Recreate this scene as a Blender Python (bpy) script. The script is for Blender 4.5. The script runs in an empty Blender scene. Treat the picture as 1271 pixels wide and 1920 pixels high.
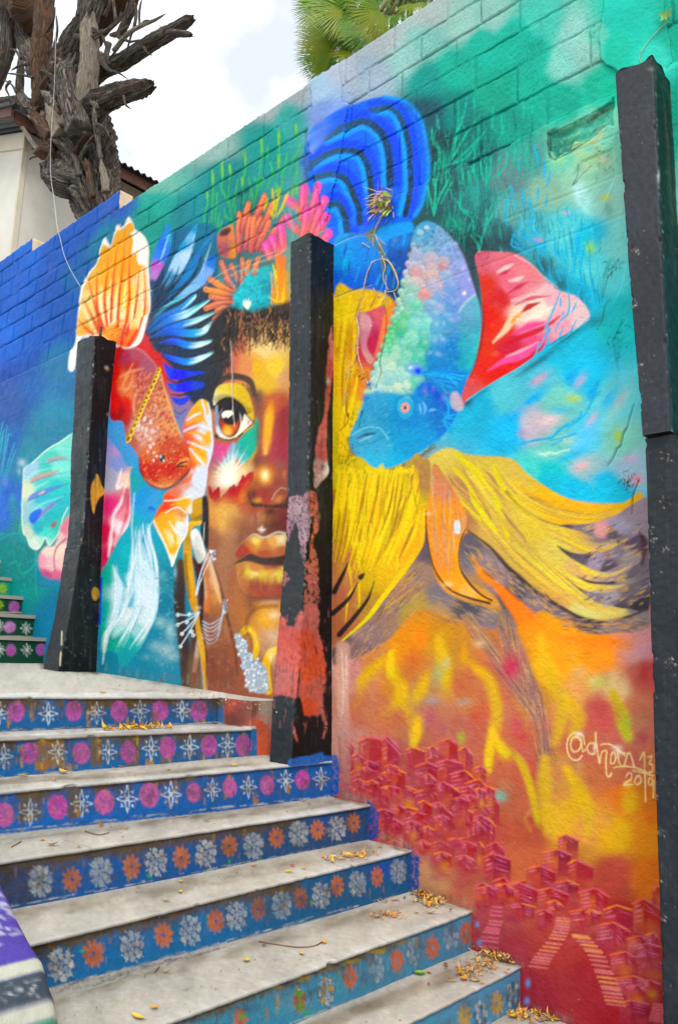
import bpy, bmesh, math, random
import numpy as np
from mathutils import Vector, Matrix

# ---------------------------------------------------------------- camera
# Units are metres.  X runs along the mural wall (to the right), Y points into the wall (the wall face is Y = 0,
# the stairs lie at Y < 0), Z is up; the eye is at Z = 0.
EYE = np.array([0., -3.2, 0.]); FPX = 1464.
YAW, PITCH, ROLL = math.radians(43.258), math.radians(10.321), math.radians(1.970)
def cam_axes():
    cy, sy, cp, sp = math.cos(YAW), math.sin(YAW), math.cos(PITCH), math.sin(PITCH)
    f = np.array([-sy*cp, cy*cp, sp]); r = np.array([cy, sy, 0.]); u = np.cross(r, f)
    c, s = math.cos(ROLL), math.sin(ROLL)
    return np.array([c*r+s*u, -s*r+c*u, f])
CAM = cam_axes()
scene = bpy.context.scene
col = scene.collection
cd = bpy.data.cameras.new('camera'); cam = bpy.data.objects.new('camera', cd); col.objects.link(cam)
cd.sensor_fit = 'VERTICAL'; cd.sensor_height = 36.; cd.lens = 36.*FPX/1920.; cd.clip_start = .05; cd.clip_end = 3000.
m = Matrix(((CAM[0][0], CAM[1][0], -CAM[2][0], EYE[0]), (CAM[0][1], CAM[1][1], -CAM[2][1], EYE[1]), (CAM[0][2], CAM[1][2], -CAM[2][2], EYE[2]), (0, 0, 0, 1)))
cam.matrix_world = m
scene.camera = cam

# ---------------------------------------------------------------- world, sun, exposure
SUN = Vector((.50, -.46, .74)).normalized()          # direction towards the veiled sun: behind the photographer, a little right
wd = bpy.data.worlds.new('World'); scene.world = wd; wd.use_nodes = True
nt = wd.node_tree; nt.nodes.clear()
wo = nt.nodes.new('ShaderNodeOutputWorld'); bg = nt.nodes.new('ShaderNodeBackground')
sky = nt.nodes.new('ShaderNodeTexSky'); sky.sky_type = 'NISHITA'; sky.sun_disc = False
sky.sun_elevation = math.asin(SUN.z); sky.sun_rotation = math.atan2(SUN.x, SUN.y); sky.dust_density = .4; sky.altitude = 100.; sky.ozone_density = 4.
tc = nt.nodes.new('ShaderNodeTexCoord'); mp = nt.nodes.new('ShaderNodeMapping'); mp.inputs['Location'].default_value = (1.45, .25, .8)
nz = nt.nodes.new('ShaderNodeTexNoise'); nz.inputs['Scale'].default_value = 2.3; nz.inputs['Detail'].default_value = 7.; nz.inputs['Roughness'].default_value = .55
rp = nt.nodes.new('ShaderNodeValToRGB'); rp.color_ramp.elements[0].position = .38; rp.color_ramp.elements[1].position = .58; rp.color_ramp.elements[0].color = (.40, .40, .40, 1)
mx = nt.nodes.new('ShaderNodeMix'); mx.data_type = 'RGBA'
mx.inputs['B'].default_value = (14.0, 14.3, 14.6, 1)   # sunlit cloud, about as bright as it stands beside that sky
L = nt.links.new
L(tc.outputs['Generated'], mp.inputs['Vector']); L(mp.outputs['Vector'], nz.inputs['Vector']); L(nz.outputs['Fac'], rp.inputs['Fac'])
L(rp.outputs['Color'], mx.inputs['Factor']); L(sky.outputs['Color'], mx.inputs['A']); L(mx.outputs['Result'], bg.inputs['Color'])
bg.inputs['Strength'].default_value = .10
L(bg.outputs['Background'], wo.inputs['Surface'])
sl = bpy.data.lights.new('sun', 'SUN'); sl.energy = 1.5; sl.angle = math.radians(13.); sl.color = (1., .96, .9)
so = bpy.data.objects.new('sun', sl); col.objects.link(so); so.rotation_euler = SUN.to_track_quat('Z', 'Y').to_euler(); so.location = (5, -8, 12)
scene.view_settings.view_transform = 'Standard'; scene.view_settings.look = 'None'; scene.view_settings.gamma = 1.; scene.view_settings.use_curve_mapping = False
scene.view_settings.exposure = 0.52
scene.cycles.max_bounces = 6

# ---------------------------------------------------------------- geometry of the chart
def ray(px, py): return CAM.T @ np.array([(px-635.5)/FPX, -(py-960.)/FPX, 1.])
def on_y(px, py, y=0.):          # point of the plane Y = y
    d = ray(px, py); return EYE+d*((y-EYE[1])/d[1])
def on_z(px, py, z):
    d = ray(px, py); return EYE+d*((z-EYE[2])/d[2])
def on_x(px, py, x):
    d = ray(px, py); return EYE+d*((x-EYE[0])/d[0])
def chart(P):                    # surface points (n,3) -> chart coordinates
    c = (np.asarray(P, float)-EYE) @ CAM.T
    w = np.maximum(c[:, 2], .05)
    return 635.5+FPX*c[:, 0]/w, 960.-FPX*c[:, 1]/w

# ---------------------------------------------------------------- object helpers
def tag(o, label=None, cat=None, group=None, kind=None):
    if label: o['label'] = label
    if cat: o['category'] = cat
    if group: o['group'] = group
    if kind: o['kind'] = kind
    return o
def empty(name, loc=(0, 0, 0), **k):
    o = bpy.data.objects.new(name, None); o.location = loc; o.empty_display_size = .1; col.objects.link(o); return tag(o, **k)
def link(name, me, parent=None):
    o = bpy.data.objects.new(name, me); col.objects.link(o)
    if parent is not None:
        o.parent = parent; o.matrix_parent_inverse = Matrix.Translation(-Vector(parent.location))
    return o
def mesh(name, V, F, mats, parent=None, paint=None, midx=None, smooth=True, uv=None):
    V = np.asarray(V, np.float32); me = bpy.data.meshes.new(name)
    if isinstance(F, np.ndarray):
        n, k = F.shape; me.vertices.add(len(V)); me.vertices.foreach_set('co', V.ravel())
        me.loops.add(n*k); me.loops.foreach_set('vertex_index', F.ravel().astype(np.int32))
        me.polygons.add(n); me.polygons.foreach_set('loop_start', np.arange(0, n*k, k, dtype=np.int32)); me.polygons.foreach_set('loop_total', np.full(n, k, np.int32))
        me.update(calc_edges=True)
    else:
        me.from_pydata([tuple(map(float, v)) for v in V], [], [tuple(f) for f in F])
    for mt in (mats if isinstance(mats, (list, tuple)) else [mats]): me.materials.append(mt)
    np_ = len(me.polygons)
    if midx is not None: me.polygons.foreach_set('material_index', np.asarray(midx, np.int32))
    me.polygons.foreach_set('use_smooth', np.full(np_, smooth, bool))
    if paint is not None:
        a = me.color_attributes.new('paint', 'FLOAT_COLOR', 'POINT'); c = np.ones((len(V), 4), np.float32); c[:, :3] = paint
        a.data.foreach_set('color', c.ravel())
    if uv is not None:
        u = me.uv_layers.new(name='UVMap'); li = np.empty(len(me.loops), np.int32); me.loops.foreach_get('vertex_index', li)
        u.data.foreach_set('uv', np.asarray(uv, np.float32)[li].ravel())
    me.validate(clean_customdata=False)
    return link(name, me, parent)
def quads(nu, nv, off=0):        # grid of nu x nv vertices, row-major in u
    i = np.arange((nu-1)*(nv-1)); a = (i//(nv-1))*nv+i % (nv-1)+off
    return np.stack([a, a+nv, a+nv+1, a+1], 1)
def boxes(bs):                   # list of (x0,x1,y0,y1,z0,z1)
    V = []; F = []
    for (x0, x1, y0, y1, z0, z1) in bs:
        o = len(V); V += [(x, y, z) for x in (x0, x1) for y in (y0, y1) for z in (z0, z1)]
        F += [(o, o+1, o+3, o+2), (o+4, o+6, o+7, o+5), (o, o+4, o+5, o+1), (o+2, o+3, o+7, o+6), (o, o+2, o+6, o+4), (o+1, o+5, o+7, o+3)]
    return V, F
def tube(P, rad, seg=8, rough=0., seed=0, ridges=0., freq=5, cap=True):
    P = np.asarray(P, float); n = len(P); rad = np.asarray(rad, float)*np.ones(n)
    t = np.gradient(P, axis=0); t /= np.linalg.norm(t, axis=1)[:, None]+1e-9
    a = np.array([0., 0., 1.]) if abs(t[0][2]) < .9 else np.array([1., 0., 0.])
    N = np.cross(t[0], a); N /= np.linalg.norm(N); V = []; uv = []
    rs = np.random.RandomState(seed); ph = rs.rand(6)*6.28; s = np.concatenate([[0], np.cumsum(np.linalg.norm(np.diff(P, axis=0), axis=1))])
    for i in range(n):
        N = N-t[i]*np.dot(N, t[i]); N /= np.linalg.norm(N); B = np.cross(t[i], N)
        th = np.arange(seg)*2*math.pi/seg; tw = th+s[i]*1.1
        k = 1+ridges*(.5*np.sin(freq*tw+ph[0]+1.4*np.sin(3*s[i]+ph[1]))+.35*np.sin((freq*2+1)*tw+ph[2]+2*np.sin(4*s[i]))+.3*np.sin(2*th+ph[3]+2*s[i]))+rough*rs.randn(seg)
        V.append(P[i]+(N[None]*np.cos(th)[:, None]+B[None]*np.sin(th)[:, None])*(rad[i]*k)[:, None]); uv.append(np.stack([th/6.2832*rad.max()*6.28, np.full(seg, s[i])], 1))
    V = np.vstack(V); uv = np.vstack(uv); F = []
    for i in range(n-1):
        for j in range(seg):
            F.append((i*seg+j, i*seg+(j+1) % seg, (i+1)*seg+(j+1) % seg, (i+1)*seg+j))
    if cap: F.append(tuple(range(seg-1, -1, -1))); F.append(tuple((n-1)*seg+j for j in range(seg)))
    return V, F, uv
def joinm(parts):                # merge (V,F[,uv]) lists
    V = []; F = []; U = []; o = 0
    for p in parts:
        V.append(np.asarray(p[0], float)); F += [tuple(i+o for i in f) for f in p[1]]; o += len(p[0])
        if len(p) > 2: U.append(p[2])
    return (np.vstack(V), F, np.vstack(U)) if U else (np.vstack(V), F)

# ---------------------------------------------------------------- materials
def mat(name):
    m = bpy.data.materials.new(name); m.use_nodes = True; t = m.node_tree; b = t.nodes['Principled BSDF']; return m, t, b
def noise(t, scale, detail=4., rough=.55, vec=None, dist=0.):
    n = t.nodes.new('ShaderNodeTexNoise'); n.inputs['Scale'].default_value = scale; n.inputs['Detail'].default_value = detail; n.inputs['Roughness'].default_value = rough; n.inputs['Distortion'].default_value = dist
    if vec is not None: t.links.new(vec, n.inputs['Vector'])
    return n
def ramp(t, src, *st):
    r = t.nodes.new('ShaderNodeValToRGB'); e = r.color_ramp.elements
    while len(e) < len(st): e.new(.5)
    for q, (p, c) in zip(e, st): q.position = p; q.color = (*c, 1) if len(c) == 3 else c
    t.links.new(src, r.inputs['Fac']); return r
def mixc(t, fac, a, b, mode='MIX'):
    x = t.nodes.new('ShaderNodeMix'); x.data_type = 'RGBA'; x.blend_type = mode
    for s, v in (('Factor', fac), ('A', a), ('B', b)):
        if hasattr(v, 'is_linked') or hasattr(v, 'links'): t.links.new(v, x.inputs[s])
        else: x.inputs[s].default_value = v if not isinstance(v, tuple) else (*v, 1)
    return x.outputs['Result']
def bump(t, b, src, strength=.3, dist=.01, prev=None):
    n = t.nodes.new('ShaderNodeBump'); n.inputs['Strength'].default_value = strength; n.inputs['Distance'].default_value = dist
    t.links.new(src, n.inputs['Height'])
    if prev is not None: t.links.new(prev, n.inputs['Normal'])
    t.links.new(n.outputs['Normal'], b.inputs['Normal']); return n.outputs['Normal']
def objco(t):
    return t.nodes.new('ShaderNodeTexCoord').outputs['Object']
def geopos(t):
    return t.nodes.new('ShaderNodeNewGeometry').outputs['Position']

def paint_mat(name, rough=.55, fine=260., fs=.25, coarse=40., cs=.25, pores=0., spec=.14):
    m, t, b = mat(name); at = t.nodes.new('ShaderNodeAttribute'); at.attribute_name = 'paint'; p = geopos(t)
    c = at.outputs['Color']
    if pores:
        n = noise(t, 150., 3., .7, p); r = ramp(t, n.outputs['Fac'], (.33, (pores,)*3), (.43, (1, 1, 1))); c = mixc(t, 1., c, r.outputs['Color'], 'MULTIPLY')
    t.links.new(c, b.inputs['Base Color']); b.inputs['Specular IOR Level'].default_value = spec
    nr = noise(t, 14., 4., .6, p); rr = ramp(t, nr.outputs['Fac'], (.3, (rough-.12,)*3), (.75, (rough+.15,)*3)); t.links.new(rr.outputs['Color'], b.inputs['Roughness'])
    n1 = noise(t, coarse, 4., .6, p); n2 = noise(t, fine, 3., .6, p)
    q = bump(t, b, n1.outputs['Fac'], cs, .02); bump(t, b, n2.outputs['Fac'], fs, .006, q)
    return m
def stone_mat(name, c1, c2, c3, scale=6., rough=.85, bs=.4, fine=120.):
    m, t, b = mat(name); p = geopos(t); n = noise(t, scale, 6., .65, p); n2 = noise(t, fine, 3., .6, p)
    r = ramp(t, n.outputs['Fac'], (.28, c1), (.5, c2), (.74, c3)); t.links.new(mixc(t, .35, r.outputs['Color'], n2.outputs['Color'], 'SOFT_LIGHT'), b.inputs['Base Color'])
    b.inputs['Roughness'].default_value = rough; q = bump(t, b, n.outputs['Fac'], bs, .02); bump(t, b, n2.outputs['Fac'], bs, .004, q); return m
def plain_mat(name, c, rough=.6, var=.25, scale=30.):
    m, t, b = mat(name); n = noise(t, scale, 4., .6, objco(t))
    r = ramp(t, n.outputs['Fac'], (.3, tuple(x*(1-var) for x in c)), (.7, tuple(min(1, x*(1+var)) for x in c))); t.links.new(r.outputs['Color'], b.inputs['Base Color']); b.inputs['Roughness'].default_value = rough
    bump(t, b, n.outputs['Fac'], .2, .003); return m
# ----------------------------------------------------------------------------------------------
# PAINT BOX: soft brush tools that paint a colour sheet in numpy.  The mural's sheet is laid out in
# the wall's own projective chart (CU, CV): finer where the wall is near, coarser where it is far.
# ----------------------------------------------------------------------------------------------
def lin(h):
    if not isinstance(h, str): return np.asarray(h, np.float32)
    v = np.array([int(h[i:i+2], 16) for i in (0, 2, 4)], np.float32)/255.
    return np.where(v <= .04045, v/12.92, ((v+.055)/1.055)**2.4).astype(np.float32)

def pts(s):
    if isinstance(s, str): return np.array([[float(q) for q in p.split(',')] for p in s.split()], float)
    return np.array(s, float)

def T(ox, oy, k):
    return lambda s: pts(s)/k + np.array([ox, oy])

def spline(p, closed=False, n=6):
    p = np.asarray(p, float)
    if len(p) < 3: 
        t = np.linspace(0, 1, n+1)[:, None]; return p[0]*(1-t)+p[-1]*t
    q = np.vstack([p[-1:], p, p[:2]]) if closed else np.vstack([2*p[:1]-p[1:2], p, 2*p[-1:]-p[-2:-1]])
    out = []; m = len(q)-3
    t = np.linspace(0, 1, n, endpoint=False)[:, None]
    for i in range(m):
        a, b, c, d = q[i:i+4]
        out.append(.5*((2*b)+(-a+c)*t+(2*a-5*b+4*c-d)*t*t+(-a+3*b-3*c+d)*t**3))
    r = np.vstack(out)
    return r if closed else np.vstack([r, q[-2:-1]])

def vnoise(w, h, cell, seed, octs=3, asp=1.0):
    rs = np.random.RandomState(seed); acc = np.zeros((h, w), np.float32); amp = 1.; tot = 0.
    for o in range(octs):
        gx = max(2, int(w/cell/asp)+3); gy = max(2, int(h/cell)+3)
        g = rs.rand(gy, gx).astype(np.float32)
        x = np.linspace(0, gx-1.001, w); y = np.linspace(0, gy-1.001, h)
        xi = x.astype(int); yi = y.astype(int); fx = (x-xi).astype(np.float32); fy = (y-yi).astype(np.float32)
        fx = fx*fx*(3-2*fx); fy = (fy*fy*(3-2*fy))[:, None]
        a = g[yi][:, xi]*(1-fx)+g[yi][:, xi+1]*fx; b = g[yi+1][:, xi]*(1-fx)+g[yi+1][:, xi+1]*fx
        acc += amp*(a*(1-fy)+b*fy); tot += amp; amp *= .5; cell = max(1., cell/2)
    return acc/tot

class Sheet:
    def __init__(s, x0, y0, x1, y1, k, base='808080', seed=1):
        s.x0, s.y0, s.k = x0, y0, k
        s.w = int((x1-x0)*k)+1; s.h = int((y1-y0)*k)+1
        s.c = np.empty((s.h, s.w, 3), np.float32); s.c[:] = lin(base)
        s.rs = np.random.RandomState(seed)
        s.n1 = vnoise(s.w, s.h, 2.2, seed+5, 2); s.wx = None
    def win(s, x0, y0, x1, y1):
        i0 = max(0, int((x0-s.x0)*s.k)); i1 = min(s.w, int((x1-s.x0)*s.k)+2)
        j0 = max(0, int((y0-s.y0)*s.k)); j1 = min(s.h, int((y1-s.y0)*s.k)+2)
        if i1 <= i0 or j1 <= j0: return None
        X, Y = np.meshgrid(np.arange(i0, i1)/s.k+s.x0, np.arange(j0, j1)/s.k+s.y0)
        return (slice(j0, j1), slice(i0, i1)), X.astype(np.float32), Y.astype(np.float32)
    def put(s, sl, m, col, grit=0.):
        if grit: m = m*np.clip(1+grit*(s.n1[sl]-.5)*4, 0, 1)
        m = m[..., None]; s.c[sl] = s.c[sl]*(1-m)+col*m
    def grad(s, X, Y, cols, pw=3.):
        num = 0; den = 0
        for c in cols:
            w = 1./((X-c[0])**2+(Y-c[1])**2+9.)**(pw/2)*(c[3] if len(c) > 3 else 1.)
            num = num+w[..., None]*lin(c[2]); den = den+w
        return num/den[..., None]
    def base(s, cols, pw=3.5, q=4):
        X, Y = np.meshgrid(np.arange(0, s.w+q, q)/s.k+s.x0, np.arange(0, s.h+q, q)/s.k+s.y0)
        g = s.grad(X.astype(np.float32), Y.astype(np.float32), cols, pw)
        xs = np.arange(s.w)/q; ys = np.arange(s.h)/q
        xi = xs.astype(int); yi = ys.astype(int); fx = (xs-xi)[None, :, None]; fy = (ys-yi)[:, None, None]
        s.c[:] = (g[yi][:, xi]*(1-fx)+g[yi][:, xi+1]*fx)*(1-fy)+(g[yi+1][:, xi]*(1-fx)+g[yi+1][:, xi+1]*fx)*fy
    def fill(s, p, cols, soft=1.2, a=1., smooth=True, pw=4.6, grit=0., n=5, warp=0.):
        p = pts(p); p = spline(p, True, n) if smooth else p
        r = s.win(p[:, 0].min()-soft*2, p[:, 1].min()-soft*2, p[:, 0].max()+soft*2, p[:, 1].max()+soft*2)
        if r is None: return
        sl, X, Y = r
        X0, Y0 = X, Y
        if warp:
            if s.wx is None: s.wx = vnoise(s.w, s.h, 9, 91, 5)-.5; s.wy = vnoise(s.w, s.h, 16, 92, 5)-.5
            X = X+s.wx[sl]*warp; Y = Y+s.wy[sl]*warp*1.8
        d2 = np.full(X.shape, 1e9, np.float32); ins = np.zeros(X.shape, bool)
        q = np.roll(p, -1, 0)
        for (ax, ay), (bx, by) in zip(p, q):
            ux, uy = bx-ax, by-ay; L = ux*ux+uy*uy+1e-9
            t = np.clip(((X-ax)*ux+(Y-ay)*uy)/L, 0, 1)
            d2 = np.minimum(d2, (X-ax-t*ux)**2+(Y-ay-t*uy)**2)
            if abs(by-ay) > 1e-9:
                ins ^= ((ay > Y) != (by > Y)) & (X < ux*(Y-ay)/uy+ax)
        sd = np.sqrt(d2)*np.where(ins, 1, -1)
        m = np.clip(.5+sd/(2*soft), 0, 1); m = m*m*(3-2*m)*a
        s.put(sl, m, lin(cols) if isinstance(cols, (str, np.ndarray)) else s.grad(X, Y, cols, pw), grit)
    def st(s, p, w, cols, soft=.9, a=1., n=6, grit=0., fade=(0, 0)):
        p = spline(pts(p), False, n); N = len(p)
        if not isinstance(w, (list, tuple)): w = [w, w]
        if isinstance(cols, str): cols = [cols]
        C = np.array([lin(c) for c in cols]); u = np.linspace(0, 1, N)
        rad = np.interp(u, np.linspace(0, 1, len(w)), w)/2.
        cc = np.stack([np.interp(u, np.linspace(0, 1, len(C)), C[:, i]) for i in range(3)], 1) if len(C) > 1 else None
        al = np.ones(N)
        if fade[0]: al *= np.clip(u/fade[0], 0, 1)
        if fade[1]: al *= np.clip((1-u)/fade[1], 0, 1)
        R = rad.max()+soft*2
        r = s.win(p[:, 0].min()-R, p[:, 1].min()-R, p[:, 0].max()+R, p[:, 1].max()+R)
        if r is None: return
        sl, X, Y = r; best = np.full(X.shape, -1e9, np.float32); bt = np.zeros(X.shape, np.float32)
        for i in range(N-1):
            ax, ay = p[i]; ux, uy = p[i+1]-p[i]; L = ux*ux+uy*uy+1e-9
            t = np.clip(((X-ax)*ux+(Y-ay)*uy)/L, 0, 1)
            d = (rad[i]+(rad[i+1]-rad[i])*t)-np.sqrt((X-ax-t*ux)**2+(Y-ay-t*uy)**2)
            k = d > best; best = np.where(k, d, best); bt = np.where(k, i+t, bt)
        m = np.clip(.5+best/(2*soft), 0, 1); m = m*m*(3-2*m)*a
        if fade[0] or fade[1]: m = m*np.interp(bt, np.arange(N), al)
        if cc is None: col = C[0]
        else: col = np.stack([np.interp(bt, np.arange(N), cc[:, i]) for i in range(3)], -1)
        s.put(sl, m, col, grit)
    def sts(s, many, w, cols, conv=None, **k):
        for q in many.strip().split('|'):
            p = conv(q) if conv else pts(q)
            s.st(p, w, cols, **k)
    def bl(s, x, y, rx, ry, col, a=1., ang=0., hard=0., grit=0.):
        R = max(rx, ry)*1.9
        r = s.win(x-R, y-R, x+R, y+R)
        if r is None: return
        sl, X, Y = r; c, n = math.cos(ang), math.sin(ang)
        U = ((X-x)*c+(Y-y)*n)/rx; V = (-(X-x)*n+(Y-y)*c)/ry; d = np.sqrt(U*U+V*V)
        m = np.clip((1-d)/max(1e-3, 1-hard), 0, 1) if hard else np.exp(-d*d*1.6)*np.clip((1.85-d)*3, 0, 1)
        if hard: m = m*m*(3-2*m)
        s.put(sl, m*a, lin(col), grit)
    def bls(s, many, conv=None):
        for q in many.strip().split('|'):
            f = q.split(); p = pts(f[0]); 
            if conv: p = conv(f[0])
            x, y = p[0]; s.bl(x, y, float(f[1]), float(f[2]), f[3], float(f[4]) if len(f) > 4 else .8, float(f[5]) if len(f) > 5 else 0.)
    def sample(s, x, y):
        u = np.clip((x-s.x0)*s.k, 0, s.w-1.001); v = np.clip((y-s.y0)*s.k, 0, s.h-1.001)
        i = u.astype(int); j = v.astype(int); fu = (u-i)[..., None]; fv = (v-j)[..., None]
        return (s.c[j, i]*(1-fu)+s.c[j, i+1]*fu)*(1-fv)+(s.c[j+1, i]*(1-fu)+s.c[j+1, i+1]*fu)*fv
MU = Sheet(-130, -230, 1560, 2080, .66, seed=11)
def cl(s):
    out = []
    for q in s.replace('\n', ' ').split(';'):
        f = q.split()
        if f: out.append((float(f[0].split(',')[0]), float(f[0].split(',')[1]), f[1]))
    return out

def paint_mural(M):
    R = np.random.RandomState(3)
    # ------------------------------------------------ sprayed ground colours
    M.base(cl('''0,500 2a58ba;30,560 1f4fc0;60,620 1a3fb8;0,640 1b56c8;90,560 1d4aa8;100,480 2c5cb4;160,420 2f5cae;220,375 3a64ae;
    60,470 2a60c4;130,600 1a62a8;110,680 2f7aa0;60,720 2a68a8;20,760 3060a0;100,800 2a86a0;60,860 1f8a9c;10,840 1a6ab0;10,950 2a6ac0;
    60,1000 148a90;30,1050 0f8a88;90,1080 2a8aa0;110,1150 2a80a0;60,1100 14908c;200,450 16809a;140,520 1a6aa0;280,420 0f9a8c;300,380 2aa89a;
    350,400 0f8c92;420,330 0f908c;500,260 1a9890;540,225 4aa8a0;300,345 7fb8a8;400,275 98b4ac;500,200 a4aeac;560,165 a8b0b0;640,125 b4bcc6;
    600,170 a8c0d2;610,210 88a0d0;720,70 b0b8b8;800,20 b0bcb8;700,140 a6b8c4;800,80 8cc0b6;760,110 9cc4bc;870,50 a0c6bc;920,30 98c4ba;
    900,80 14b09c;960,70 10b09c;1000,100 10ac98;850,130 0cae98;800,150 1a9a90;920,170 14a48c;1000,170 12ac94;1050,190 18ac94;1060,120 8cc8ba;
    1080,60 98cabe;1020,40 5cc0b0;1090,100 98c6ba;1120,60 70c0ac;1150,40 30c0ac;1200,60 28bca8;1160,90 14b8a0;1220,110 50c8b4;1260,60 2aa890;
    1265,200 1fae98;1400,200 1fae98;1400,900 30b0b8;1130,160 2ab498;800,215 2f5c68;830,280 2a4a52;830,350 33525a;880,250 1f7a72;900,300 2a6a6c;860,210 1f8880;
    960,240 159a88;950,330 6a8a8c;1000,300 5a9c94;1050,300 7ac4ac;1100,280 a0c8a0;1130,250 8ad0b8;900,380 3a7a7c;960,400 6aa29c;1030,360 90b8a0;
    1080,340 9ccab0;1140,380 9cd0c0;1150,450 8ad4cc;870,430 1f5a56;900,460 2c4c50;940,440 3a6468;1000,430 5ab0b8;1060,430 6ac8cc;1100,450 3abcd0;
    1130,520 70d0d0;1100,560 3ac0d8;1160,600 40c4c4;1050,640 30b8d0;1100,700 40c0dc;1150,750 7ad0d4;1000,720 60b8c8;950,740 68c0c8;900,760 40b0cc;
    1050,760 80c4b8;1000,800 c0b8c0;1100,820 70cce0;1160,830 90d0c0;1040,850 78c8c0;960,810 30b8dc;1000,880 60c8c0;1100,880 a0c0c0;1180,880 a8c4d0;
    1150,920 18c0d8;1080,920 10bcd8;1030,900 10b8c8;700,1250 d09058;660,1260 d0948c;640,1250 d8a898;640,1400 c89888;700,1320 c87850;760,1230 e49a38;
    740,1280 cc8c3c;800,1300 bc8c5c;820,1240 c8983c;870,1300 c88444;860,1350 c06a58;900,1290 c8784c;960,1260 c07858;930,1330 c86a50;1000,1300 cc9030;
    1030,1260 e8b414;1060,1240 f0a810;1080,1300 e0a458;1130,1230 f09820;1180,1220 e09470;1210,1260 c85a50;1200,1220 d8a0a8;1150,1290 d8b888;
    1130,1340 c85a50;1190,1340 d08060;1100,1400 c06a48;1050,1450 cc9450;1150,1450 c07048;1180,1500 d87818;1220,1560 e09010;1150,1560 e0b010;
    1100,1560 e0a048;1080,1600 cc9038;1050,1540 e0b030;1000,1560 b85a40;960,1500 b86848;1000,1450 c06048;960,1400 c87048;900,1500 c06048;
    900,1600 c05a48;980,1620 c86a48;1150,1640 b85040;1220,1650 d87818;700,1460 b86a68;680,1520 a85868;760,1500 b06868;800,1560 b06878;740,1600 b87068;
    820,1640 c09068;880,1680 b86a50;920,1720 a84a50;960,1800 9c3848;1040,1780 b84840;1100,1850 a83038;1200,1880 a01c28;1000,1880 9c3040;1180,1740 a81c28;
    1050,1700 c05a40;1400,1300 c06048;1400,1800 a01c28;1000,2050 902c34;
    700,1050 b07850;740,1000 d8b010;700,600 d0a818;660,700 d8b010;660,850 b89810;700,1130 c08850;850,1000 e89838;1000,1000 d8c060;1150,1100 908088;
    300,1150 1f8298;270,1230 2a8298;330,1230 3a8aa0;200,1100 18a8a0;250,950 18a0b8;230,800 5a98c8;240,700 c83020'''), 5.)
    # blotchy spray texture in the ground
    n = vnoise(M.w, M.h, 26, 4, 4); M.c *= (.86+.28*n)[..., None]
    # darker / lighter sprayed clouds
    M.bls('''30,540 40 26 1240c0 .5 -.6|70,640 22 50 0c34b4 .6 .3|20,700 30 30 3a3ea0 .5|95,750 26 40 3a90a8 .5|20,620 30 20 1470d8 .5 -.5|60,580 14 40 2a72c8 .5 .3|0,560 20 40 2048b0 .6|
    90,505 20 12 5a7ac0 .4 -.7|190,400 30 8 4a70b8 .5 -.7''')
    # ------------------------------------------------ water on the right
    w1 = T(950, 700, 3.96)
    M.bls('''330,350 30 14 e8c8c8 .9 -.2|250,50 22 9 dca0b4 .8 -.6|130,450 14 10 c090b0 .7|560,690 20 10 e8b8b8 .9 -.3|640,350 7 20 e0b8c0 .9 .6|500,190 18 9 b8cc6a .9|830,470 9 16 b8d030 .9|
    930,640 14 9 d8b0cc .8|970,790 14 12 e898a4 .9|450,500 30 12 b8d4b8 .7|300,600 26 8 b0e0d0 .8|600,480 20 50 70c8f0 .7 .6|800,300 14 50 a0dcd8 .7 .7|60,330 26 10 20b0e0 .8 -.5|
    200,200 34 9 10a8e0 .8 -.6|480,30 12 20 10a8dc .9 .4|550,60 10 20 c0a8c8 .8 .6|640,150 10 20 10a8e0 .8 .5|760,200 12 30 40b8e8 .7 .6|400,280 26 10 58bcd8 .7|
    480,620 40 9 18b8e0 .7 -.4|340,700 30 16 18c0c0 .7|700,780 30 14 18bce0 .8 -.3|850,200 10 30 d0b8b8 .5 .6''', w1)
    M.sts('100,540 230,495 330,490 400,420 520,370 600,290 650,170 690,60|120,520 250,500 360,470 430,400 540,340 560,290|330,500 400,490 520,450|680,60 640,180 700,140|340,540 420,500', 3.2, '0cb0d8', w1, soft=1.2, a=.85)
    M.sts('250,600 300,605 330,590 370,600 400,585 470,570', 3, 'd8f0d8', w1, soft=2, a=.7)
    # ------------------------------------------------ blue arched tail
    b3 = T(560, 140, 3.972)
    M.fill(b3('40,600 90,430 250,300 400,225 600,165 790,195 900,320 960,560 968,760 930,960 870,1070 800,1110 560,1150 420,1260 250,1290 200,1100 60,800'), '1478e4', 3.5)
    arcs = [('540,262 680,248 760,330 812,500 832,700 832,900 800,1050', 10.5), ('200,480 370,382 480,348 570,390 640,480 672,620 682,820', 14),
            ('70,700 200,612 330,568 450,582 510,680 540,850 545,1030', 12), ('120,775 240,747 340,772 400,880 450,1010 462,1110', 12), ('240,970 290,965 340,1040 368,1150 378,1250', 13)]
    for p, w in arcs:
        q = spline(b3(p), False, 6); t = np.gradient(q, axis=0); t /= np.hypot(t[:, 0], t[:, 1])[:, None]; nn = np.stack([t[:, 1], -t[:, 0]], 1)
        M.st(q+nn*(w*.9+2), w*1.2, '0c3ce6', soft=5, a=.5, n=1)
        M.st(q-nn*(w*.5+4), 10, '18aaee', soft=4, a=.9, n=1)
        M.st(q, w, ['3e6676', '2c4a58', '27424e'], soft=1.8, n=1, grit=.5)
    M.st(b3('640,165 800,205 905,330 958,560 966,760 930,960 870,1060'), 7, '18a6ee', soft=4, a=.8)
    M.st(b3('100,560 240,400 400,260'), 16, ['8fa4d4', '3a74de', '1468e0'], soft=7, a=.8)
    M.st(b3('70,480 200,400 330,310'), 14, ['90a8d0', '1a64e0'], soft=7, a=.7)
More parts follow.
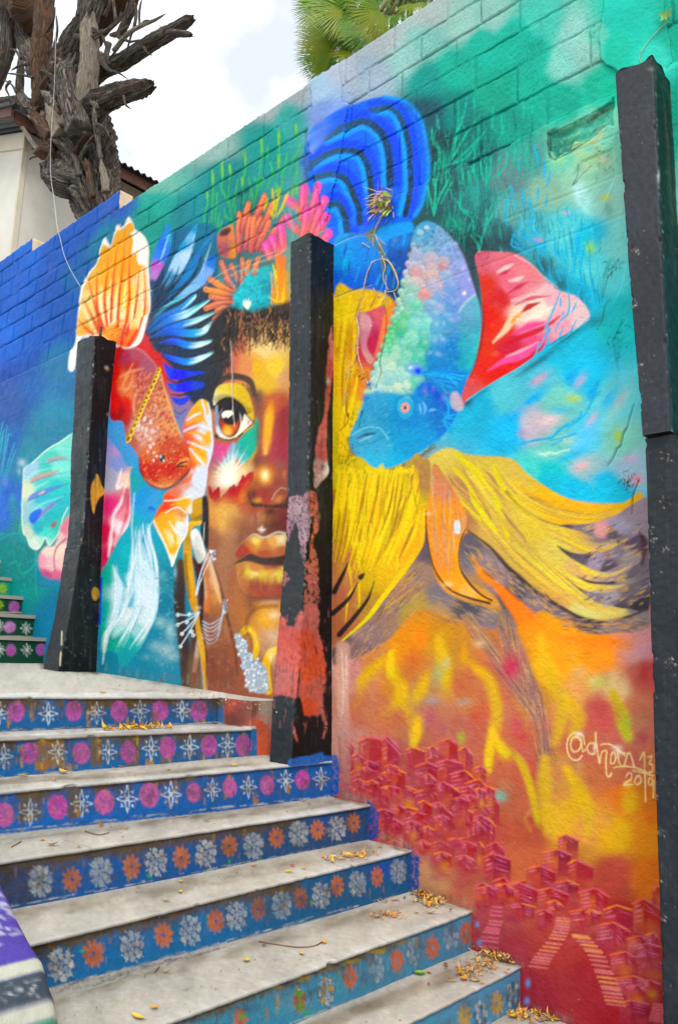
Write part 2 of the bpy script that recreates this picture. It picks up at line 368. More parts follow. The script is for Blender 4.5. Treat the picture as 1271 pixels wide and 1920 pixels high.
    M.bls('160,350 20 14 8090c8 .6|60,640 10 20 607a98 .8|60,760 8 16 5a6a88 .8|820,240 14 10 2f6a88 .5', b3)
    for i in range(90):
        a = R.choice(len(arcs)); q = spline(b3(arcs[a][0]), False, 6); i0 = int(len(q)*.55); p = q[R.randint(i0, len(q))]
        M.st([p+R.randn(2)*3, p+R.randn(2)*3+[R.uniform(4, 9), R.uniform(-3, 0)]], R.uniform(1, 2), R.choice(['1f2c36', '2a4a58', '1a60b0']), a=.7)
    # band under the arches, behind the dry vine
    M.fill('628,452 680,440 700,455 730,430 770,415 780,450 775,520 765,560 740,600 700,552 630,560', cl('640,470 10a0dc;640,540 1a70d0;690,470 0f90d8;700,540 1470cc;740,440 1484cc;750,500 145ca8;760,560 2a5a80'), 3)
    for i in range(46):
        x, y = R.uniform(635, 770), R.uniform(420, 560); 
        if x < 700 and y < 455: continue
        M.st([(x, y), (x-R.uniform(3, 8), y+R.uniform(10, 34))], R.uniform(1.5, 5), R.choice(['18a8e4', '0f78d4', '1058c0', '20b4e0', '2a5a78']), soft=1.6, a=.6)
    M.fill('705,440 725,425 770,418 775,435 740,446 712,462', '14a0e0', 2.5)
    M.sts('702,455 714,470 720,500 722,530|714,455 722,480 726,505', [7, 4], '7a8270', soft=2.5, a=.8)
    M.bls('742,452 4 7 8a8878 .7|738,500 5 6 8a8878 .6|752,475 5 9 3a4450 .7')
    # ------------------------------------------------ left green weeds
    c2 = T(360, 220, 4.237)
    M.sts('''165,430 170,560 165,700 160,850|240,360 245,480 235,560 270,640 300,700 320,830 330,960|300,380 310,440 290,520 290,640 305,700|410,270 425,370 420,440 400,540 415,620 410,700|
    550,170 555,260 545,380 530,520 535,560|690,110 690,230 695,330 685,440|825,60 828,130 815,180|860,200 850,270 800,330 780,450|120,590 125,680 100,780 110,960|200,600 195,720 180,860|
    365,500 340,640 322,720|450,480 470,580 455,660|500,480 520,560 490,740|600,240 600,320|620,360 640,440 600,560|760,280 740,380 720,470|830,350 840,400 820,500 800,600|660,520 690,610 660,700|
    260,730 270,790 320,820|220,760 200,880 170,960|140,820 120,930|90,850 100,950|60,880 80,960|480,600 490,740|560,480 545,560|700,430 720,520 700,600|340,760 350,700|240,820 200,960 200,1080|170,960 190,1080''', [2.6, 3.8, 2.8], ['5cc060', '3fb454'], c2, soft=1, a=.9, grit=.4)
    M.sts('165,430 170,520|240,360 243,470|300,380 305,440|410,270 425,360|550,170 555,260|690,110 690,220|825,60 828,120|120,590 125,640|400,480 405,530|690,300 690,400|660,600 690,560|800,560 800,640|830,540 830,600', [4, 5, 3.4], '86c43a', c2, soft=1.6, a=.85, grit=.4)
    # ------------------------------------------------ teal coral on the right
    c5 = T(800, 180, 3.53)
    tc = ['2cc4a4', '1fae94']
    M.sts('''10,600 40,720 55,790|70,560 60,720 55,790|150,560 90,680 55,800|170,580 100,720|30,200 40,300 80,350 95,480|60,440 45,520|50,560 65,620|150,430 180,300 210,180 205,20|170,410 200,260 250,100 265,10|
    165,420 260,250 330,150|180,440 300,330 390,220|170,450 270,400 360,260|310,20 320,100|440,80 430,200 460,230|490,130 500,230 520,290|65,130 80,220|400,460 400,570 395,680|360,440 370,520 390,570|
    430,400 425,520 400,600|540,380 520,480 430,560|490,400 480,460|310,470 330,560|240,480 250,600|280,500 290,580|590,350 580,460|640,320 660,430 690,490|670,340 690,420|560,600 480,700|400,760 405,820 380,930 350,1000|
    440,790 400,870|320,740 320,800 280,900|230,640 230,740|300,930 340,980 355,1040|350,1050 370,960 350,930|210,700 240,760 310,820 330,890|640,60 640,160|700,60 690,150|250,760 300,780|180,820 220,880 260,900''', [3, 4.4, 2.8], tc, c5, soft=1.1, a=.9, grit=.4)
    M.bls('210,850 26 24 12a088 .6|150,700 20 20 3a7a7c .5|320,660 16 30 4ac0b0 .4|200,940 30 20 1f4a46 .7|330,800 20 26 254a50 .6|300,960 20 14 223f42 .6', c5)
    M.sts('''695,310 730,380 740,480|610,430 620,500|790,440 780,560|820,500 815,560 800,610|640,620 645,740|745,610 740,700|805,670 790,740|685,670 690,720 710,790|560,600 570,640 545,720|530,700 530,800 540,870|590,700 590,760|
    630,830 640,890 700,960 780,1000 800,1040|690,830 700,900 760,960|575,920 640,980 700,1040|600,990 660,1050|570,960 620,1000|850,960 860,1059|1000,920 1010,1059|900,1020 900,1059|1050,1000 1045,1059|740,870 740,910|715,810 705,850''', [2.4, 4.4, 2.6], '14b4dc', c5, soft=1.1, a=.85)
    M.bls('1010,640 12 26 c0e4e8 .9|1060,720 14 26 b4e8e4 .8|880,430 16 14 a8d8a0 .7|1190,680 14 8 c8cc50 .8|1090,1010 14 14 a8d838 .8|740,960 14 5 d888b0 .8|930,780 10 4 e0a8a8 .8|1150,250 7 12 e0c088 .8|1100,300 14 8 dcc898 .6|1080,360 12 6 50c8c8 .6|1180,430 14 10 d0c8b8 .6|1150,900 20 30 30b8d4 .8|1210,760 10 14 6a9a88 .6|1060,470 10 8 c8d0b0 .6', c5)
    for i in range(170):
        x0 = R.uniform(800, 1010); y0 = R.uniform(190, 300)-(x0-800)*.18+40; L_ = R.uniform(24, 80); b = R.uniform(-9, 9)
        M.st([(x0, y0), (x0+b*.5, y0+L_*.5), (x0+b, y0+L_)], [1.4, R.uniform(1.6, 3.6), 1.4], R.choice(['1fb094', '2cc4a4', '149880', '24a890', '0c6c60']), soft=1, a=R.uniform(.25, .7), grit=.8)
    for i in range(130):
        x0 = R.uniform(830, 960); y0 = R.uniform(330, 440); L_ = R.uniform(20, 60); b = R.uniform(-14, 14)
        M.st([(x0, y0), (x0+b*.4, y0+L_*.5), (x0+b, y0+L_)], [1.2, R.uniform(1.4, 3.2), 1.2], R.choice(['28b49c', '4cc8b4', '1c8878', '5aa09c', '22564f']), soft=1, a=R.uniform(.25, .65), grit=.8)
    for i in range(140):
        x0, y0 = R.uniform(930, 1130), R.uniform(380, 560)
        if (x0-905)*.55+470 < y0 and x0 < 1080: continue
        M.st([(x0, y0), (x0+R.uniform(-3, 6), y0+R.uniform(10, 20)), (x0+R.uniform(-3, 9), y0+R.uniform(22, 44))], [1, R.uniform(1.4, 3.4), 1], R.choice(['18b4dc', '18b4dc', '2a5c62', '7cd0d8', '3a7c80']), soft=1, a=R.uniform(.3, .7))
    # long blue wisps and the dark cloud beside the red fin
    c4 = T(860, 440, 3.738)
    M.bls('330,70 46 16 2c4a52 .8 .2|600,230 30 24 2f4c52 .8 .9|720,350 30 22 2a5458 .8 .9|870,480 16 36 2a6a70 .7 -.3|960,610 26 14 20828c .7 -.4|760,720 44 9 1f5a60 .8 -.55|560,900 60 8 1a6a78 .8 -.6|150,1110 44 9 1f8090 .8 -.6|70,1180 12 12 1f4a54 .8', c4)
    M.sts('''390,10 380,80 440,110 500,150|430,0 470,30 540,60 600,130 640,170|600,20 620,110|680,40 690,120 730,190|560,150 570,200 600,260|640,230 650,310 690,350|700,240 730,280|760,240 770,340 780,470|850,0 850,60 820,200 815,280|
    890,90 860,230 870,330 920,430 920,560|920,180 930,300 950,380 960,460|840,400 850,470|880,430 900,540|740,160 760,210|690,260 720,330|860,300 850,400 840,440|540,80 590,150|400,60 430,80''', [2.4, 4, 2.6], '14b0d8', c4, soft=1.1, a=.85)
    # ------------------------------------------------ red fin of the blue fish
    M.fill('893,478 930,474 975,480 1010,510 1040,541 1085,560 1107,592 1090,612 1040,640 990,680 940,710 900,735 866,760 873,720 890,690 901,640 906,590 902,530',
        cl('900,490 c86a7c;940,490 d87c88;990,520 e08a90;1040,560 e8b4b8;1090,590 e8c8c8;1050,610 e8a8b4;910,540 d04838;920,600 d83a28;940,560 cc3c40;905,650 d84830;880,740 d06060;920,690 d84030;960,650 c83850;1000,640 e06088;1000,660 c83440;950,700 d83838;960,540 e07888;980,590 e8d0c0;1010,580 f0dccc;1000,620 e890a8;945,620 d84830'), 1.6)
    M.sts('280,270 340,240 390,215|360,330 420,320 460,300', [3, 9, 2], 'f0d0cc', c4, soft=3, a=.9)
    M.sts('380,470 500,440 640,370 660,400', [4, 11, 5], 'ecc0c4', c4, soft=3, a=.8)
    M.sts('350,420 430,370 500,335|300,290 370,250|400,500 520,450 650,435', [2, 8, 1], 'c03058', c4, soft=2.4, a=.8)
    M.sts('450,550 500,510 580,480', [3, 11, 2], 'b82030', c4, soft=2, a=.95)
    M.sts('480,600 580,560 660,510', [4, 13, 5], 'f4e4d0', c4, soft=2.6, a=.95)
    M.sts('250,760 330,680 380,600 400,560', [3, 14, 8], 'f0d4b4', c4, soft=3, a=.9)
    M.sts('380,620 410,590 450,550', [6, 9, 4], 'f0a048', c4, soft=2.6, a=.9)
    M.sts('390,700 500,650 610,620', [4, 12, 4], 'e85a94', c4, soft=3, a=.9)
    M.sts('330,770 450,720 600,660 710,580', [6, 11, 3], 'c82838', c4, soft=2.4, a=.9)
    M.sts('210,960 330,890 470,840 560,770', [2, 16, 10], 'f06aa0', c4, soft=2.4, a=.95)
    M.sts('340,860 440,820 560,760', [2, 6, 2], 'f8c0cc', c4, soft=2, a=.8)
    M.sts('200,1000 350,950 480,890', [8, 16, 3], 'd83830', c4, soft=4, a=.8)
    M.bls('420,600 3 3 fff0d8 .9|290,715 2.5 2.5 fff0e0 .9|270,500 6 5 e86858 .6|250,640 8 6 e86048 .6|260,840 9 7 e87060 .6|170,250 9 12 d86a70 .6|190,520 5 12 d82c18 .7', c4)
    M.st(c4('400,150 520,220 600,300 700,380'), 2, 'f0d0cc', a=.6)
    M.st(c4('915,585 860,640 740,730 560,850 380,970 180,1090 60,1170'), 2.4, '3ac8d8', a=.8)
    M.sts('720,390 690,480 640,600 600,690|720,450 720,510|770,400 780,470 770,560 710,620 680,690|830,480 800,550|740,545 730,570|740,650 700,750|610,640 640,660 610,720 570,800|650,660 620,780 560,860|570,760 540,860 480,910|830,600 790,680 760,720|640,740 630,800', [2, 4.2, 2.4], '28b4d8', c4, soft=.9, a=.9)
    # ------------------------------------------------ wall colour behind the vine: yellow hair and a pink bud
    M.fill('628,560 665,545 700,545 735,560 752,600 735,640 715,690 700,740 680,790 660,830 640,860 626,880', cl('640,580 e0c414;690,560 dcb818;720,570 d8b030;640,700 e0b80c;660,780 d8c010;690,720 d89048;720,640 d86850;740,600 e08048;700,660 c84860;650,850 c8b414;632,640 c8a028'), 3)
    M.sts('640,560 634,650|660,556 648,620 640,720 636,800|690,552 672,600 664,700|725,556 706,580|655,740 645,800 640,850|675,700 655,800 640,870|690,760 668,800 645,870', [4, 9, 5], ['f0d010', 'e8c40c'], soft=2, a=.85)
    M.sts('680,560 668,600|650,640 644,720 646,760|706,560 696,580|660,720 648,800', [2, 4, 2], 'b07848', soft=1.6, a=.8)
    M.fill('672,590 690,586 722,575 724,600 715,640 700,665 690,650 678,620', cl('690,600 c06078;715,590 d06a70;700,640 b83858;690,625 b84868'), 2)
    M.fill('672,590 690,590 700,610 690,650 708,680 694,682 680,655 674,620', cl('680,600 d8a8a8;690,680 d0a898;678,640 c890a0'), 2.5, a=.8)
    M.fill('740,566 748,590 735,640 712,690 700,690 712,640 724,590', cl('740,580 e09048;725,620 e8885a;710,670 d87868'), 3)
    # ------------------------------------------------ blue fish
    M.fill('775,440 800,416 832,430 866,470 886,525 900,575 902,620 896,655 882,700 870,735 862,765 846,800 815,832 790,846 760,866 720,880 690,868 665,842 659,820 672,788 690,740 702,700 722,660 742,610 760,560 770,500',
        cl('800,430 5aa0c0;830,450 8aa8c8;860,490 a0a8d8;880,540 a4a4dc;880,580 98a0dc;790,480 88b8cc;800,520 c8c8cc;840,520 a8b8dc;850,570 68a8d8;780,560 a8d8c8;800,600 a0d4d0;830,620 60acd8;870,620 30b0b0;885,650 3cc0b0;770,620 8cd8b0;750,660 a0dcc0;790,660 40b0c8;820,680 2a88d0;740,700 b8dcc8;770,700 70c8b8;820,720 2a8ccc;850,740 1a88cc;720,740 98d0d8;700,780 58b0d4;740,780 20a0cc;780,780 1490d0;820,780 1488d0;850,780 1478cc;690,820 4ab0d4;740,830 1ea0d4;780,830 18a0d4;720,870 3ab4dc;670,820 60a8d0'), 2.2)
    A = T(620, 400, 4.237)
    # dark rim round the body
    M.st('775,440 765,520 756,570 738,615 718,660 700,700', 6, '2f4a58', soft=4, a=.55)
    M.st('838,436 868,472 890,528 905,580 907,625 900,660 884,705', 6, '503848', soft=3.5, a=.55)
    M.st('657,825 666,850 690,876 722,888 765,872 815,838', 8, '55503a', soft=4, a=.7)
    # pectoral fin lying on the flank
    M.fill(A('1150,655 1060,740 960,930 890,1100 940,1210 1040,1240 1110,1180 1160,1060 1190,900 1190,760'), cl('880,570 58bcb8;870,620 38a0a8;890,650 50b4bc;850,680 3cacac;860,700 40a8b8;840,660 40a4c4'), 2.6, a=.85)
    M.st(A('1150,655 1050,750 960,930 900,1100'), [4, 5, 3], 'c4e4d8', soft=1.8, a=.85)
    for i in range(60):
        x, y = A([[R.uniform(940, 1170), R.uniform(780, 1210)]])[0]
        M.bl(x, y, R.uniform(3, 7), R.uniform(2, 4), R.choice(['18907c', '50d0c0', '30b0b4', '1f9ca0', '60c8e0']), .5, -.9)
    # scales, drawn from the tail towards the head
    SC = [(780,300,52,30,'8ab0c0'),(720,160,26,22,'9cc8d0'),(770,120,20,16,'b0d0d8'),(690,330,50,34,'c0b8cc'),(800,360,55,44,'dcb8b8'),(905,390,44,40,'d8b0b0'),(810,430,44,34,'e0b0a8'),(690,475,44,52,'e08878'),(905,430,40,36,'d87868'),
          (800,500,56,40,'e0b090'),(930,500,50,44,'9cb8d8'),(820,570,44,40,'b8b0cc'),(680,540,40,34,'e0c0b0'),(960,590,58,60,'78a8d4'),(665,620,48,50,'7cc8a0'),(750,650,48,46,'f07a60'),(880,680,62,64,'7aa0d8'),(640,680,36,40,'90d0b8'),
          (800,735,56,50,'8a9cc8'),(690,735,50,44,'60c890'),(870,770,48,46,'a098d0'),(830,810,40,40,'7898d0'),(610,815,46,44,'58c070'),(700,820,48,44,'60b8a8'),(970,740,50,44,'5098d0'),(930,830,60,40,'3c8cd0'),(580,910,52,64,'58c078'),(680,900,60,64,'88d4bc'),
          (770,880,46,52,'80dcc0'),(840,910,44,50,'4a98c8'),(905,900,36,44,'4a90d4'),(960,870,40,40,'3890cc'),(740,990,46,70,'20b8a0'),(650,1000,56,58,'9cdcc8'),(560,1050,52,50,'88d0b0'),(830,1040,44,50,'3a98cc'),(890,1030,36,40,'6098dc'),(750,1060,40,60,'20b888'),
          (530,1090,36,34,'b8e4c4'),(610,1150,58,52,'84d0b4'),(520,1150,40,36,'c4dcc4'),(710,1160,52,74,'50c8a0'),(800,1140,44,44,'3490c8'),(450,1190,50,40,'b0d4b8'),(580,1210,50,48,'80c8b8'),(490,1220,40,40,'d0e0c4'),(850,1150,50,50,'2a88cc'),
          (420,1270,46,44,'b4d4c4'),(560,1265,40,40,'a8d8c8'),(610,1300,0,0,''),(670,1250,62,56,'5a90e8'),(600,1310,50,46,'98d4cc'),(470,1310,60,54,'88c4c8'),(400,1320,40,44,'a8ccc0'),(690,1350,56,60,'44c49c'),(540,1380,36,34,'d8dcc0'),(610,1370,34,34,'ccdcc0'),(390,1390,44,30,'b0d4d4'),(370,1340,36,30,'b8d8cc')]
    G0 = cl('800,440 6aa0c0;850,480 a0a8d8;880,560 9ca0dc;790,490 c0b8c8;810,540 d8a8a0;770,560 a8d0b8;840,580 70a4d8;750,640 70c890;800,620 78b8c8;850,650 3888d0;740,690 98d4b0;780,690 48b4b8;820,700 2a80c8;715,735 b8d8c4;760,730 80c4c0')
    yy = 462.; row = 0
    while yy < 742:
        xl = 772-(yy-462)*.27 if yy < 600 else 735-(yy-600)*.36; xr = 872+(yy-462)*.12 if yy < 560 else 884-(yy-560)*.2
        for xx in np.arange(xl+5+(row % 2)*5.5, min(xr, 862), 11.):
            c_ = M.grad(np.array([[xx]]), np.array([[yy]]), G0, 5.)[0, 0]*R.uniform(.75, 1.2); rx_ = 7.2*R.uniform(.85, 1.1); ry_ = 8*R.uniform(.85, 1.1)
            M.bl(xx-.4, yy+1.8, rx_*1.12, ry_*1.1, '1a4a68', .5, 0, .4); M.bl(xx, yy, rx_, ry_, c_, .9, 0, .7); M.bl(xx+1, yy-ry_*.45, rx_*.7, ry_*.4, np.clip(c_*1.5+.05, 0, .9), .38); M.bl(xx-1, yy+ry_*.5, rx_*.8, ry_*.42, c_*.5, .6)
        yy += 8.6; row += 1
    for x, y, rx, ry, c in SC:
        if not c: continue
        p = A([[x, y]])[0]; rx /= 4.237; ry /= 4.237
        rx *= 1.22; ry *= 1.3; M.bl(p[0]-1., p[1]+2.6, rx*1.08, ry*1.05, '1c5070', .42, 0, .45)
        M.bl(p[0], p[1], rx, ry, c, .9, 0, .74)
        M.bl(p[0]+rx*.2, p[1]-ry*.42, rx*.72, ry*.42, 'f4f6e4' if y > 700 else 'f0dcdc', .34, .25)
        M.bl(p[0]-rx*.15, p[1]+ry*.42, rx*.75, ry*.5, c, .75); M.bl(p[0]-rx*.25, p[1]+ry*.62, rx*.6, ry*.3, '3088a8', .35)
    M.fill('778,450 830,440 868,480 888,540 896,600 890,650 872,700 850,740 760,745 705,720 722,670 745,620 762,560 772,500', [(800, 460, '6aa0b8'), (870, 560, '8898c8'), (760, 640, '70b8a0'), (720, 720, 'b0d0c0'), (840, 680, '3a94b8'), (800, 600, '8cc4c4'), (790, 520, 'b0b8c4')], 8, a=.42)
    p = A([[700, 1255]])[0]; M.bl(p[0], p[1], 8, 9, '1038e8', .9)
    M.bls('640,1230 5 4 e8f0ff .8|1070,640 5 4 fff4e8 .95 -.6|1060,440 5 6 c8c0e8 .8|1110,530 3 5 d8d0f0 .7|640,300 5 9 203850 .6|560,1000 3 16 30a8b0 .6', A)
    for i in range(70):
        x, y = R.uniform(780, 850), R.uniform(425, 475)
        M.bl(x, y, R.uniform(2, 4), R.uniform(1.5, 3), R.choice(['8cc8d4', '2a5a70', '6aa8c8', 'a8c0e0', '1f4858']), .55)
    # head details
    B = T(620, 660, 4.237)
    M.fill(B('320,340 500,330 620,360 740,240 860,330 930,420 920,540 870,640 760,760 640,850 520,910 400,930 280,890 190,790 165,720 200,600 260,480'),
        cl('740,745 3aa8d0;720,780 2494c4;690,800 4ca4cc;760,740 2a98cc;800,735 3078d0;830,750 1a60c8;830,790 1a78c8;780,770 1490d0;750,790 0e90cc;770,830 18a0d4;720,840 4aa8cc;700,870 46bce0;680,830 58b0d4;800,820 18a0d8;740,860 28b4e0'), 5, a=.9)
    for i in range(150):
        t = R.rand(); x, y = B([[R.uniform(230, 900), R.uniform(360, 880)]])[0]
        if (x-760)**2+(y-790)**2 > 95**2: continue
        M.bl(x, y, R.uniform(2, 7), R.uniform(1.5, 4), R.choice(['0a88cc', '30b4e0', '5cc4dc', '1878b8', '2aa0d0']), .3, R.uniform(-.8, .2))
    for i in range(260):
        x, y = B([[R.uniform(200, 900), R.uniform(380, 900)]])[0]
        if ((x-752)/88)**2+((y-795)/78)**2 > 1: continue
        M.st([(x, y), (x+R.uniform(4, 12), y-R.uniform(1, 7))], [.6, R.uniform(.8, 2.2), .6], R.choice(['0c70a8', '5cc8e8', '88dcf0', '1484c0', '0a5c90', 'a8e4f0']), soft=.8, a=R.uniform(.25, .6))
    M.fill(B('545,440 580,380 640,370 670,430 650,510 600,540 560,510'), '50bcd4', 1.6)
    M.bl(*B([[602, 447]])[0], 10, 12, 'e8a8a4', 1, 0, .75); M.bl(*B([[602, 447]])[0], 6.5, 8, 'f0c0b4', 1, 0, .6); M.bl(*B([[602, 447]])[0], 3, 5, '5a3c30', 1, 0, .5)
    M.st(B('545,470 560,400 620,365 660,400'), 2, '88dce8', a=.7); M.st(B('520,430 560,360 640,345 690,380'), 2.4, '1a80b8', a=.6)
    M.fill(B('330,350 500,340 640,370 760,300 880,380 920,520 860,640 740,770 600,860 420,915 280,880 190,790 175,700 230,560'), [(700, 800, '5aa0b4'), (780, 780, '2c8cb8'), (840, 770, '2c80b0'), (720, 860, '60b4c8'), (760, 830, '3c9cb8')], 8, a=.48); M.bl(*B([[602, 447]])[0], 9, 11, 'dca49c', .9, 0, .75); M.bl(*B([[602, 447]])[0], 3, 4.6, '4c342c', 1, 0, .5)
    M.sts('190,660 260,620 330,600 400,610 440,650 470,700', 2.6, '88ccdc', B, soft=1.2, a=.8)
    M.sts('225,690 280,665 340,655 370,650', [2, 5, 2], '3c4c58', B, soft=1.4, a=.85)
    M.sts('240,715 300,690 350,670', [1, 3, 1], 'a8d4dc', B, soft=1, a=.8)
    M.sts('215,720 250,740 330,730 420,690 450,680', 2, '2a80a8', B, soft=1.6, a=.7)
    M.sts('740,400 760,450 750,500|715,420 725,490|790,470 840,460', [2, 6, 2], '90c4ec', B, soft=2, a=.7)
    M.sts('260,480 250,540 240,600|280,460 250,520', 1.6, '20303c', B, soft=.8, a=.8)
    M.bls('800,280 12 14 2060d0 .6|860,340 12 16 1a50c4 .6|760,310 5 12 a080c8 .5|820,300 4 10 8870d0 .5|910,370 8 12 8890d4 .6|320,260 7 6 2a68d0 .7|290,370 8 7 2a70c8 .7', B)
    for k in range(17):
        t = k/16.; e = np.array([[1120-160*t**1.5, 165+20*t+170*t*t]])
        p = B([[740+20*t, 165+25*t], [900+10*t, 150+60*t]]); p = np.vstack([p, B(e)])
        M.st(p, [3.4, 4, 1.2], R.choice(['12a4dc', '1890d0', '30b8e4', '0f84c8']), soft=.8)
    for k in range(9):
        M.st(B([[760+8*k, 180+6*k], [900, 190+14*k], [1090-24*k, 200+18*k]]), 1, R.choice(['1868b0', '60d0f0']), a=.6)
    M.sts('900,550 940,610 980,655|905,545 960,580 1000,610|910,530 960,530 1005,540|920,515 970,505 1000,500|930,400 945,460 935,520|925,370 960,420 970,450', [4, 4.4, 2], '20a8d4', B, soft=.8)
    M.fill(B('960,340 1010,320 1060,400 1060,460 1000,470 960,420'), 'd0b8b8', 3, a=.8)
    # ------------------------------------------------ yellow hair, right strands
    K = T(820, 880, 3.026)
    M.fill(K('-60,-40 60,-120 190,-80 420,-60 520,30 660,125 780,180 900,200 1060,190 1180,170 1200,800 1100,830 950,860 830,840 720,790 580,700 500,640 400,560 300,450 180,370 100,200 0,60'),
        cl('850,840 d8c468;880,860 ccb45c;900,900 d4c058;930,930 d0b868;870,920 b88c68;860,960 b4805c;960,960 d8bc60;1000,990 d8c058;1060,930 e0b438;1100,950 e4b83c;1160,945 e8b848;1040,1040 d8c46c;980,1040 ccb060;1080,1080 dcb478;1040,1120 d4a860;1100,1150 d8cc84;1160,1140 d8c478;1150,1000 8c7c84;1160,1080 9c8a90;1190,1130 908088;1000,1090 d0ac5c;940,1020 d0ac64'), 2)
    Y = ['d8c83c', 'e4d440']
    M.sts('20,0 80,120 180,210 250,290|100,0 180,80 220,180 270,270 330,340 370,350|200,0 270,80 330,140 360,230 400,370 410,420|330,-20 370,100 430,160 480,220 560,280|120,-80 230,20 320,120', [8, 15, 3], Y, K, soft=1.6, a=.95)
    M.sts('150,0 220,110 270,200 310,280|260,0 320,60 370,170 420,240|60,40 150,160 240,260|370,230 440,330 520,440 570,510', [3, 10, 3], 'a87c60', K, soft=2.4, a=.85)
    M.sts('400,130 480,220 600,290 700,320', [8, 4, 3], '9c7050', K, soft=1.8, a=.7)
    M.sts('490,140 600,200 700,235 830,250|480,100 560,170 680,225', [3, 10, 2], 'b07c50', K, soft=2.4, a=.8)
    M.sts('420,90 560,220 700,290 850,290 950,280|430,60 520,130 640,160 800,195 1000,210 1090,200|640,130 760,200 900,230', [5, 12, 4], ['e8c838', 'f0b428', 'ecb43c'], K, soft=3, a=.75)
    M.sts('560,330 700,350 800,440 950,450 1080,400|600,380 760,480 850,570 980,600 1100,550|640,540 760,610 850,660 970,670 1070,660|440,420 600,570 760,700 900,790 1050,810', [4, 11, 3], ['d8cc60', 'ecd850', 'e8c878'], K, soft=3, a=.8)
    M.sts('480,500 640,640 820,750 960,820|520,560 700,690 850,780', [3, 9, 3], 'd0a468', K, soft=3, a=.6)
    for i in range(260):
        a0 = R.randint(5); s_ = spline(K(['20,0 80,120 180,210 290,330 420,470 620,640 850,800', '100,-40 240,140 380,300 560,480 760,640 1000,690', '200,-60 330,120 480,260 700,380 900,460 1080,400', '330,-40 450,120 620,220 850,270 1080,210', '120,-40 260,120 420,330 640,560 860,740 1060,810'][a0]), False, 9)
        i0 = R.randint(0, len(s_)-14); q = s_[i0:i0+14]+R.randn(2)*[5, 7]; M.st(q, [.6, R.uniform(1, 3.2), .6], R.choice(['e8d868', 'f0e070', 'b8905c', 'c8a45c', 'f0c848', '98785c', 'ecd04c', 'd8b458']), soft=.9, a=R.uniform(.3, .7), n=1)
    # dark gaps between the strands
    M.fill(K('695,318 860,310 1000,270 1110,200 1200,170 1200,370 1130,380 1000,395 900,385 800,350'), cl('1060,988 5c545c;1100,1000 8c8088;1130,995 d8a0a0;1090,990 8a7a84;1180,960 a09098;1160,985 a8a0b0;1150,1005 6c6068'), 1.6)
    M.fill(K('682,432 760,470 860,482 960,465 1080,410 1150,370 1200,400 1200,500 1050,540 960,580 900,575 820,540 740,490'), cl('1060,1030 504850;1090,1045 6c606c;1120,1055 a898a8;1160,1035 8c8088;1190,1020 6c5c6c;1140,1065 5c5058;1180,1045 a49890'), 1.6)
    M.fill(K('790,602 860,630 960,640 1040,620 1110,560 1200,500 1200,640 1080,650 960,655 860,645'), cl('1090,1090 48404a;1140,1092 50484e;1180,1070 7c7078;1170,1085 a0948c'), 1.4)
    M.fill(K('735,620 820,680 900,698 1000,695 1090,655 1200,640 1200,800 1100,795 1000,780 920,760 840,710'), cl('1080,1105 48404a;1110,1120 8c8090;1150,1125 a89c9c;1180,1110 807478;1160,1140 58505c;1200,1140 484048'), 1.4)
    for i in range(120):
        x = R.uniform(820, 1180); y = R.choice([R.uniform(310, 370), R.uniform(440, 570), R.uniform(450, 560), R.uniform(590, 640), R.uniform(680, 790), R.uniform(680, 780)])
        lo = 318 if y < 400 else (470 if y < 600 else 690)
        if x < 800+(y-lo)*.6: continue
        l = R.uniform(20, 75); M.st(K([[x, y], [x+l*.6, y-l*.22], [x+l, y-l*.45]]), [1, 3.4, .8], R.choice(['d8b050', 'd0a060', 'c8a890', '54484e', 'b4a8b8', '6c6068']), soft=1, a=.75)
    M.st(K('1150,360 1170,400 1175,480 1165,540'), [3, 12, 5], '4c1c24', soft=3, a=.75, grit=.6)
    # ------------------------------------------------ plain ground under the hair: roots
    M.fill('628,1206 652,1180 690,1120 740,1070 775,1030 800,985 808,1030 815,1075 838,1110 880,1130 928,1145 930,1180 890,1170 820,1150 780,1145 740,1190 700,1220 650,1240 628,1245',
        cl('800,1040 6c6068;790,1070 a08470;760,1100 ac8468;720,1140 a08070;680,1180 98807c;640,1220 403c40;660,1225 8c7070;830,1120 807880;880,1140 5c5860;920,1165 8c7c80;780,1140 b09850;820,1150 b49468'), 3)
    for i in range(420):
        t = R.rand(); x0, y0 = (R.uniform(720, 800), R.uniform(1050, 1140)) if t < .4 else ((R.uniform(640, 740), R.uniform(1130, 1235)) if t < .75 else (R.uniform(810, 930), R.uniform(1110, 1165)))
        d = np.array([-14., 14.]) if t < .75 else np.array([18., 9.]); d = d*R.uniform(.5, 1.6)
        M.st([(x0, y0), (x0+d[0]*.6, y0+d[1]*.4), (x0+d[0], y0+d[1])], [.8, 2, .8], R.choice(['c8a058', 'c89458', '645a62', 'a89498', '7c6c74', 'd0b060']), soft=.8, a=.6)
    # left yellow hair mass
    G = T(620, 860, 4.237)
    M.fill(G('60,0 240,-10 330,60 420,90 560,80 640,20 690,-40 740,0 800,40 790,300 760,430 740,620 680,760 560,920 420,1100 300,1270 100,1450 20,1500 0,1300 0,300'),
        cl('640,900 c8b410;660,940 d8c810;700,940 e4c80c;730,910 dccc10;760,920 d4c410;790,900 b08858;680,1000 d8c40c;720,1000 ecc00a;770,980 e0b80c;640,1040 b87858;660,1080 c08858;640,1120 b87458;690,1080 d0b010;720,1060 e0b80c;780,1020 f0b010;660,1160 b87c50;640,1180 b07050;690,1140 b89048;632,940 a87038'), 2)
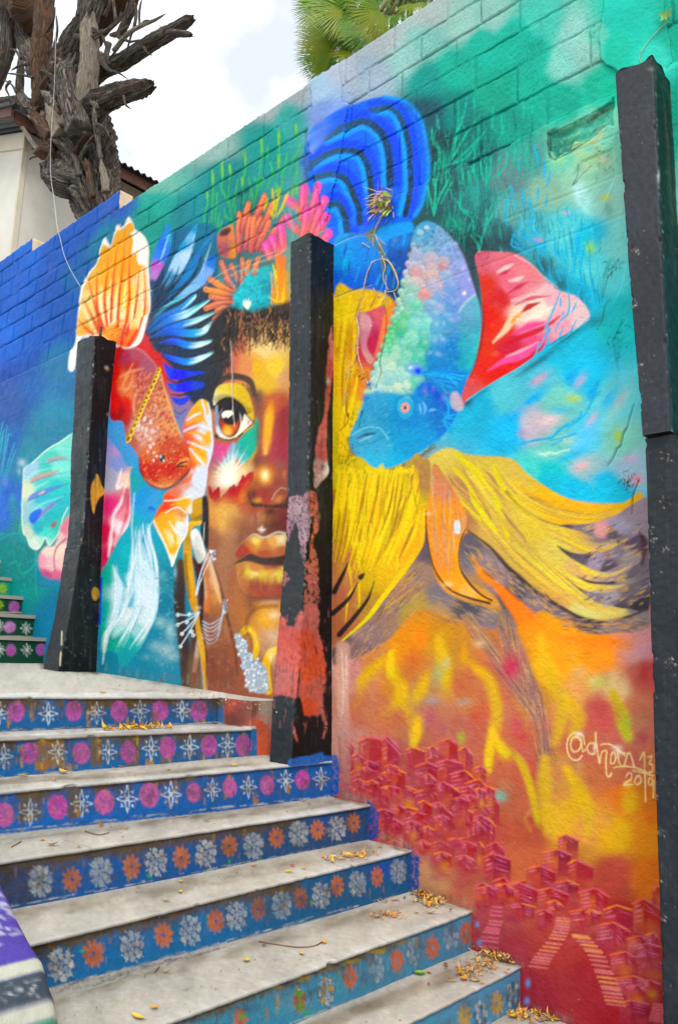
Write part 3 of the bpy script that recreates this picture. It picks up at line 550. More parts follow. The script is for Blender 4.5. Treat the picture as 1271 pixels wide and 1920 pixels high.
    for i in range(260):
        x = R.uniform(70, 720); y = R.uniform(60, 420); L = R.uniform(200, 620); k = -.10-.25*(x/720)
        y1 = min(y+L, 1150-x*.55+60); 
        if y1 < y+60: continue
        M.st(G([[x, y], [x+k*(y1-y)*.35, (y+y1)/2], [x+k*(y1-y), y1]]), [1, R.uniform(3, 8), 1], R.choice(['f0d40a', 'ecc408', 'e8d418', 'f4b80a', 'd8c818', 'c49c38', 'b08040', 'f0d820']), soft=1.2, a=.75)
    M.st(G('745,430 735,620 690,740 560,930 420,1110 300,1270 100,1450'), [3, 12, 10, 9, 3], ['e8c818', 'f8b008', 'ecc80a', 'e4d010', 'd8cc10'], soft=1.4)
    M.sts('150,820 165,900 180,1030|180,1040 150,1120 130,1300|215,600 235,800 245,900|235,1000 240,1100 235,1200|345,1000 330,1090|540,760 535,900|330,520 320,700', [4, 5, 1], 'e4cc10', G, soft=1, a=.9)
    M.sts('155,815 110,920 40,1060|280,910 250,945|230,985 150,1120 30,1230|355,975 310,1110 200,1260 80,1400', [1.5, 7, 10], '23242a', G, soft=1.2, a=.95)
    M.sts('300,330 290,480|465,230 465,320|440,400 430,520|180,150 150,230|660,230 700,440|590,380 540,560', [.8, 3, .8], '7c7030', G, soft=1.3, a=.6)
    for i in range(26):
        k = R.uniform(60, 690); M.st(G([[k, 40+R.uniform(0, 60)], [k-6, 120]]), [2, 9, 3], 'e4cc10', soft=1.6, a=.7)
    # neck streaks
    M.fill(G('770,440 830,200 810,100 860,60 1080,430 1050,640 1020,760 1040,900 1120,1020 1271,1100 1290,1150 1100,1110 940,1040 860,940 810,820 780,680'),
        cl('810,960 f0a030;830,920 d8886c;850,960 f09a28;880,980 dca068;860,1040 f0a43c;830,1060 e89848;850,1090 eca848;880,1120 f0b868;910,1130 f4ac38;840,900 c88c60'), 1.6)
    M.sts('820,160 830,430 840,700 880,880|900,250 910,600 930,850|980,420 970,640 950,930|860,450 870,700', [2, 4, 2], 'b0988c', G, soft=1.4, a=.7)
    M.sts('860,300 870,500 870,640|930,500 930,700|1000,640 980,900', [3, 8, 3], 'f89c18', G, soft=2, a=.7)
    M.sts('765,420 768,560 785,700 820,850 880,960 970,1050 1100,1105 1271,1150', [1.4, 2.6, 3, 3.6, 5], '2c2a30', G, soft=1.6)
    M.sts('1080,560 1050,620 1025,740 1040,880 1110,990 1200,1080 1290,1130', [1.5, 3, 4, 4], '2a2a32', G, soft=1.2)
    for i in range(70):
        t = R.rand(); x = 790+t*260; y = R.uniform(120, 700); M.st(G([[x, y], [x+R.uniform(-14, 10), y+90], [x+R.uniform(-10, 30), y+R.uniform(150, 240)]]), [.8, R.uniform(1.4, 4), .8], R.choice(['f0b050', 'd89468', 'c8a890', 'e8a03c', 'b08c74', 'f4c070', 'a88878']), soft=1.2, a=R.uniform(.3, .7))
    M.fill(G('990,500 1030,500 1035,590 990,590'), 'dcdcd8', 1.2); M.bls('940,1000 12 5 f4dcb0 .7|780,440 10 4 f0d8a8 .6', G)
    # second root mass, middle
    M.fill(K('175,360 280,440 400,550 500,640 580,710 720,790 830,840 950,862 1100,830 1200,800 1200,900 1000,930 860,930 700,850 600,800 520,860 430,900 400,850 330,720 200,640 140,560 130,450'),
        cl('880,1020 6c646c;900,1060 98888c;930,1090 9c8484;960,1120 60585e;1000,1140 8c7c80;1040,1160 7c7078;1100,1170 5c5258;1150,1170 8c8088;1200,1160 9c8c88;950,1160 5c5458;960,1180 907c70;900,1090 b08860;890,1050 7c7478;1060,1180 c08868'), 3)
    M.st(K('180,350 300,440 400,550 480,620 560,690 720,790 830,845 950,865 1090,835 1200,795'), [3, 8, 8, 6, 5, 3], '34323c', soft=2.2, a=.9)
    M.st(K('205,500 260,590 340,660 430,760 520,870 570,960'), [4, 14, 12, 24, 40, 60], ['e8a818', 'ff9a14', 'fc8c14', 'ff8c10', 'ff8c10', 'f8a010'], soft=6, a=.95, fade=(0, .3)); M.bls('560,900 40 24 f89410 .8 .6|620,960 50 26 eca810 .7 .4|760,960 50 14 f09030 .6 .1|900,980 46 10 ec9048 .6|1020,1000 40 8 f0944c .6|1120,970 30 10 dca090 .6', K)
    for i in range(380):
        t = R.rand(); x0 = R.uniform(150, 1150); y0 = 430+.62*(x0-150)+R.uniform(-30, 90) if x0 < 700 else R.uniform(810, 925)
        if x0 > 720 and y0 < 850-abs(x0-950)*.05: y0 = 880
        d = np.array([30., 24.]) if x0 < 650 else np.array([44., R.uniform(-6, 8)])
        M.st(K([[x0, y0], [x0+d[0]*.5, y0+d[1]*.55], [x0+d[0], y0+d[1]]]), [.8, 2.2, .8], R.choice(['c8a060', 'd0a070', '5c5258', 'a898a0', 'd8b060', '4c444c', 'e0a050']), soft=.8, a=.6)
    # trunk of roots running down
    M.st('945,1160 970,1230 1000,1300 1020,1370 1022,1430 1012,1500 1010,1540', [34, 34, 28, 26, 22, 10, 6], ['8c7c74', 'a08078', '9c7078', '946868', '8c7458', '9c7840', 'b0902c'], soft=7, a=.85)
    M.st('880,1160 930,1230 975,1300 1010,1360', [24, 20, 12, 6], ['a88c70', 'a08078', '987080', '907078'], soft=6, a=.8)
    for i in range(420):
        t = R.rand(); q = np.array([[945, 1160], [1000, 1300], [1020, 1400], [1010, 1540]]) if R.rand() < .65 else np.array([[870, 1150], [930, 1225], [975, 1300], [1015, 1370]])
        s_ = spline(q, False, 10); p = s_[R.randint(0, len(s_)-6)]+R.randn(2)*[9, 5]; d = np.array([R.uniform(2, 12), R.uniform(20, 46)])*(1 if q[0, 0] > 900 else .8)
        if q[0, 0] < 900: d = np.array([22., 30.])
        M.st([p, p+d*.5+R.randn(2), p+d], [.6, 1.6, .6], R.choice(['d8a868', 'e0b878', '5c4c50', '74606c', 'b89080', 'c87868', '8c7860']), soft=.7, a=.6)
    # ------------------------------------------------ flaming ground, yellow tongues
    Z = T(620, 1180, 3.738)
    for i in range(130):
        x, y = R.uniform(650, 1215), R.uniform(1225, 1500)
        if 980 < x < 1080 and y < 1330: continue
        M.bl(x, y, R.uniform(8, 26), R.uniform(10, 34), R.choice(['c07050', 'c86850', 'b86058', 'd08048', 'c85c60', 'c89060', 'd49a3c', 'b87468']), R.uniform(.25, .5), R.uniform(-.5, .5))
    M.sts('''470,90 440,200 460,330 500,420 520,540 570,640 610,720|430,160 330,260 230,360 190,470|520,330 500,470 400,600|790,0 770,100 800,220 820,400 850,520|920,130 1000,250 1100,330 1150,450 1170,600 1150,720 1130,860 1110,1030|1170,760 1230,860 1290,880|700,270 640,420 560,560|650,580 610,700 560,820''', [12, 24, 16], ['e4b818', 'e0b80c', 'dcb41c'], Z, soft=9, a=.9, fade=(.2, .3))
    M.sts('1150,640 1130,780 1115,900 1110,1040|1150,700 1190,820 1260,890|620,600 600,760 560,860|440,120 420,260 430,360', [8, 16, 12], ['f4c410', 'ecc80a', 'e0cc10'], Z, soft=5, a=.95, fade=(.15, .2))
    M.bls('''760,310 14 26 a8b880 .7|820,240 10 16 b8b898 .6|720,500 16 10 a8a8a4 .7|940,510 18 8 b0a898 .7|1190,1170 16 14 7cac98 .85|1020,610 14 16 d05838 .8|920,400 22 22 c06048 .7|700,620 18 30 b85a78 .7|800,690 14 16 b06070 .6|590,230 24 40 c4683c .7|920,760 10 16 a8bc20 .8|1250,280 14 20 c8405c .8|300,430 16 40 d09068 .6|640,60 16 26 f08c20 .7|350,1080 12 10 d8a818 .8|1050,100 16 10 d8c090 .7|490,620 22 24 c06a50 .7|940,180 10 30 e8b020 .6|1100,560 8 20 d8702c .6''', Z)
    Q = T(900, 1180, 3.426)
    M.sts('400,60 420,200 480,360 540,470 520,620 490,720|560,430 640,560 600,680|420,830 420,1000 440,1300|560,900 620,1000 700,1160 700,1302|960,1000 960,1150|860,420 920,560 960,690', [16, 30, 16], ['ecbc10', 'd8b414', 'd8b430'], Q, soft=9, a=.8)
    M.sts('860,400 900,520 930,620 960,690', [10, 24, 16], ['d0b818', 'b8c414', 'c0c41c'], Q, soft=6, a=.9)
    M.sts('140,770 230,810 280,880 330,1020 370,1200 390,1290', [8, 16, 13, 9], ['c8a830', 'd8bc14', 'c8b414'], Q, soft=5, a=.85, fade=(.2, .2))
    M.bls('''770,340 26 18 c4c060 .8|960,590 10 12 a4b450 .7|780,500 34 24 c05048 .75|880,560 16 20 c86050 .6|220,240 18 30 c83c64 .8|240,620 12 24 d04468 .7|280,690 14 14 cc4448 .7|640,270 22 18 dcb478 .7|980,170 20 16 d8a8a4 .8|1060,280 12 24 c03c44 .8|1050,700 14 14 c04858 .7|600,170 16 14 e4a860 .6|860,80 30 10 f08c24 .7|760,190 24 10 f0a020 .7|130,1070 14 12 88b0a0 .85|900,1050 34 16 e07818 .7|980,1120 22 30 e0b010 .8|1100,1200 16 24 dc6c14 .7|650,870 14 8 c8a868 .6|820,1200 22 40 d89050 .6|600,1150 14 30 dcb010 .7|730,330 6 5 e0d8b0 .5''', Q)
    M.sts('330,1290 300,1200 420,1100', 6, 'd8a050', Q, soft=4, a=.4)
    M.bls('990,1640 34 40 c87840 .5 .3|940,1560 30 40 b85040 .6|850,1490 20 14 b87058 .5')
    # ------------------------------------------------ red hillside houses
    def house(x, y, w, h, s=1., pk='c4587c', hot=.3):
        # two faces with slanting tops, roof slabs as light strokes; loose, sprayed edges
        x += R.uniform(-3, 3); y += R.uniform(-3, 3); w *= R.uniform(.85, 1.2); l = w*R.uniform(.3, .62); dk = R.choice(['a01c30', 'a82038', '94183c', 'b01c24', 'a83048']); mid = R.choice(['b83c48', 'c04c3c', 'b04858', 'c85c38'])
        dr = h*R.uniform(.16, .34); sf = R.uniform(1.2, 2.8)
        M.fill([(x, y+h*.12), (x+l, y), (x+l, y+h*.95), (x, y+h*.9)], [(x, y, mid), (x+l, y, dk), (x+l, y+h*.5, mid), (x, y+h, R.choice(['b8685c', 'b85c54', 'b04858']))], sf, a=R.uniform(.75, .95), smooth=False)
        M.fill([(x+l, y), (x+w, y+dr), (x+w, y+h*R.uniform(.8, 1)), (x+l, y+h*.95)], [(x+l, y, dk), (x+w, y+dr, dk), (x+w, y+h, R.choice(['b04048', 'c05840', 'a83040']))], sf, a=R.uniform(.8, .97), smooth=False)
        oc = R.choice(['f08c38', 'ec7848', 'e8704c', 'dc6470', 'd87080'])
        M.st([(x-2, y+h*.13), (x+l*.95, y)], [2, 4.6, 2], oc, a=.85, soft=1.3); M.st([(x+l, y), (x+w+2, y+dr)], [2, 3.6, 1.6], R.choice(['e8886c', 'e07080', 'f09840', 'd87890']), a=.85, soft=1.1)
        for k in range(R.randint(1, 5)):
            yy = y+h*(.16+.13*k); M.st([(x+R.uniform(0, 4), yy+h*.07), (x+l*R.uniform(.6, .95), yy)], [1, R.uniform(2, 4), 1], R.choice([pk, 'd87c94', 'd87890', 'e08878', 'd08898']), soft=1.3, a=.85)
        for k in range(R.randint(0, 5)):
            yy = y+h*(.14+.14*k); M.st([(x+l*1.1, yy), (x+w*R.uniform(.7, 1), yy+dr*.7)], [1, R.uniform(1.6, 3.4), 1], R.choice([pk, 'd07898', 'd07088', 'c05c80']), soft=1.2, a=.8)
        M.fill([(x, y+h*.7), (x+w, y+h*.75), (x+w, y+h*1.5), (x, y+h*1.5)], [(x, y+h*.7, dk), (x+w, y+h*1.4, 'b45848'), (x, y+h*1.4, 'b05058')], 6, a=.38, smooth=False)
        if R.rand() < .25: M.bl(x+w*.6, y+h*.8, w*.35, h*.35, R.choice(['e09028', 'dca020', 'd87830']), .55)
    M.bls('720,1440 70 50 a83850 .45|790,1470 60 60 b03848 .45|860,1560 50 80 b03c40 .4|700,1530 60 50 a05068 .5|1060,1700 90 70 b03038 .5|1150,1780 90 80 a81c28 .6|980,1840 90 70 a03040 .5')
    Hs = [(643,1388,22,60),(676,1380,44,60),(722,1386,30,56),(766,1404,28,36),(804,1402,22,30),(828,1386,28,36),(866,1404,24,44),(784,1434,38,50),(824,1428,34,44),(852,1446,30,46),(894,1438,16,36),(880,1464,34,50),(748,1474,34,36),(782,1478,40,50),(832,1474,34,44),(864,1478,24,40),(910,1494,22,50),
          (750,1516,34,40),(812,1516,44,60),(882,1506,32,46),(905,1536,28,56),(662,1440,30,60),(690,1460,30,60),(760,1530,40,40),(850,1570,50,50),(884,1554,34,40),(815,1580,36,40),(918,1578,24,46),(912,1600,34,50),(690,1520,40,50),(900,1655,30,40),(932,1650,28,50),(962,1652,48,50)]
    M.bls('740,1420 60 34 a02c40 .5|830,1460 60 50 a8283c .5|880,1540 40 60 b42c2c .5|1060,1640 60 50 a82430 .5|1160,1720 70 60 a01420 .6|1000,1700 50 40 b04038 .4')
    for x, y, w, h in Hs: house(x-3, y-3, w*1.25, h*1.25)
    for i in range(46):
        t = R.rand(); x = 660+250*R.rand(); y = 1410+R.uniform(0, 150)+(x-660)*.25; house(x, y, R.uniform(16, 30), R.uniform(22, 44))
    for i in range(330):
        x = R.uniform(650, 940); y = R.uniform(1400, 1640)
        if y < 1385+abs(x-790)*.15: continue
        M.st([(x, y), (x+R.uniform(5, 14), y+R.uniform(-2, 4))], [.8, R.uniform(1.2, 3), .8], R.choice(['d86c88', 'c84c6c', 'e08878', '9c2440', 'b83048', 'd87860']), soft=1.2, a=R.uniform(.25, .6))
    M.st('676,1381 700,1384 724,1386 752,1414', [3, 2, 3], 'd87080', a=.8)
    D = T(900, 1540, 3.426)
    Hb = [('500,90',150,150),('405,180',180,160),('575,250',160,180),('305,285',175,150),('500,375',150,100),('375,420',180,150),('655,430',150,180),('200,400',180,150),('185,535',160,100),('575,555',170,140),('800,540',230,200),('990,490',180,220),('1105,405',90,110),('750,650',190,160),('945,730',150,120),('845,835',150,140),('1020,890',150,100),('875,985',180,120),('1060,1020',110,100),('1080,710',90,130),('435,510',100,90),('370,555',90,120),('1120,1180',80,160),('10,400',90,120),('110,390',100,120),('960,1040',120,110),('900,1150',150,140),('1010,780',150,120),('690,560',80,90)]
    for p, w, h in Hb:
        q = D(p)[0]; house(q[0], q[1], w/3.3, h/3.1, hot=.2)
    def stairs(path, w0, w1, n, cols):
        q = spline(D(path), False, 8); idx = np.linspace(0, len(q)-1, n).astype(int)
        for k, i in enumerate(idx):
            w = w0+(w1-w0)*k/n; x, y = q[i]
            M.st([(x-w/2, y+1.5), (x+w/2, y+w*.16)], [3.6, 4.4, 3.2], R.choice(cols), soft=1.1, a=.9); M.st([(x-w/2, y+4), (x+w/2, y+4+w*.16)], [1, 1.8, 1], '9c2c48', soft=.8, a=.8)
    stairs('540,610 530,680 490,760 420,850 380,920', 24, 34, 16, ['e0887c', 'dc7c80', 'e89068'])
    stairs('120,540 110,640 80,700 70,790', 18, 34, 11, ['d87884', 'd46c80'])
    stairs('650,720 740,820 800,940 850,1060 880,1160', 30, 36, 19, ['e0887c', 'e8a060', 'dc7c78'])
    stairs('1150,1160 1130,1300', 18, 24, 8, ['d06870'])
    M.bls('540,1000 60 40 a83838 .45|400,1050 50 40 9c3040 .5|650,1200 60 40 a43040 .5|850,1250 60 30 a01c2c .6|250,850 30 30 b04850 .5|60,820 30 20 a84858 .5|950,440 16 14 8c4848 .4', D)
    for i in range(260):
        x, y = R.uniform(660, 1220), R.uniform(1500, 1900); M.bl(x, y, .9, .9, R.choice(['e0a0a0', '8c2030', 'd08080', 'c86060']), .5, 0, .3)
    # signature
    SG = ['f0d090', 'f4dca0']
    M.sts('''630,690 600,700 590,750 610,785 645,770 655,720 630,690|655,700 665,780 685,770|680,740 665,680 610,665 570,710 570,790 600,835 640,835 660,810|750,735 715,730 695,760 710,795 740,800|750,660 755,740 775,860|
    775,860 790,790 820,780 815,850 820,930 840,945 850,920|780,740 830,735 880,760 940,810|850,800 845,850 865,860 880,820 865,790 850,800|890,770 900,850 920,880|880,780 960,800|930,880 965,790 1000,890|865,890 900,880 1000,885 1120,940|
    1035,835 1060,790 1065,900 1070,1105|1085,820 1110,815 1095,860 1115,870 1115,910 1095,915|985,905 1040,915 1110,935|945,945 960,920 980,930 975,960 930,995 985,995|1010,945 1000,975 1015,995 1040,975 1030,940 1010,945|1115,960 1095,955 1088,985 1105,1000 1120,970 1120,1080''', 2.6, SG, Q, soft=.8, a=.95)
    M.bls('645,675 9 7 f8f0e0 .6|745,760 4 12 f8ecd8 .7|890,760 12 7 f0e4d8 .6|900,790 8 8 f0e4d8 .5', Q)
    # ------------------------------------------------ left: fan tail of the red fish
    c1 = T(120, 390, 4.237)
    M.fill(c1('45,1280 60,1140 95,1060 110,850 130,700 150,600 200,510 258,440 288,330 318,250 335,240 372,300 400,210 420,140 445,138 465,155 500,90 520,72 552,125 566,170 600,188 650,240 678,330 674,450 684,600 692,800 664,930 625,1060 565,1112 500,1126 440,1110 250,1040 130,1050 95,1280'), 'f0ece2', 1.3)
    M.fill(c1('105,1010 118,850 145,710 160,640 205,525 262,450 296,335 318,290 372,312 402,225 425,175 465,165 505,125 545,120 558,175 530,200 552,260 540,380 575,340 590,440 630,455 655,480 672,600 680,790 640,900 590,1040 520,1110 440,1090 250,1005'),
        cl('190,480 e0a838;200,440 d8a83c;235,440 dca43c;170,520 e0b458;215,520 f4b020;230,470 f0ac18;250,500 f8a814;165,570 ecd08c;190,580 f0d898;215,600 f4e4b0;240,560 fcc838;255,590 f4d890;180,620 e8c070;215,620 f0a030;235,640 e87c1c;160,610 e0b058;270,520 ecd8a8;270,560 f0dcb0;275,590 f0c078;250,640 f08c28;150,600 ecc878'), 1.4)
    M.sts('''230,1005 150,930 112,880|280,990 210,830 150,720|292,980 255,800 215,640 195,545|318,960 268,780 262,600 268,500|345,930 325,720 345,520 352,380|375,900 385,680 405,470 440,230|430,940 440,720 468,480 490,230|495,960 520,720 520,500 530,300|
    510,1010 565,830 590,640 600,480|525,1095 620,920 652,720 640,490|470,1080 500,900 520,780''', [6.5, 5, 3.6, 2.4], ['d83a10', 'd84a14', 'e4703c', 'e89858'], c1, soft=1.6, a=.9)
    M.sts('250,980 180,850 130,770|330,930 295,780 300,620|362,920 358,740 375,560|410,920 415,740 430,560|465,930 480,740 495,560|540,960 550,800 555,650|600,960 625,800 622,560', [2.6, 4.6, 3], ['f8ecc0', 'f8f0d0', 'f4d890'], c1, soft=1.8, a=.8)
    M.sts('400,940 440,900 500,900|450,1000 480,960|300,1000 340,980', [3, 8, 3], 'f08418', c1, soft=3, a=.7)
    # blue plumes
    M.fill('283,600 290,520 300,470 330,430 400,420 412,470 405,560 418,640 415,700 398,760 380,770 350,740 330,700 310,670 288,650', cl('300,560 28405c;340,480 1c6a8c;390,450 1c7a94;390,600 2f3a48;350,640 283a54;400,700 2c343e;360,720 1c3050;330,560 1c3a54'), 5)
    M.fill(c1('830,118 858,230 842,340 780,480 700,640 684,560 700,420 760,250'), cl('315,425 1c90c8;310,455 2a7cdc;300,480 4a88e0;295,500 c070c0;290,515 b888c8;287,535 3a4a78;320,450 2aa4c8'), 1.6)
    M.fill(c1('1065,118 1040,250 1000,400 900,560 715,745 790,580 880,380 960,250'), cl('370,425 2a9cc8;360,450 7cb8dc;350,480 c0d8ec;330,500 b0d0e8;340,460 30a0c8;320,520 5898c0;300,550 1c5070'), 1.6)
    M.fill(c1('1190,215 1110,330 1075,430 1000,550 880,680 735,805 900,600 1000,440 1090,300'), cl('395,445 2090c8;380,480 1480b8;360,510 1c88c0;330,550 2478a8;310,575 1c4c70'), 1.6)
    M.fill(c1('1195,370 1200,480 1120,600 960,725 820,805 660,985 740,840 900,700 1060,540 1130,420'), cl('395,490 2a88dc;385,510 8cb4e8;360,550 90c0e0;330,575 68b0c0;310,590 3a8898;290,610 2c6070'), 1.6)
    M.sts('920,460 880,560 800,680|870,480 780,640 720,760|1080,440 1040,520 1000,580|840,540 760,680|1090,380 1080,450', [1, 4, 1], '1c2c40', c1, soft=1.2, a=.85)
    M.sts('1040,210 990,370 930,470|840,200 800,330 760,440|1170,280 1130,400 1090,520', [1, 4, 1], 'b8dcf0', c1, soft=1.8, a=.7)
    M.sts('710,740 720,760 870,560|690,820 880,660 1050,590|720,860 800,790', [1.5, 3, 1], '0f2234', c1, soft=1.2, a=.7)
    fe = [('670,985 780,880 950,800 1040,720 1062,690', 12, ['184868', '1c6cb8', '40a8d8', '18a0b0']), ('680,1000 850,895 980,850 1080,790 1168,730', 13, ['1c5080', '2a80d4', 'c0e8f4', '20b0b4', '18a4a8']),
          ('700,1040 830,970 960,930 1080,890 1222,822', 13, ['1c3c5c', '1c60cc', '3a8cdc', 'a8e0e8', '18a8a8']), ('740,1030 860,990 1000,1000 1100,990 1150,950 1192,893', 14, ['1c4070', '1868d4', '40b0d0', 'd8f4f4', '1cacb0']),
          ('770,1085 880,1060 1000,1095 1100,1085 1212,1040', 13, ['1c3458', '1450d8', '1c90d4', 'd4f0f0', '18b0b0']), ('800,1165 880,1195 1000,1225 1100,1195 1212,1135', 13, ['1848b0', '1c60e0', '1898d8', 'd8f4f4', '18b0b8'])]
    for p, w, c in fe:
        q = c1(p); M.st(q+[0, 3.], [w*.5, w*1.25, w*1.25, w*.9, 3], '1f2a38', soft=2, a=.8); M.st(q, [w*.35, w, w*1.05, w*.75, 2], c, soft=1.1)
        s_ = spline(q, False, 6); M.st(s_[len(s_)//2:]+[0, 2.2], [1, 4, 2], 'e8f8f8', soft=1.5, a=.75, n=1); M.st(s_[:len(s_)*2//3]-[0, 2.], [1, 2.4, 1], '2a90e8', soft=1, a=.6, n=1)
    r5 = T(200, 630, 5.526)
    M.fill(r5('610,280 680,330 800,360 930,370 1035,385 900,420 780,455 690,455 640,400'), cl('320,690 1c50d8;340,700 0c34e0;370,700 1450d0'), 1.4)
    M.fill(r5('650,490 760,500 870,470 1010,485 1005,540 880,575 740,585 670,550'), cl('325,725 1c60c8;345,725 0828f0;375,725 1c50c0'), 1.4)
    M.fill(r5('690,640 780,650 880,625 850,690 790,725 730,700'), '1450d0', 1.4)
    M.sts('720,780 780,810 840,770|700,830 760,850', 3, '1c4c98', r5, soft=2, a=.7)
    M.sts('600,180 700,200 860,240|640,440 740,490 880,450|680,610 780,620 900,590', [2, 5, 2], '1c2838', r5, soft=1.4, a=.8)
    # ------------------------------------------------ coral crown
    M.bls('475,400 46 40 2f3440 .55|440,480 50 40 503840 .55|420,600 30 40 343034 .7|500,500 40 30 504048 .5')
    M.fill(c2('200,960 230,900 300,850 330,880 350,1090 300,1120 220,1090'), cl('415,440 c87868;430,430 d8905c;420,470 a86068;440,475 d89048'), 1.4)
    M.bl(*c2([[265, 910]])[0], 15, 8, '5a3040', .95, -.55, .6); M.bl(*c2([[265, 910]])[0], 16, 9, 'e09868', .0)
    tubes = '''375,1060 372,900 378,765|400,900 425,790 450,690|430,1040 445,900 465,800|500,1040 515,900 535,800|500,800 540,720 578,625|540,900 600,780 640,685|520,1040 570,920 610,830|560,1060 650,920 740,780|470,1060 480,940 490,800'''
    for q in tubes.split('|'):
        p = c2(q); M.st(p, [13, 14, 11], '5c2c34', soft=1.6, a=.8); M.st(p, [11, 12, 9.5], ['b86068', 'd87860', 'e8885c'], soft=1); M.st(p+[-1.6, 0], [2, 4, 3], ['d88878', 'f0a488'], soft=1.6, a=.7)
    for q in '870,800 880,680 890,560|850,730 800,690 755,650|935,880 960,720 1005,550|955,920 1000,780 1060,660|975,960 1010,880 1065,790|1025,1000 1060,970 1095,930|830,900 790,850 755,795|725,1050 715,950 700,860|695,1080 665,1020 640,965|625,1110 605,1060 590,1015|880,940 900,820 905,740'.split('|'):
        p = c2(q); M.st(p, [14, 19, 18], '6a4a70', soft=2, a=.6); M.st(p, [12, 16, 16], ['e88070', 'e06c90', 'e868b0'], soft=1.4); M.st(p+[-2, 0], [2, 5, 5], ['f09c8c', 'f490c8'], soft=2.4, a=.7)
    M.sts('640,570 650,700 640,760|700,560 680,650 660,780|760,600 720,700 670,790|600,650 570,740|620,740 650,800|740,640 760,610', [3, 6, 2], 'd8c838', c2, soft=1.4, a=.85)
    M.sts('740,700 780,760 800,900 790,980|820,700 830,800|760,700 800,740|730,730 750,800', [2, 4.4, 2], '88a8a8', c2, soft=1.2, a=.8)
    M.sts('350,640 460,575|640,860 720,830 890,750', [2, 3, 2], '2a1420', c2, a=.8)
    e4 = T(370, 460, 4.707)
    for q, cc in (('360,420 270,290 210,150', 'c87870'), ('400,350 340,260 300,180', 'c07068'), ('400,330 410,220 395,130', 'c87c68'), ('450,300 450,220 455,150', 'd08c50'), ('510,290 525,200 540,120', 'd08468'), ('340,430 230,370 115,300', 'e0904c'), ('330,450 210,420 90,395', 'e09448'), ('330,490 230,480 135,455', 'd07c60'), ('320,510 200,520 90,560', 'cc7458'), ('300,560 240,555 190,580', 'd08068'), ('310,600 230,610 165,655', 'd07c64')):
        p = e4(q); M.st(p, [14, 14, 12], '5c2c34', soft=1.4, a=.8); M.st(p, [10, 12, 10], ['b05c58', cc, cc], soft=1); M.st(p+[0, -2.], [2, 3.6, 3], 'eca880', soft=1.4, a=.6); M.bl(p[-1][0], p[-1][1], 4.2, 5.2, 'e8a878', .9, .5, .5); M.bl(p[-1][0], p[-1][1], 2.4, 3.2, '6a3038', .85, .5, .4)
    M.fill(e4('330,440 380,380 460,260 530,280 560,210 640,190 700,240 690,330 670,440 650,540 560,590 420,615 340,605 280,560 330,510'), cl('460,520 30c0c4;480,560 28b8c4;500,510 3cb0b4;510,540 2a98a4;450,580 28b8c0;490,580 20a0a8'), 3)
    for i in range(230):
        x, y = e4([[R.uniform(300, 690), R.uniform(210, 600)]])[0]
        if y < 505-(x-430)*.0 and x < 470-(y-470)*.6: continue
        M.bl(x, y, R.uniform(1.4, 3.2), R.uniform(2, 4.4), R.choice(['1c8088', '60dcdc', '1c98a4', '40c8cc', '187078']), .6, R.uniform(-.5, .5))
    M.sts('450,560 420,490|455,560 440,480|460,555 465,480|462,555 485,500|450,560 415,520', [3, 3.6, 1.6], 'f0f4d8', e4, soft=1)
    for i in range(34):
        a = R.uniform(-.42, .35); x0, y0 = e4([[745, 520]])[0]; L = R.uniform(30, 75)
        x0 += R.uniform(-14, 10); M.st([(x0+math.sin(a)*18, y0), (x0+math.sin(a)*12, y0-L*.5), (x0+math.sin(a)*L*.5+R.uniform(-3, 3), y0-L)], [2, 3, 1.4], R.choice(['e4cc10', 'd8c414', 'f0d818', 'ff9c14', 'ff8c18', 'c8a818']), soft=.8, a=.9)
    M.sts('740,80 750,250 745,480|700,60 730,200 740,330|780,100 765,260 760,400', [5, 9, 6], ['f07848', 'ff9414', 'ff9c10'], e4, soft=1.6, a=.9)
    M.sts('655,465 700,500 730,520|680,180 700,260 695,350', [3, 4, 2], 'dcc814', e4, a=.9)
    # ------------------------------------------------ face
    M.fill('415,650 440,610 480,590 545,580 600,580 602,1340 405,1340 398,1150 392,1050 388,950 392,870 400,760', cl('''430,680 c8745a;470,690 d89068;500,650 e8cc90;530,640 e0c080;520,690 e8c858;480,690 e0b440;500,715 dcb448;540,705 d8a878;440,640 a86050;
      420,720 c88060;480,760 a86a48;470,800 b06840;540,780 a04848;535,840 b04a54;520,760 c06848;470,900 c06a30;460,940 b85a38;490,940 a84838;530,920 a05a48;420,980 d09048;430,960 e0b060;400,1010 986044;430,1040 a47858;450,1100 a06040;470,1160 b87838;500,1150 e0a030;
      520,1190 d8b088;410,1100 a87860;420,1250 8a4a38;450,1250 9a6048;480,1000 985840;520,1000 703828;540,1000 803030;440,1180 a06844;470,1050 98604c;500,1110 904838;400,900 b06048;600,800 8c4440;600,1100 904838'''), 2.2)
    # hair of the face
    M.fill('398,610 430,575 470,585 510,575 560,562 590,562 590,596 545,602 520,608 490,612 470,616 450,624 438,650 425,690 418,720 412,760 400,770 380,760 395,700 400,660', cl('420,620 2c2a2c;500,600 40342c;540,590 4c3c30;405,720 30343a;430,650 302826;470,620 382e28'), 6)
    for i in range(230):
        x = R.uniform(420, 600); y = R.uniform(580, 634)-(x-420)*.06; b = R.uniform(-8, 8); M.st([(x, y), (x+b, y+R.uniform(6, 12)), (x+b*.2+R.uniform(-5, 3), y+R.uniform(16, 24)), (x-b*.7, y+R.uniform(24, 38))], [1.2, R.uniform(2, 4), 2.4, .8], R.choice(['241e1e', '2c2422', '181618', '201a1a', '3c2c24', '302420', '9c6c48', 'b88458']), soft=.8, a=.85)
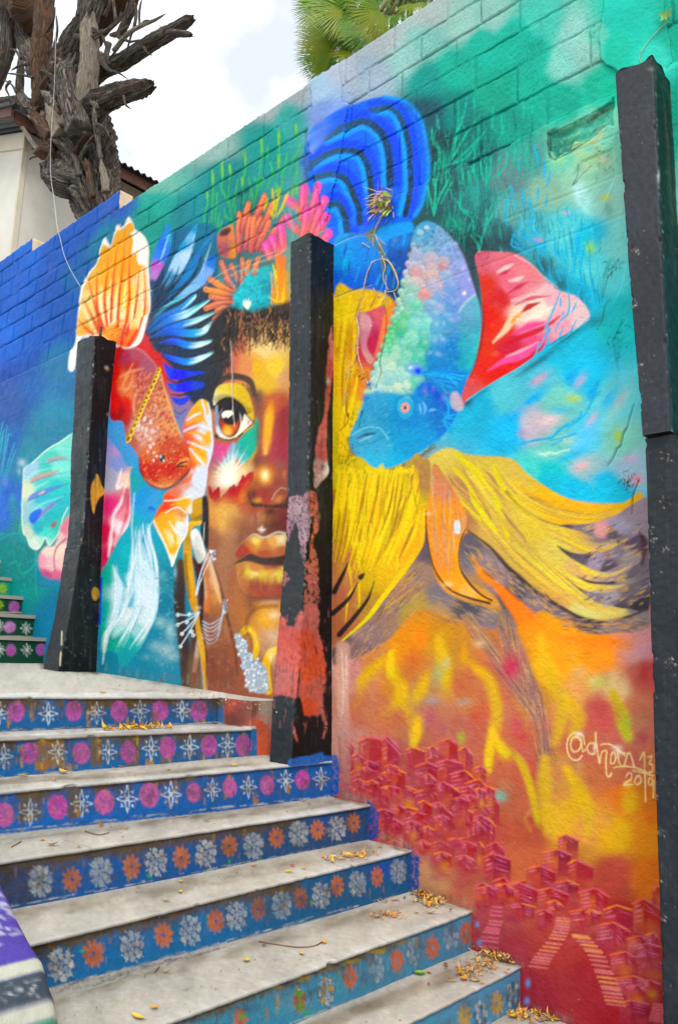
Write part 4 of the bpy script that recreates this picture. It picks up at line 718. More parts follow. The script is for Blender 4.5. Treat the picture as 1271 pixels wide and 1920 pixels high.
    for i in range(60):
        x = R.uniform(402, 436); y = R.uniform(600, 735); M.st([(x, y), (x+R.uniform(-2, 3), y+9), (x+R.uniform(-4, 3), y+20)], [1.4, 3, 1], R.choice(['1c1a1c', '2c2a2c', '3a3c40']), soft=.9, a=.7)
    M.sts('455,650 460,665|430,650 430,680|470,650 470,668|520,632 512,658|535,640 540,650|425,670 428,690|440,655 447,672', [2.4, 2, 1], '241e1e', soft=.8, a=.9)
    E6 = T(380, 680, 7.061)
    M.fill(E6('155,480 200,330 300,282 420,272 540,310 630,420 690,600 702,760 640,770 560,650 480,520 380,470 250,490 170,570'), cl('405,760 e4dcc0;420,730 dcc860;440,725 d8bc3c;460,740 d4b43c;475,775 d8b434;412,745 e0d090'), 1.4)
    M.st(E6('200,320 260,240 340,195 450,185 580,215 660,275 705,390 730,470'), [3, 10, 12, 12, 13, 9, 3], ['4c4440', '3c3836', '403834', '483c38', '5c4840'], soft=1.6, a=.95)
    for i in range(50):
        t = R.rand(); x, y = E6([[540+180*t+R.uniform(-30, 30), 230+220*t+R.uniform(-30, 40)]])[0]; M.st([(x, y), (x+4, y+5)], [1.4, .7], R.choice(['2a2422', '5c4a40']), soft=.6, a=.7)
    M.bls('760,560 10 26 74504c .7|780,420 10 10 7c5850 .6|740,480 8 14 604440 .6', E6)
    M.fill(E6('180,640 220,560 400,490 560,650 690,805 620,880 500,965 360,1015 255,995 195,900'), cl('410,790 8c98a8;412,810 d0d8dc;465,795 ece8d8;470,790 e8dcc8;440,820 f0ecd8;420,820 e8e8e0;460,810 f4f0dc'), 1.2)
    M.bl(*E6([[375, 790]])[0], 21.5, 30.5, '3a2420', 1, 0, .9)
    M.bl(*E6([[370, 800]])[0], 19.5, 27.5, 'a84028', 1, 0, .85)
    M.bl(*E6([[345, 890]])[0], 15, 15, 'f0a838', 1, 0, .2); M.bl(*E6([[440, 850]])[0], 9, 10, 'd87830', .8); M.bl(*E6([[350, 930]])[0], 10, 7, 'f8cc70', .8); M.bl(*E6([[480, 760]])[0], 7, 10, 'a02c30', .8)
    M.bl(*E6([[385, 690]])[0], 19.5, 22, '1e1a1e', 1, 0, .8)
    M.fill(E6('215,560 260,490 380,455 500,520 580,610 610,700 570,690 545,790 520,700 470,620 380,580 270,620 235,700'), '262022', 1.6)
    M.fill(E6('265,690 300,650 350,640 400,645 415,680 385,710 350,735 320,720 290,740'), 'fbf4e0', 1.0)
    for k in range(26):
        t = k/25.; p0 = np.array([210+390*t, 560-100*math.sin(math.pi*t**.8)+130*t]); d = np.array([-60+150*t, -100+50*t]); M.st(E6([p0, p0+d*.6, p0+d]), [2, 1.4, .5], '1e1a1c', soft=.6, a=.9)
    M.sts('595,690 640,740 690,800 620,870|520,955 600,890 690,835', [1.4, 2.4, 1.6], ['3c2820', '2c2020'], E6, soft=.8); M.st(E6('500,975 600,905 690,845'), 2.6, 'e4b42c'); M.bl(*E6([[640, 800]])[0], 4, 5, 'c86858', .9); M.bl(*E6([[655, 803]])[0], 2.4, 2.6, 'fdf4e8', 1, 0, .4)
    M.st(E6('190,960 260,1005 360,1025 460,1000 550,940'), [3, 2.4, 2.4, 3], '2a2220', soft=.9); M.st(E6('230,980 350,1008 480,985'), 1.8, 'f0dcb0', a=.9); M.bl(*E6([[200, 985]])[0], 4.6, 4.4, '1e1818', .9)
    # rainbow cheek
    M.fill(E6('130,1040 250,1075 400,1075 330,1230 230,1340 120,1430 100,1300'), cl('405,840 c85c84;420,840 d8588c;425,855 d0689c;400,870 b06078;402,885 a07070'), 3)
    M.fill(E6('400,1075 480,1090 500,1180 420,1330 300,1420 200,1450 260,1330 340,1220'), cl('440,840 88b0c8;430,860 98c0d0;425,880 b8d0d0;412,885 b0b8b8'), 4)
    M.fill(E6('740,735 775,850 772,1000 742,1150 650,1270 560,1350 490,1300 460,1180 480,1060 560,960 690,850'), cl('470,820 14b498;475,840 10b498;480,860 10b090;460,840 20b0a0;460,865 30b4b4;450,860 60b8c0;478,800 2ab090'), 2)
    M.bl(*E6([[380, 1510]])[0], 42, 26, 'f4eccc', .95, -.35); M.bl(*E6([[350, 1560]])[0], 24, 15, 'fffbe8', 1, -.3); M.bl(*E6([[560, 1430]])[0], 20, 12, 'f0dcA0', .7, -.5)
    for a, L in ((-.1, 60), (.12, 72), (.3, 70), (.55, 70), (-.35, 50), (-.7, 46), (-1., 44), (-1.35, 42), (.8, 50), (-1.6, 40), (.2, 50)):
        c = E6([[380, 1500]])[0]; M.st([c, c+[math.sin(a)*L, -math.cos(a)*L]], [6, 3, .8], 'fbf8e0', soft=1.6, a=.75, fade=(0, .6))
    M.st(E6('780,860 775,1000 740,1160 660,1290 600,1400'), [2, 5, 6, 7], ['b89048', 'c89c48', 'd0a848', 'd8b458'], soft=2.4, a=.8)
    M.fill(E6('90,1640 130,1660 150,1720 180,1690 215,1650 240,1670 250,1800 280,1760 310,1740 340,1700 385,1650 430,1630 470,1640 500,1580 560,1490 580,1520 620,1470 700,1455 690,1560 640,1680 600,1836 300,1880 120,1800'), cl('395,918 a82430;410,930 b01c2c;430,935 b82028;440,920 bc1c28;460,895 c01c24;475,890 b81c24;440,940 c83c28;470,910 cc4428;460,935 d07030;425,945 b84030'), 1.3)
    M.sts('225,1660 228,1720|430,1630 425,1690|300,1760 296,1820|175,1700 170,1760|385,1660 380,1720|550,1510 545,1560|660,1470 640,1530', [4.6, 3.4], 'b01828', E6, soft=.8)
    M.bls('300,1900 30 16 d88c3c .7|600,1720 10 26 d87c30 .7 .6|200,1850 12 10 a84830 .6', E6)
    # nose
    M.st(E6('935,530 905,720 885,900 860,1080 845,1200'), [8, 17, 15, 15, 10], ['d08838', 'e8ac38', 'ecb040', 'ec9c48', 'e08c48'], soft=5, a=1.); M.bls('905,760 8 26 f4b83c .8|885,980 8 26 f4b040 .7', E6); M.st(E6('870,1050 855,1200'), [2, 5], 'f8cc70', soft=3, a=.8)
    M.bls('760,1000 7 40 74463c .7|1080,800 10 60 98343c .6|1050,1150 12 30 a03848 .6|800,1320 20 12 7c4c40 .7|1040,1360 12 14 8c6858 .6|740,1320 7 20 6c4438 .7', E6)
    M.bl(*E6([[845, 1510]])[0], 20, 22, 'e89c30', .95); M.bl(*E6([[848, 1500]])[0], 10, 14, 'fce890', .95); M.bl(*E6([[850, 1490]])[0], 5, 8, 'fff8d0', .8)
    M.bls('720,1600 14 12 8c4c30 .6|1000,1600 10 14 94443c .7|850,1680 24 10 983c34 .7|760,1810 8 6 d88830 .8|1050,1790 10 6 d08848 .8|1100,1480 4 10 d88c58 .7|640,1760 9 16 5c3c2c .7', E6)
    F = T(320, 920, 3.972)
    M.fill(F('590,10 620,70 690,100 780,110 860,70 900,20 880,130 780,130 680,125 610,110'), '2c2422', 2.2)
    M.bls('650,75 10 6 e09c40 .9|820,75 14 7 d88c50 .8|630,30 7 12 402c24 .8|720,40 18 9 a03c34 .7|740,200 16 20 8a5428 .9|700,200 6 14 c89048 .7|760,160 14 8 2c2020 .8|840,190 8 20 8c2030 .8|670,200 5 20 c8a080 .5', F)
    M.st(E6('940,1815 990,1720 1060,1665 1130,1680'), 1.6, 'd8b898', a=.8)
    # mouth
    M.fill(F('492,482 530,410 600,352 650,340 700,362 760,340 830,330 920,345 920,480 780,492 700,492 600,470 540,502'), cl('450,1030 b83020;460,1035 c03020;475,1020 d88030;482,1015 f0cc50;500,1025 d08440;515,1015 ecb45c;528,1012 f8dc98;500,1038 b85838;530,1035 c0703c;460,1042 a02c20'), 1.6)
    M.st(F('498,450 540,392 600,345 640,328 700,352 760,332 810,312 880,325'), [1.4, 3, 4, 3.4, 4.4, 4], ['a08c78', 'c0a890', 'e8dcc4', 'e0d0b8', 'e8dcc8'], soft=1.4, a=.9)
    M.fill(F('495,560 560,528 700,558 800,572 920,560 920,740 800,802 700,812 600,772 530,690'), cl('455,1070 c88c3c;470,1075 ecd850;500,1080 e8c848;525,1085 f0dc60;480,1065 d89048;510,1063 b86040;480,1100 b06038;470,1110 c06830;500,1110 a83c38;525,1105 a83840;500,1122 8c3030;460,1095 c88850'), 2)
    M.bls('700,720 40 14 9c3c38 .75|620,740 20 12 a84838 .6|800,720 30 14 a03c3c .7|560,660 12 16 c07c40 .5', F); M.st(F('530,740 600,790 700,815 830,800'), [3, 7, 9, 9], '6c3028', soft=4, a=.7)
    for i in range(40):
        x = R.uniform(560, 850); M.st(F([[x, 640+R.uniform(-20, 30)], [x+2, 700+R.uniform(0, 60)]]), [1, 2, .8], R.choice(['8c3030', 'd0a040', 'b85840']), soft=1, a=.4)
    M.fill(F('480,548 560,498 610,472 700,502 800,496 920,470 920,545 800,556 700,553 600,524 520,542'), '262c2c', 1.3)
    M.bls('640,380 8 5 fbe890 .9|835,360 8 6 fff4d0 .95|640,620 10 6 fcf0a0 .8|760,600 14 5 ecc860 .7|560,440 10 8 c02c20 .7', F)
    M.st(F('520,600 515,650 540,720 580,770'), 2.4, 'e0a878', soft=1.6, a=.7); M.bls('760,830 26 5 c0a8a0 .8|600,840 14 14 704030 .6|540,830 14 26 b06c38 .5', F)
    M.bl(*F([[730, 980]])[0], 36, 36, 'e0a038', .9); M.bls('780,930 14 10 fcf0d0 .9|640,960 12 16 d0984c .7|760,1080 20 14 d8c8b8 .8|720,1160 16 12 b88878 .8|700,1060 18 10 c8a880 .5', F)
    M.bls('690,295 5 5 f8f4e8 1|690,275 2.4 4 f8f4e8 .9|672,290 4 2.4 f8f4e8 .9|708,292 4 2.4 f8f4e8 .9', F)
    M.bls('420,200 20 30 e0b458 .7|400,260 10 16 f0c868 .6|500,240 20 20 9c6040 .6|470,330 30 12 b09078 .4|380,520 22 30 b07850 .5|460,660 14 50 b4948 .0|500,780 20 60 b0703c .5', F)
    M.bls('418,962 13 26 ecb85c .75 .2|405,1045 9 44 7c5040 .5|455,1010 14 34 84503c .55|474,978 10 16 b88c6c .45|448,1120 16 44 b87840 .5|476,1140 14 30 7c4430 .55|520,985 22 10 4c2824 .6|430,1010 12 30 b4805c .45|425,1180 12 40 8c5844 .4|460,1200 16 26 c08850 .45|534,950 8 26 6c2c2c .5|470,930 9 16 8c4830 .5')
    for i in range(150):
        x, y = R.uniform(405, 540), R.uniform(930, 1270)
        if 445 < x and 1005 < y < 1125: continue
        M.st([(x, y), (x+R.uniform(-2, 2), y+R.uniform(5, 14))], [.6, R.uniform(.8, 2.6), .6], R.choice(['c89468', '7c4834', 'b0764c', 'd8ac7c', '6c3c2c']), soft=1.2, a=R.uniform(.15, .4))
    M.fill('402,960 440,940 500,960 545,950 590,960 590,1300 410,1300 398,1120', [(420, 980, 'b88458'), (470, 1000, '98644c'), (430, 1150, 'a87454'), (540, 1180, 'c09058'), (450, 1260, '8c5844'), (560, 1000, '7c4038')], 16, a=.20)
    # gold rings, pearls
    M.st(F('548,1060 585,1025 630,1060 652,1130 650,1190 635,1240'), 11, ['c8a020', 'e8c420', 'e0bc18', 'd8b418'], soft=1.1); M.st(F('600,1030 640,1080 655,1160'), 2, 'f8e890', soft=1.2, a=.8); M.st(F('560,1080 600,1075 615,1160'), 3, '8c5420', soft=1.8, a=.6)
    M.st(F('790,1190 740,1230 720,1330 740,1490'), 15, ['f0d060', 'e0b420', 'e0b818'], soft=1.2); M.bls('760,1230 7 14 f8ecb0 .7', F)
    M.st(F('575,1030 585,960 620,900 690,868 800,862'), [4, 7, 7, 6, 5], '7c4428', soft=3.5, a=.6); M.bls('720,960 22 18 f0b840 .7|700,1100 16 16 c89468 .6|640,1020 10 22 d8983c .6', F)
    M.fill(F('485,1080 530,1070 560,1130 610,1240 680,1280 725,1340 730,1500 590,1480 560,1330 520,1200'), 'a8b4c0', 1.5)
    for i in range(170):
        x, y = R.uniform(490, 730), R.uniform(1080, 1490)
        if x < 485+(y-1080)*.24 or x > 545+(y-1080)*.55 + (30 if y > 1250 else 0): continue
        p = F([[x, y]])[0]; M.bl(p[0], p[1], 4.2, 4.6, '7c8c9c', .9, 0, .6); M.bl(p[0]-.3, p[1]-.3, 3.3, 3.7, R.choice(['d8e0e4', 'e4e4dc', 'c0d0e0', 'f0f0ea']), 1, 0, .5)
    # ------------------------------------------------ hand and bracelets
    H = T(180, 880, 4.888)
    M.st(F('84,540 76,720 78,900 95,1060 118,1220 140,1420 150,1520'), [16, 22, 22, 22, 24, 26, 28], ['54442c', '40302a', '3c2e2a', '382c28', '44342c', '584a40', '5c5048'], soft=3)
    M.st(F('190,990 200,1150 190,1300 200,1480'), [22, 24, 26, 26], ['4c3830', '54403a', '705848', '806450'], soft=5)
    M.st(F('138,330 136,450 150,620 172,780 196,880'), [13, 16, 17, 16, 13], ['b08c30', 'd0a034', 'd8a834', 'd4a02c', 'c08c2c'], soft=2.2); M.st(F('120,480 130,640 150,800'), [5, 7, 5], '6c5428', soft=3, a=.7)
    M.st(F('205,890 215,1000 245,1150 272,1290 290,1480'), [9, 10, 14, 16, 15], ['d0a034', 'c89c34', 'd4aa44', 'd0a448', 'c8a058'], soft=2); M.st(F('215,1120 205,1230 190,1340'), [5, 9, 7], 'c8b098', soft=2.5, a=.8); M.st(F('200,1260 195,1340 190,1420'), 9, '8c4c40', soft=4, a=.6)
    M.fill(H('985,950 1040,760 1085,880 1150,1090 1200,1300 1271,1600 1300,2050 1050,2050 1020,1560 985,1420 1000,1100'), cl('390,1070 b07848;400,1090 c8a880;410,1110 d8bca0;400,1140 c88048;420,1140 b47c38;395,1160 885848;420,1190 a87050;440,1230 985c40;410,1240 80483c;430,1270 905c48;390,1220 8c5440'), 2)
    M.fill(H('895,275 980,262 985,380 975,462 880,462'), cl('365,940 c8a030;375,960 c89c28;380,970 9c7418'), 1.6); M.st(H('865,640 860,570 890,505 955,485'), [11, 12, 11], ['b48c2c', 'd8ac2c', 'e0b838'], soft=1.3); M.st(H('880,470 975,465'), 2, '54401c', a=.8)
    M.fill(H('985,260 1040,300 1045,700 1010,700 970,560 985,460'), '28242a', 2)
    M.fill(H('878,595 925,545 965,600 1000,700 1022,800 960,862 915,770'), cl('365,1000 e8e8e0;375,1010 d4d8d4;385,1030 dcdcd0;370,1040 b8bcb4'), 1.3); M.st(H('950,570 990,680 1015,780'), 2, 'f8f8f0', a=.7)
    M.fill(H('960,870 1000,850 990,1000 960,1080 925,960 900,800'), '54241f', 2)
    M.fill(H('950,1150 1000,1050 1000,1350 975,1400'), '5c2c28', 2)
    M.st(H('1052,775 1078,920 1106,1080 1132,1240 1120,1390'), [9, 18, 24, 28, 32], ['d0a078', 'c08c5c', 'c89058', 'b07848', '8c5844'], soft=2.2)
    M.st(H('1090,1430 1120,1600 1170,1900'), [34, 40, 46], ['8c5a44', '9c6448', '84503e'], soft=4, a=.9)
    M.st(H('1066,830 1098,980 1130,1110 1160,1200'), [3, 8, 9, 5], ['f0d4b4', 'e8c49c', 'e0b078'], soft=2.4, a=.85); M.st(H('1030,960 1050,1120 1060,1300'), [3, 7, 5], 'c06a3c', soft=3, a=.7); M.st(H('1020,1110 1060,1100 1090,1120|'.strip('|')), 1.4, '6c3c28', a=.6)
    M.st(H('960,870 984,1000 988,1180 982,1380 1000,1520'), [3, 6, 6, 6, 3], '341814', soft=1.8, a=.9); M.st(H('1150,1100 1200,1290 1262,1560'), [2, 4, 3], '54301f', soft=2, a=.75)
    M.sts('1060,745 1000,880 950,1040 930,1150|1080,800 1020,920 960,1060 940,1150', 2.2, 'd4dce4', H, soft=.8)
    for i in range(16): p = H([[1085+R.uniform(-24, 24), 800+R.uniform(-60, 70)]])[0]; M.bl(p[0], p[1], 2.8, 2.8, R.choice(['e8f0f8', 'a8bcd4', 'd0dcec']), 1, 0, .4)
    for e in ('745,1330', '745,1425', '795,1510', '785,1625'):
        q = H(e)[0]; p0 = H([[965, 1310]])[0]; M.st([p0, (p0+q)/2+[0, 3], q], 2.2, 'c8d8e0', soft=.8)
    for x, y in ((760, 1335), (845, 1400), (760, 1425), (800, 1510), (890, 1490), (785, 1625), (870, 1330), (905, 1520)):
        p = H([[x, y]])[0]
        for k in range(5): M.bl(p[0]+2.6*math.cos(k*1.26), p[1]+2.6*math.sin(k*1.26), 2, 2, 'e4ece8', .95, 0, .4)
    for k in range(6):
        y = 1390+k*30; M.st(H([[990, y], [1060, y+30+k*6], [1140, y-10], [1190, 1320-k*14], [1200, 1210]]), 2.1, R.choice(['ccdce4', 'dce8ec', 'b8ccd8']), soft=.8)
    for i in range(16): p = H([[1200+R.uniform(-22, 22), 1250+R.uniform(-70, 70)]])[0]; M.bl(p[0], p[1], 2.4, 2.6, R.choice(['e0e8e8', 'b8c8d4']), 1, 0, .4)
    M.bls('1080,1000 6 20 e0b898 .5 .3|1120,1180 8 10 d8a040 .6|950,1270 10 4 e0c8b0 .6', H)
    M.st(H('1046,750 1100,890 1164,1090 1212,1300 1282,1600 1310,1880'), [2, 5, 5, 4, 4], '5c3426', soft=2.4, a=.7); M.st(H('1030,800 1075,930 1120,1080 1160,1220'), [2, 7, 8, 4], 'dcb48c', soft=3, a=.7); M.st(H('988,960 1002,1100 996,1250 984,1420 1010,1560 1040,1800'), [2, 4, 3, 4, 3], '4c2420', soft=1.6, a=.8); M.st(H('1015,900 1040,1050 1060,1200'), [3, 8, 5], 'c87848', soft=3, a=.6)
    M.bls('1150,1420 16 22 a87858 .5|1100,1560 14 20 905c48 .6|1180,1700 14 26 84503e .6|1080,1760 10 30 6c4036 .6', H)
    for i in range(60):
        x, y = H([[R.uniform(990, 1280), R.uniform(1450, 1850)]])[0]; M.bl(x, y, R.uniform(3, 8), R.uniform(2, 6), R.choice(['7c4434', 'b07858', '9c6048', '6c4c3c', 'c09070']), .3)
    # ------------------------------------------------ white and turquoise drape, pink gill cloth
    M.fill(H('0,-330 120,-300 230,-150 300,-20 350,0 345,300 330,480 240,640 150,830 80,900 0,960'), cl('215,790 6ca0d4;220,820 8c98d0;240,840 d898b8;230,870 8898c8;250,870 e8a0a0;210,900 a8a8b8;240,900 e8c8b8;245,930 c87880;215,950 d84a84;205,1000 d02858;230,990 f0dce0;240,970 e098a0;215,1040 c83060;230,1020 e8b0b8;200,1080 c04868'), 2)
    M.sts('250,0 210,170 260,140|300,100 250,290 180,420 170,560|330,30 340,260 320,440 230,640|170,480 150,650 130,800', [2, 7, 3], 'f4e8e8', H, soft=2.6, a=.8); M.sts('310,240 300,420 220,650|120,260 110,480 90,700|290,180 270,280', [3, 9, 2], 'c8305c', H, soft=3, a=.55)
    M.fill(H('330,0 480,150 620,200 540,440 500,560 560,800 570,1000 550,1300 500,1480 380,1700 250,1810 180,1640 90,1680 60,1500 70,1200 100,900 230,640 330,470'), cl('255,910 18a0a8;270,930 2c98cc;290,940 50a0cc;250,990 08a8b8;245,1040 08b0b8;235,1060 10a8b0;270,1020 1898b4;210,1080 28a898;205,1150 18a49c;230,1100 a8ccd0;260,1080 b8d8e8;280,1080 b8d4e4;280,1120 d8dce0;270,1160 c8d8d8;250,1130 18a8b8;240,1150 d8d4cc;220,1180 20b098;240,1200 20a8a0;260,1180 a0c8c8;215,1200 20988c;240,1230 1c98a0'), 2.2)
    for i in range(330):
        t = R.rand(); s_ = spline(H(['370,560 360,760 330,980 310,1150 240,1330 120,1500 80,1700', '470,480 490,620 540,840 560,1000 545,1250 490,1430 330,1680', '420,500 400,700 420,1000 400,1250 300,1500 200,1680', '200,880 230,1050 200,1300 120,1480'][R.randint(4)]), False, 8)
        i0 = R.randint(0, len(s_)-10); q = s_[i0:i0+10]+[R.uniform(-7, 7), 0]
        M.st(q, [.8, R.uniform(1.5, 4), .8], R.choice(['e8eef0', 'd0e4ec', 'b8dce8', '58b8c8', '18a0b0', 'f0ece4', 'c8dce0']), soft=1.2, a=.55, n=1)
    M.sts('420,820 420,1000 400,1180 330,1350|480,860 520,1050 500,1250 440,1400|440,700 450,900|190,900 210,1080 190,1260 130,1420|320,1300 250,1420 180,1520', [8, 24, 8], 'dce8ee', H, soft=7, a=.6)
    M.sts('365,220 345,480 350,640 350,840 320,1050 300,1200 250,1330 150,1450 100,1560 75,1780', [2, 2.6, 4, 3.6, 6, 5, 2], 'e4ecee', H, soft=2, a=.65); M.sts('530,480 500,560 520,700 560,850 570,1000 560,1200 520,1420', [2, 5, 5, 3], 'e4eef0', H, soft=2, a=.65)
    M.sts('220,780 240,950 290,1080|200,700 190,900|250,620 220,760', [4, 12, 3], '08a8b4', H, soft=2, a=.8); M.sts('160,1560 220,1620 320,1500|140,1650 250,1660', [4, 14, 4], '18a898', H, soft=4, a=.6)
    M.bls('510,360 6 5 2c5cc0 .9|540,370 4 4 2c60c8 .8', H); M.sts('60,1000 50,1200 45,1420', [4, 4], '1c3ce0', H, soft=1.2)
    # right of the drape: smoky teal with whitish patches
    M.bls('610,980 14 14 7cb0b8 .6|640,1100 20 12 5ca0ac .5|600,1400 14 14 9cc0c0 .8|690,1480 12 22 a8c4c4 .8|560,1620 16 12 90b4b8 .7|660,1660 20 16 a8c0bc .8|720,1720 14 10 a0bcc0 .7|480,1720 14 8 70a4ac .6|620,1760 20 8 6ca0ac .5|740,950 4 14 a8c4d0 .6', H)
    for i in range(120):
        x, y = H([[R.uniform(560, 760), R.uniform(900, 1820)]])[0]; M.bl(x, y, R.uniform(1, 4), R.uniform(1, 4), R.choice(['a8c8cc', '1c7488', '88b4bc', '2c88a0']), .4)
    # ------------------------------------------------ red fish
    M.fill(r5('60,860 75,600 110,400 140,120 210,140 330,132 430,200 540,330 600,480 660,660 720,850 780,1000 845,1130 884,1280 872,1400 760,1515 640,1582 520,1572 420,1502 362,1400 350,1270 300,1180 222,1080 190,900'),
        cl('222,660 b81c20;215,700 d02818;216,760 c81c1c;225,780 a01c28;240,670 a84058;255,665 b05868;275,690 a86070;250,690 b83c38;240,710 d07048;250,730 d88058;270,740 c06a60;295,720 b87060;305,760 d8a068;320,800 d8a070;280,780 c07868;260,800 c09088;250,830 b06858;270,820 d8a898;300,810 d89870;320,840 c05840;285,850 d07848;300,870 c83c20;270,880 c83820;285,900 b82c18;320,880 c83818;340,870 c84820;310,910 d08858;345,890 c85830;235,790 b03838'), 1.8)
    for i in range(620):
        x, y = r5([[R.uniform(300, 820), R.uniform(380, 1560)]])[0]
        u, v = (x-200)*5.526, (y-630)*5.526
        if u < 250+(v-700)*.25 or u > 560+(v-400)*.33 or v > 1540-abs(u-600)*.3: continue
        rr = R.uniform(2.4, 5.) if v < 1050 else R.uniform(1.4, 2.6)
        cc = R.choice(['d87850', 'd8686c', 'c86060', 'e09868', 'e0a898', 'b84840']) if v < 850 else (R.choice(['f0d0c8', 'e8b8b0', 'd89888', 'e8a888']) if v < 1050 and u < 560 else R.choice(['d04828', 'e07848', 'e8a070', 'c83020', 'e89058']))
        M.bl(x+.9, y+1.5, rr*1.2, rr*1.3, '7c2020', .45, 0, .3); M.bl(x, y, rr, rr*1.25, cc, .7, .2, .35); M.bl(x-rr*.2, y-rr*.4, rr*.6, rr*.5, 'f8dcc8', .22)
    for x, y in ((350, 930), (385, 960), (430, 970), (490, 990), (410, 860), (475, 890), (470, 1070), (500, 1120), (465, 1140), (440, 1200), (505, 1210), (500, 1290), (535, 1250), (470, 1160)):
        p = r5([[x, y]])[0]; M.bl(p[0], p[1], 4, 7 if y < 1000 else 4, 'f4e0dc', .8, .25, .3)
    M.sts('160,430 280,370 400,340|180,540 220,430 290,290|200,580 260,520 290,400|330,560 300,700 310,840|160,550 230,560', [3, 6, 2], 'e0a078', r5, soft=2, a=.75); M.sts('110,500 100,650 130,800|210,640 240,700 230,850', [6, 14, 5], 'd82414', r5, soft=3, a=.7)
    M.sts('220,140 330,135 430,200 545,335', [3, 5, 3], 'c88890', r5, soft=2, a=.6); M.sts('580,400 620,560 680,740 740,920 790,1040', [3, 5, 3], 'e4b070', r5, soft=2.4, a=.7); M.sts('400,1470 520,1550 640,1560 760,1490', [3, 6, 3], 'e8b078', r5, soft=2.6, a=.7)
    for i in range(60):
        t = R.rand(); a = 1.2+2.2*t; c = np.array([600, 1300]); p0 = c+[260*math.cos(a)*.8, 260*math.sin(a)]; p = r5([p0, p0*.93+c*.07]); M.st(p, [1, .6], R.choice(['f0c090', '8c2418', 'e8a060']), soft=.6, a=.7)
    M.st(r5('362,1390 420,1500 520,1572 640,1582 760,1515 872,1400'), [3, 5, 5, 3], '7c2418', soft=2.2, a=.75); M.st(r5('350,1270 362,1400 400,1470'), [3, 5, 3], '6c2420', soft=2, a=.6); M.bls('480,1400 14 18 b82c18 .6|700,1400 16 14 b42c14 .6|560,1480 22 10 c84c24 .5|640,1180 12 14 cc5c34 .4|800,1180 7 16 c8502c .5', r5)
    M.bl(*r5([[592, 1275]])[0], 8.5, 11.5, 'e08850', 1, 0, .6); M.bl(*r5([[592, 1272]])[0], 6.4, 9, '201416', 1, 0, .75); M.bls('578,1252 2.4 3.4 e8e8f0 1|606,1294 2.2 3.2 f4f4f8 1', r5)
    M.fill(r5('735,1340 790,1280 850,1260 885,1300 880,1370 840,1350 780,1370'), cl('340,865 e89058;350,862 ec9c60;358,870 d87840'), 1.3); M.sts('738,1352 790,1318 855,1302|745,1358 835,1348', [2, 4.4, 1.6], '3c1414', r5, soft=.9)
    M.st(r5('700,1530 800,1460 870,1390 885,1310'), [2, 3, 2], '8c2c1c', soft=1.4, a=.7)
    ch = spline(r5('560,340 520,450 440,620 380,760 320,900 230,1100'), False, 6)
    M.st(ch, 7, '6c4c28', soft=1.2, a=.5, n=1)
    ch = ch[::2]
    for k in range(0, len(ch)-1):
        d = ch[k+1]-ch[k]; a = math.atan2(d[1], d[0]); p = (ch[k]+ch[k+1])/2
        L = np.hypot(*d)*.62; e = np.array([math.cos(a), math.sin(a)]); nn = np.array([-e[1], e[0]])
        M.st([p-e*L, p-e*L*.4+nn*3.4, p+e*L*.4+nn*3.4, p+e*L], 2., 'c8a010', soft=.6); M.st([p-e*L, p-e*L*.4-nn*3.4, p+e*L*.4-nn*3.4, p+e*L], 2.2, 'ecd440', soft=.6)
    # butterfly fins round the fish
    M.fill(r5('800,960 870,800 950,690 1000,658 1060,690 1085,780 1095,950 1108,1100 1095,1220 1050,1380 1035,1470 1040,1540 1000,1640 870,1700 700,1720 600,1680 640,1620 780,1520 870,1410 890,1290 850,1150'),
        cl('385,765 f0b428;375,780 f0a820;392,790 d8e0e4;365,800 e08858;350,805 d87868;390,820 f0b420;380,815 d8dce4;350,830 e05838;370,840 f0a018;385,850 e8b030;395,850 d0dce8;365,870 e07840;375,880 d8e0e8;380,860 f0c040;370,900 e0905c;360,910 e07038;380,905 d8e0e8;350,915 d87048;340,920 d85840'), 1.4)
    M.sts('1060,700 1085,800 1095,950 1107,1100 1090,1230 1045,1390 1035,1480|820,990 900,950 980,930 1040,960 1080,970|860,1100 960,1140 1060,1180 1100,1180|880,1170 960,1270 1010,1330 1030,1400|1000,670 1030,780 1020,850|850,880 920,830 1000,800', [3, 5, 3], 'dce4ec', r5, soft=1.4, a=.9)
    M.sts('930,740 890,800|1010,760 1010,850 1050,920|850,920 930,870 1000,880|850,1010 960,1010 1040,1060 1090,1080|890,1130 970,1220 1050,1260|920,1280 980,1350', [3, 7, 3], 'f0ac1c', r5, soft=1.6, a=.85); M.sts('820,1010 880,1040 960,1100|880,1300 930,1400', [4, 8, 3], 'e06c40', r5, soft=2.4, a=.6)
    M.fill(H('540,470 620,330 640,230 740,160 870,110 920,30 1030,-20 1010,200 985,250 900,290 890,400 850,420 855,500 830,620 790,680 750,800 712,892 690,820 640,700 580,580'),
        cl('310,945 f05c18;320,940 f06020;330,920 d88068;350,910 d8a090;375,900 d8dce8;360,925 d8dce4;350,945 f0b41c;345,960 d89858;360,955 e8dcd0;310,975 f0a828;325,980 f0b428;340,985 ece4dc;350,990 d8dce0;330,1010 e8dca8;328,1030 f0b01c;320,1020 d8d498;325,1050 f0ead0;345,1000 d8e0e4'), 1.5)
    M.sts('545,475 600,600 650,700 700,830 712,885 740,800 790,680 835,610 855,500 850,425|650,400 750,350 840,400|680,480 740,560 790,600|640,290 760,280 900,240', [2, 2.6, 2.2], 'f4f2e8', H, soft=1, a=.9)
    M.sts('580,490 650,640 700,760|700,560 740,620 740,720|700,330 800,290 880,280|760,450 820,480', [3, 7, 2], 'f0b01c', H, soft=1.8, a=.85); M.sts('560,440 620,350 690,340', [4, 10, 3], 'f4581c', H, soft=2.6, a=.85)
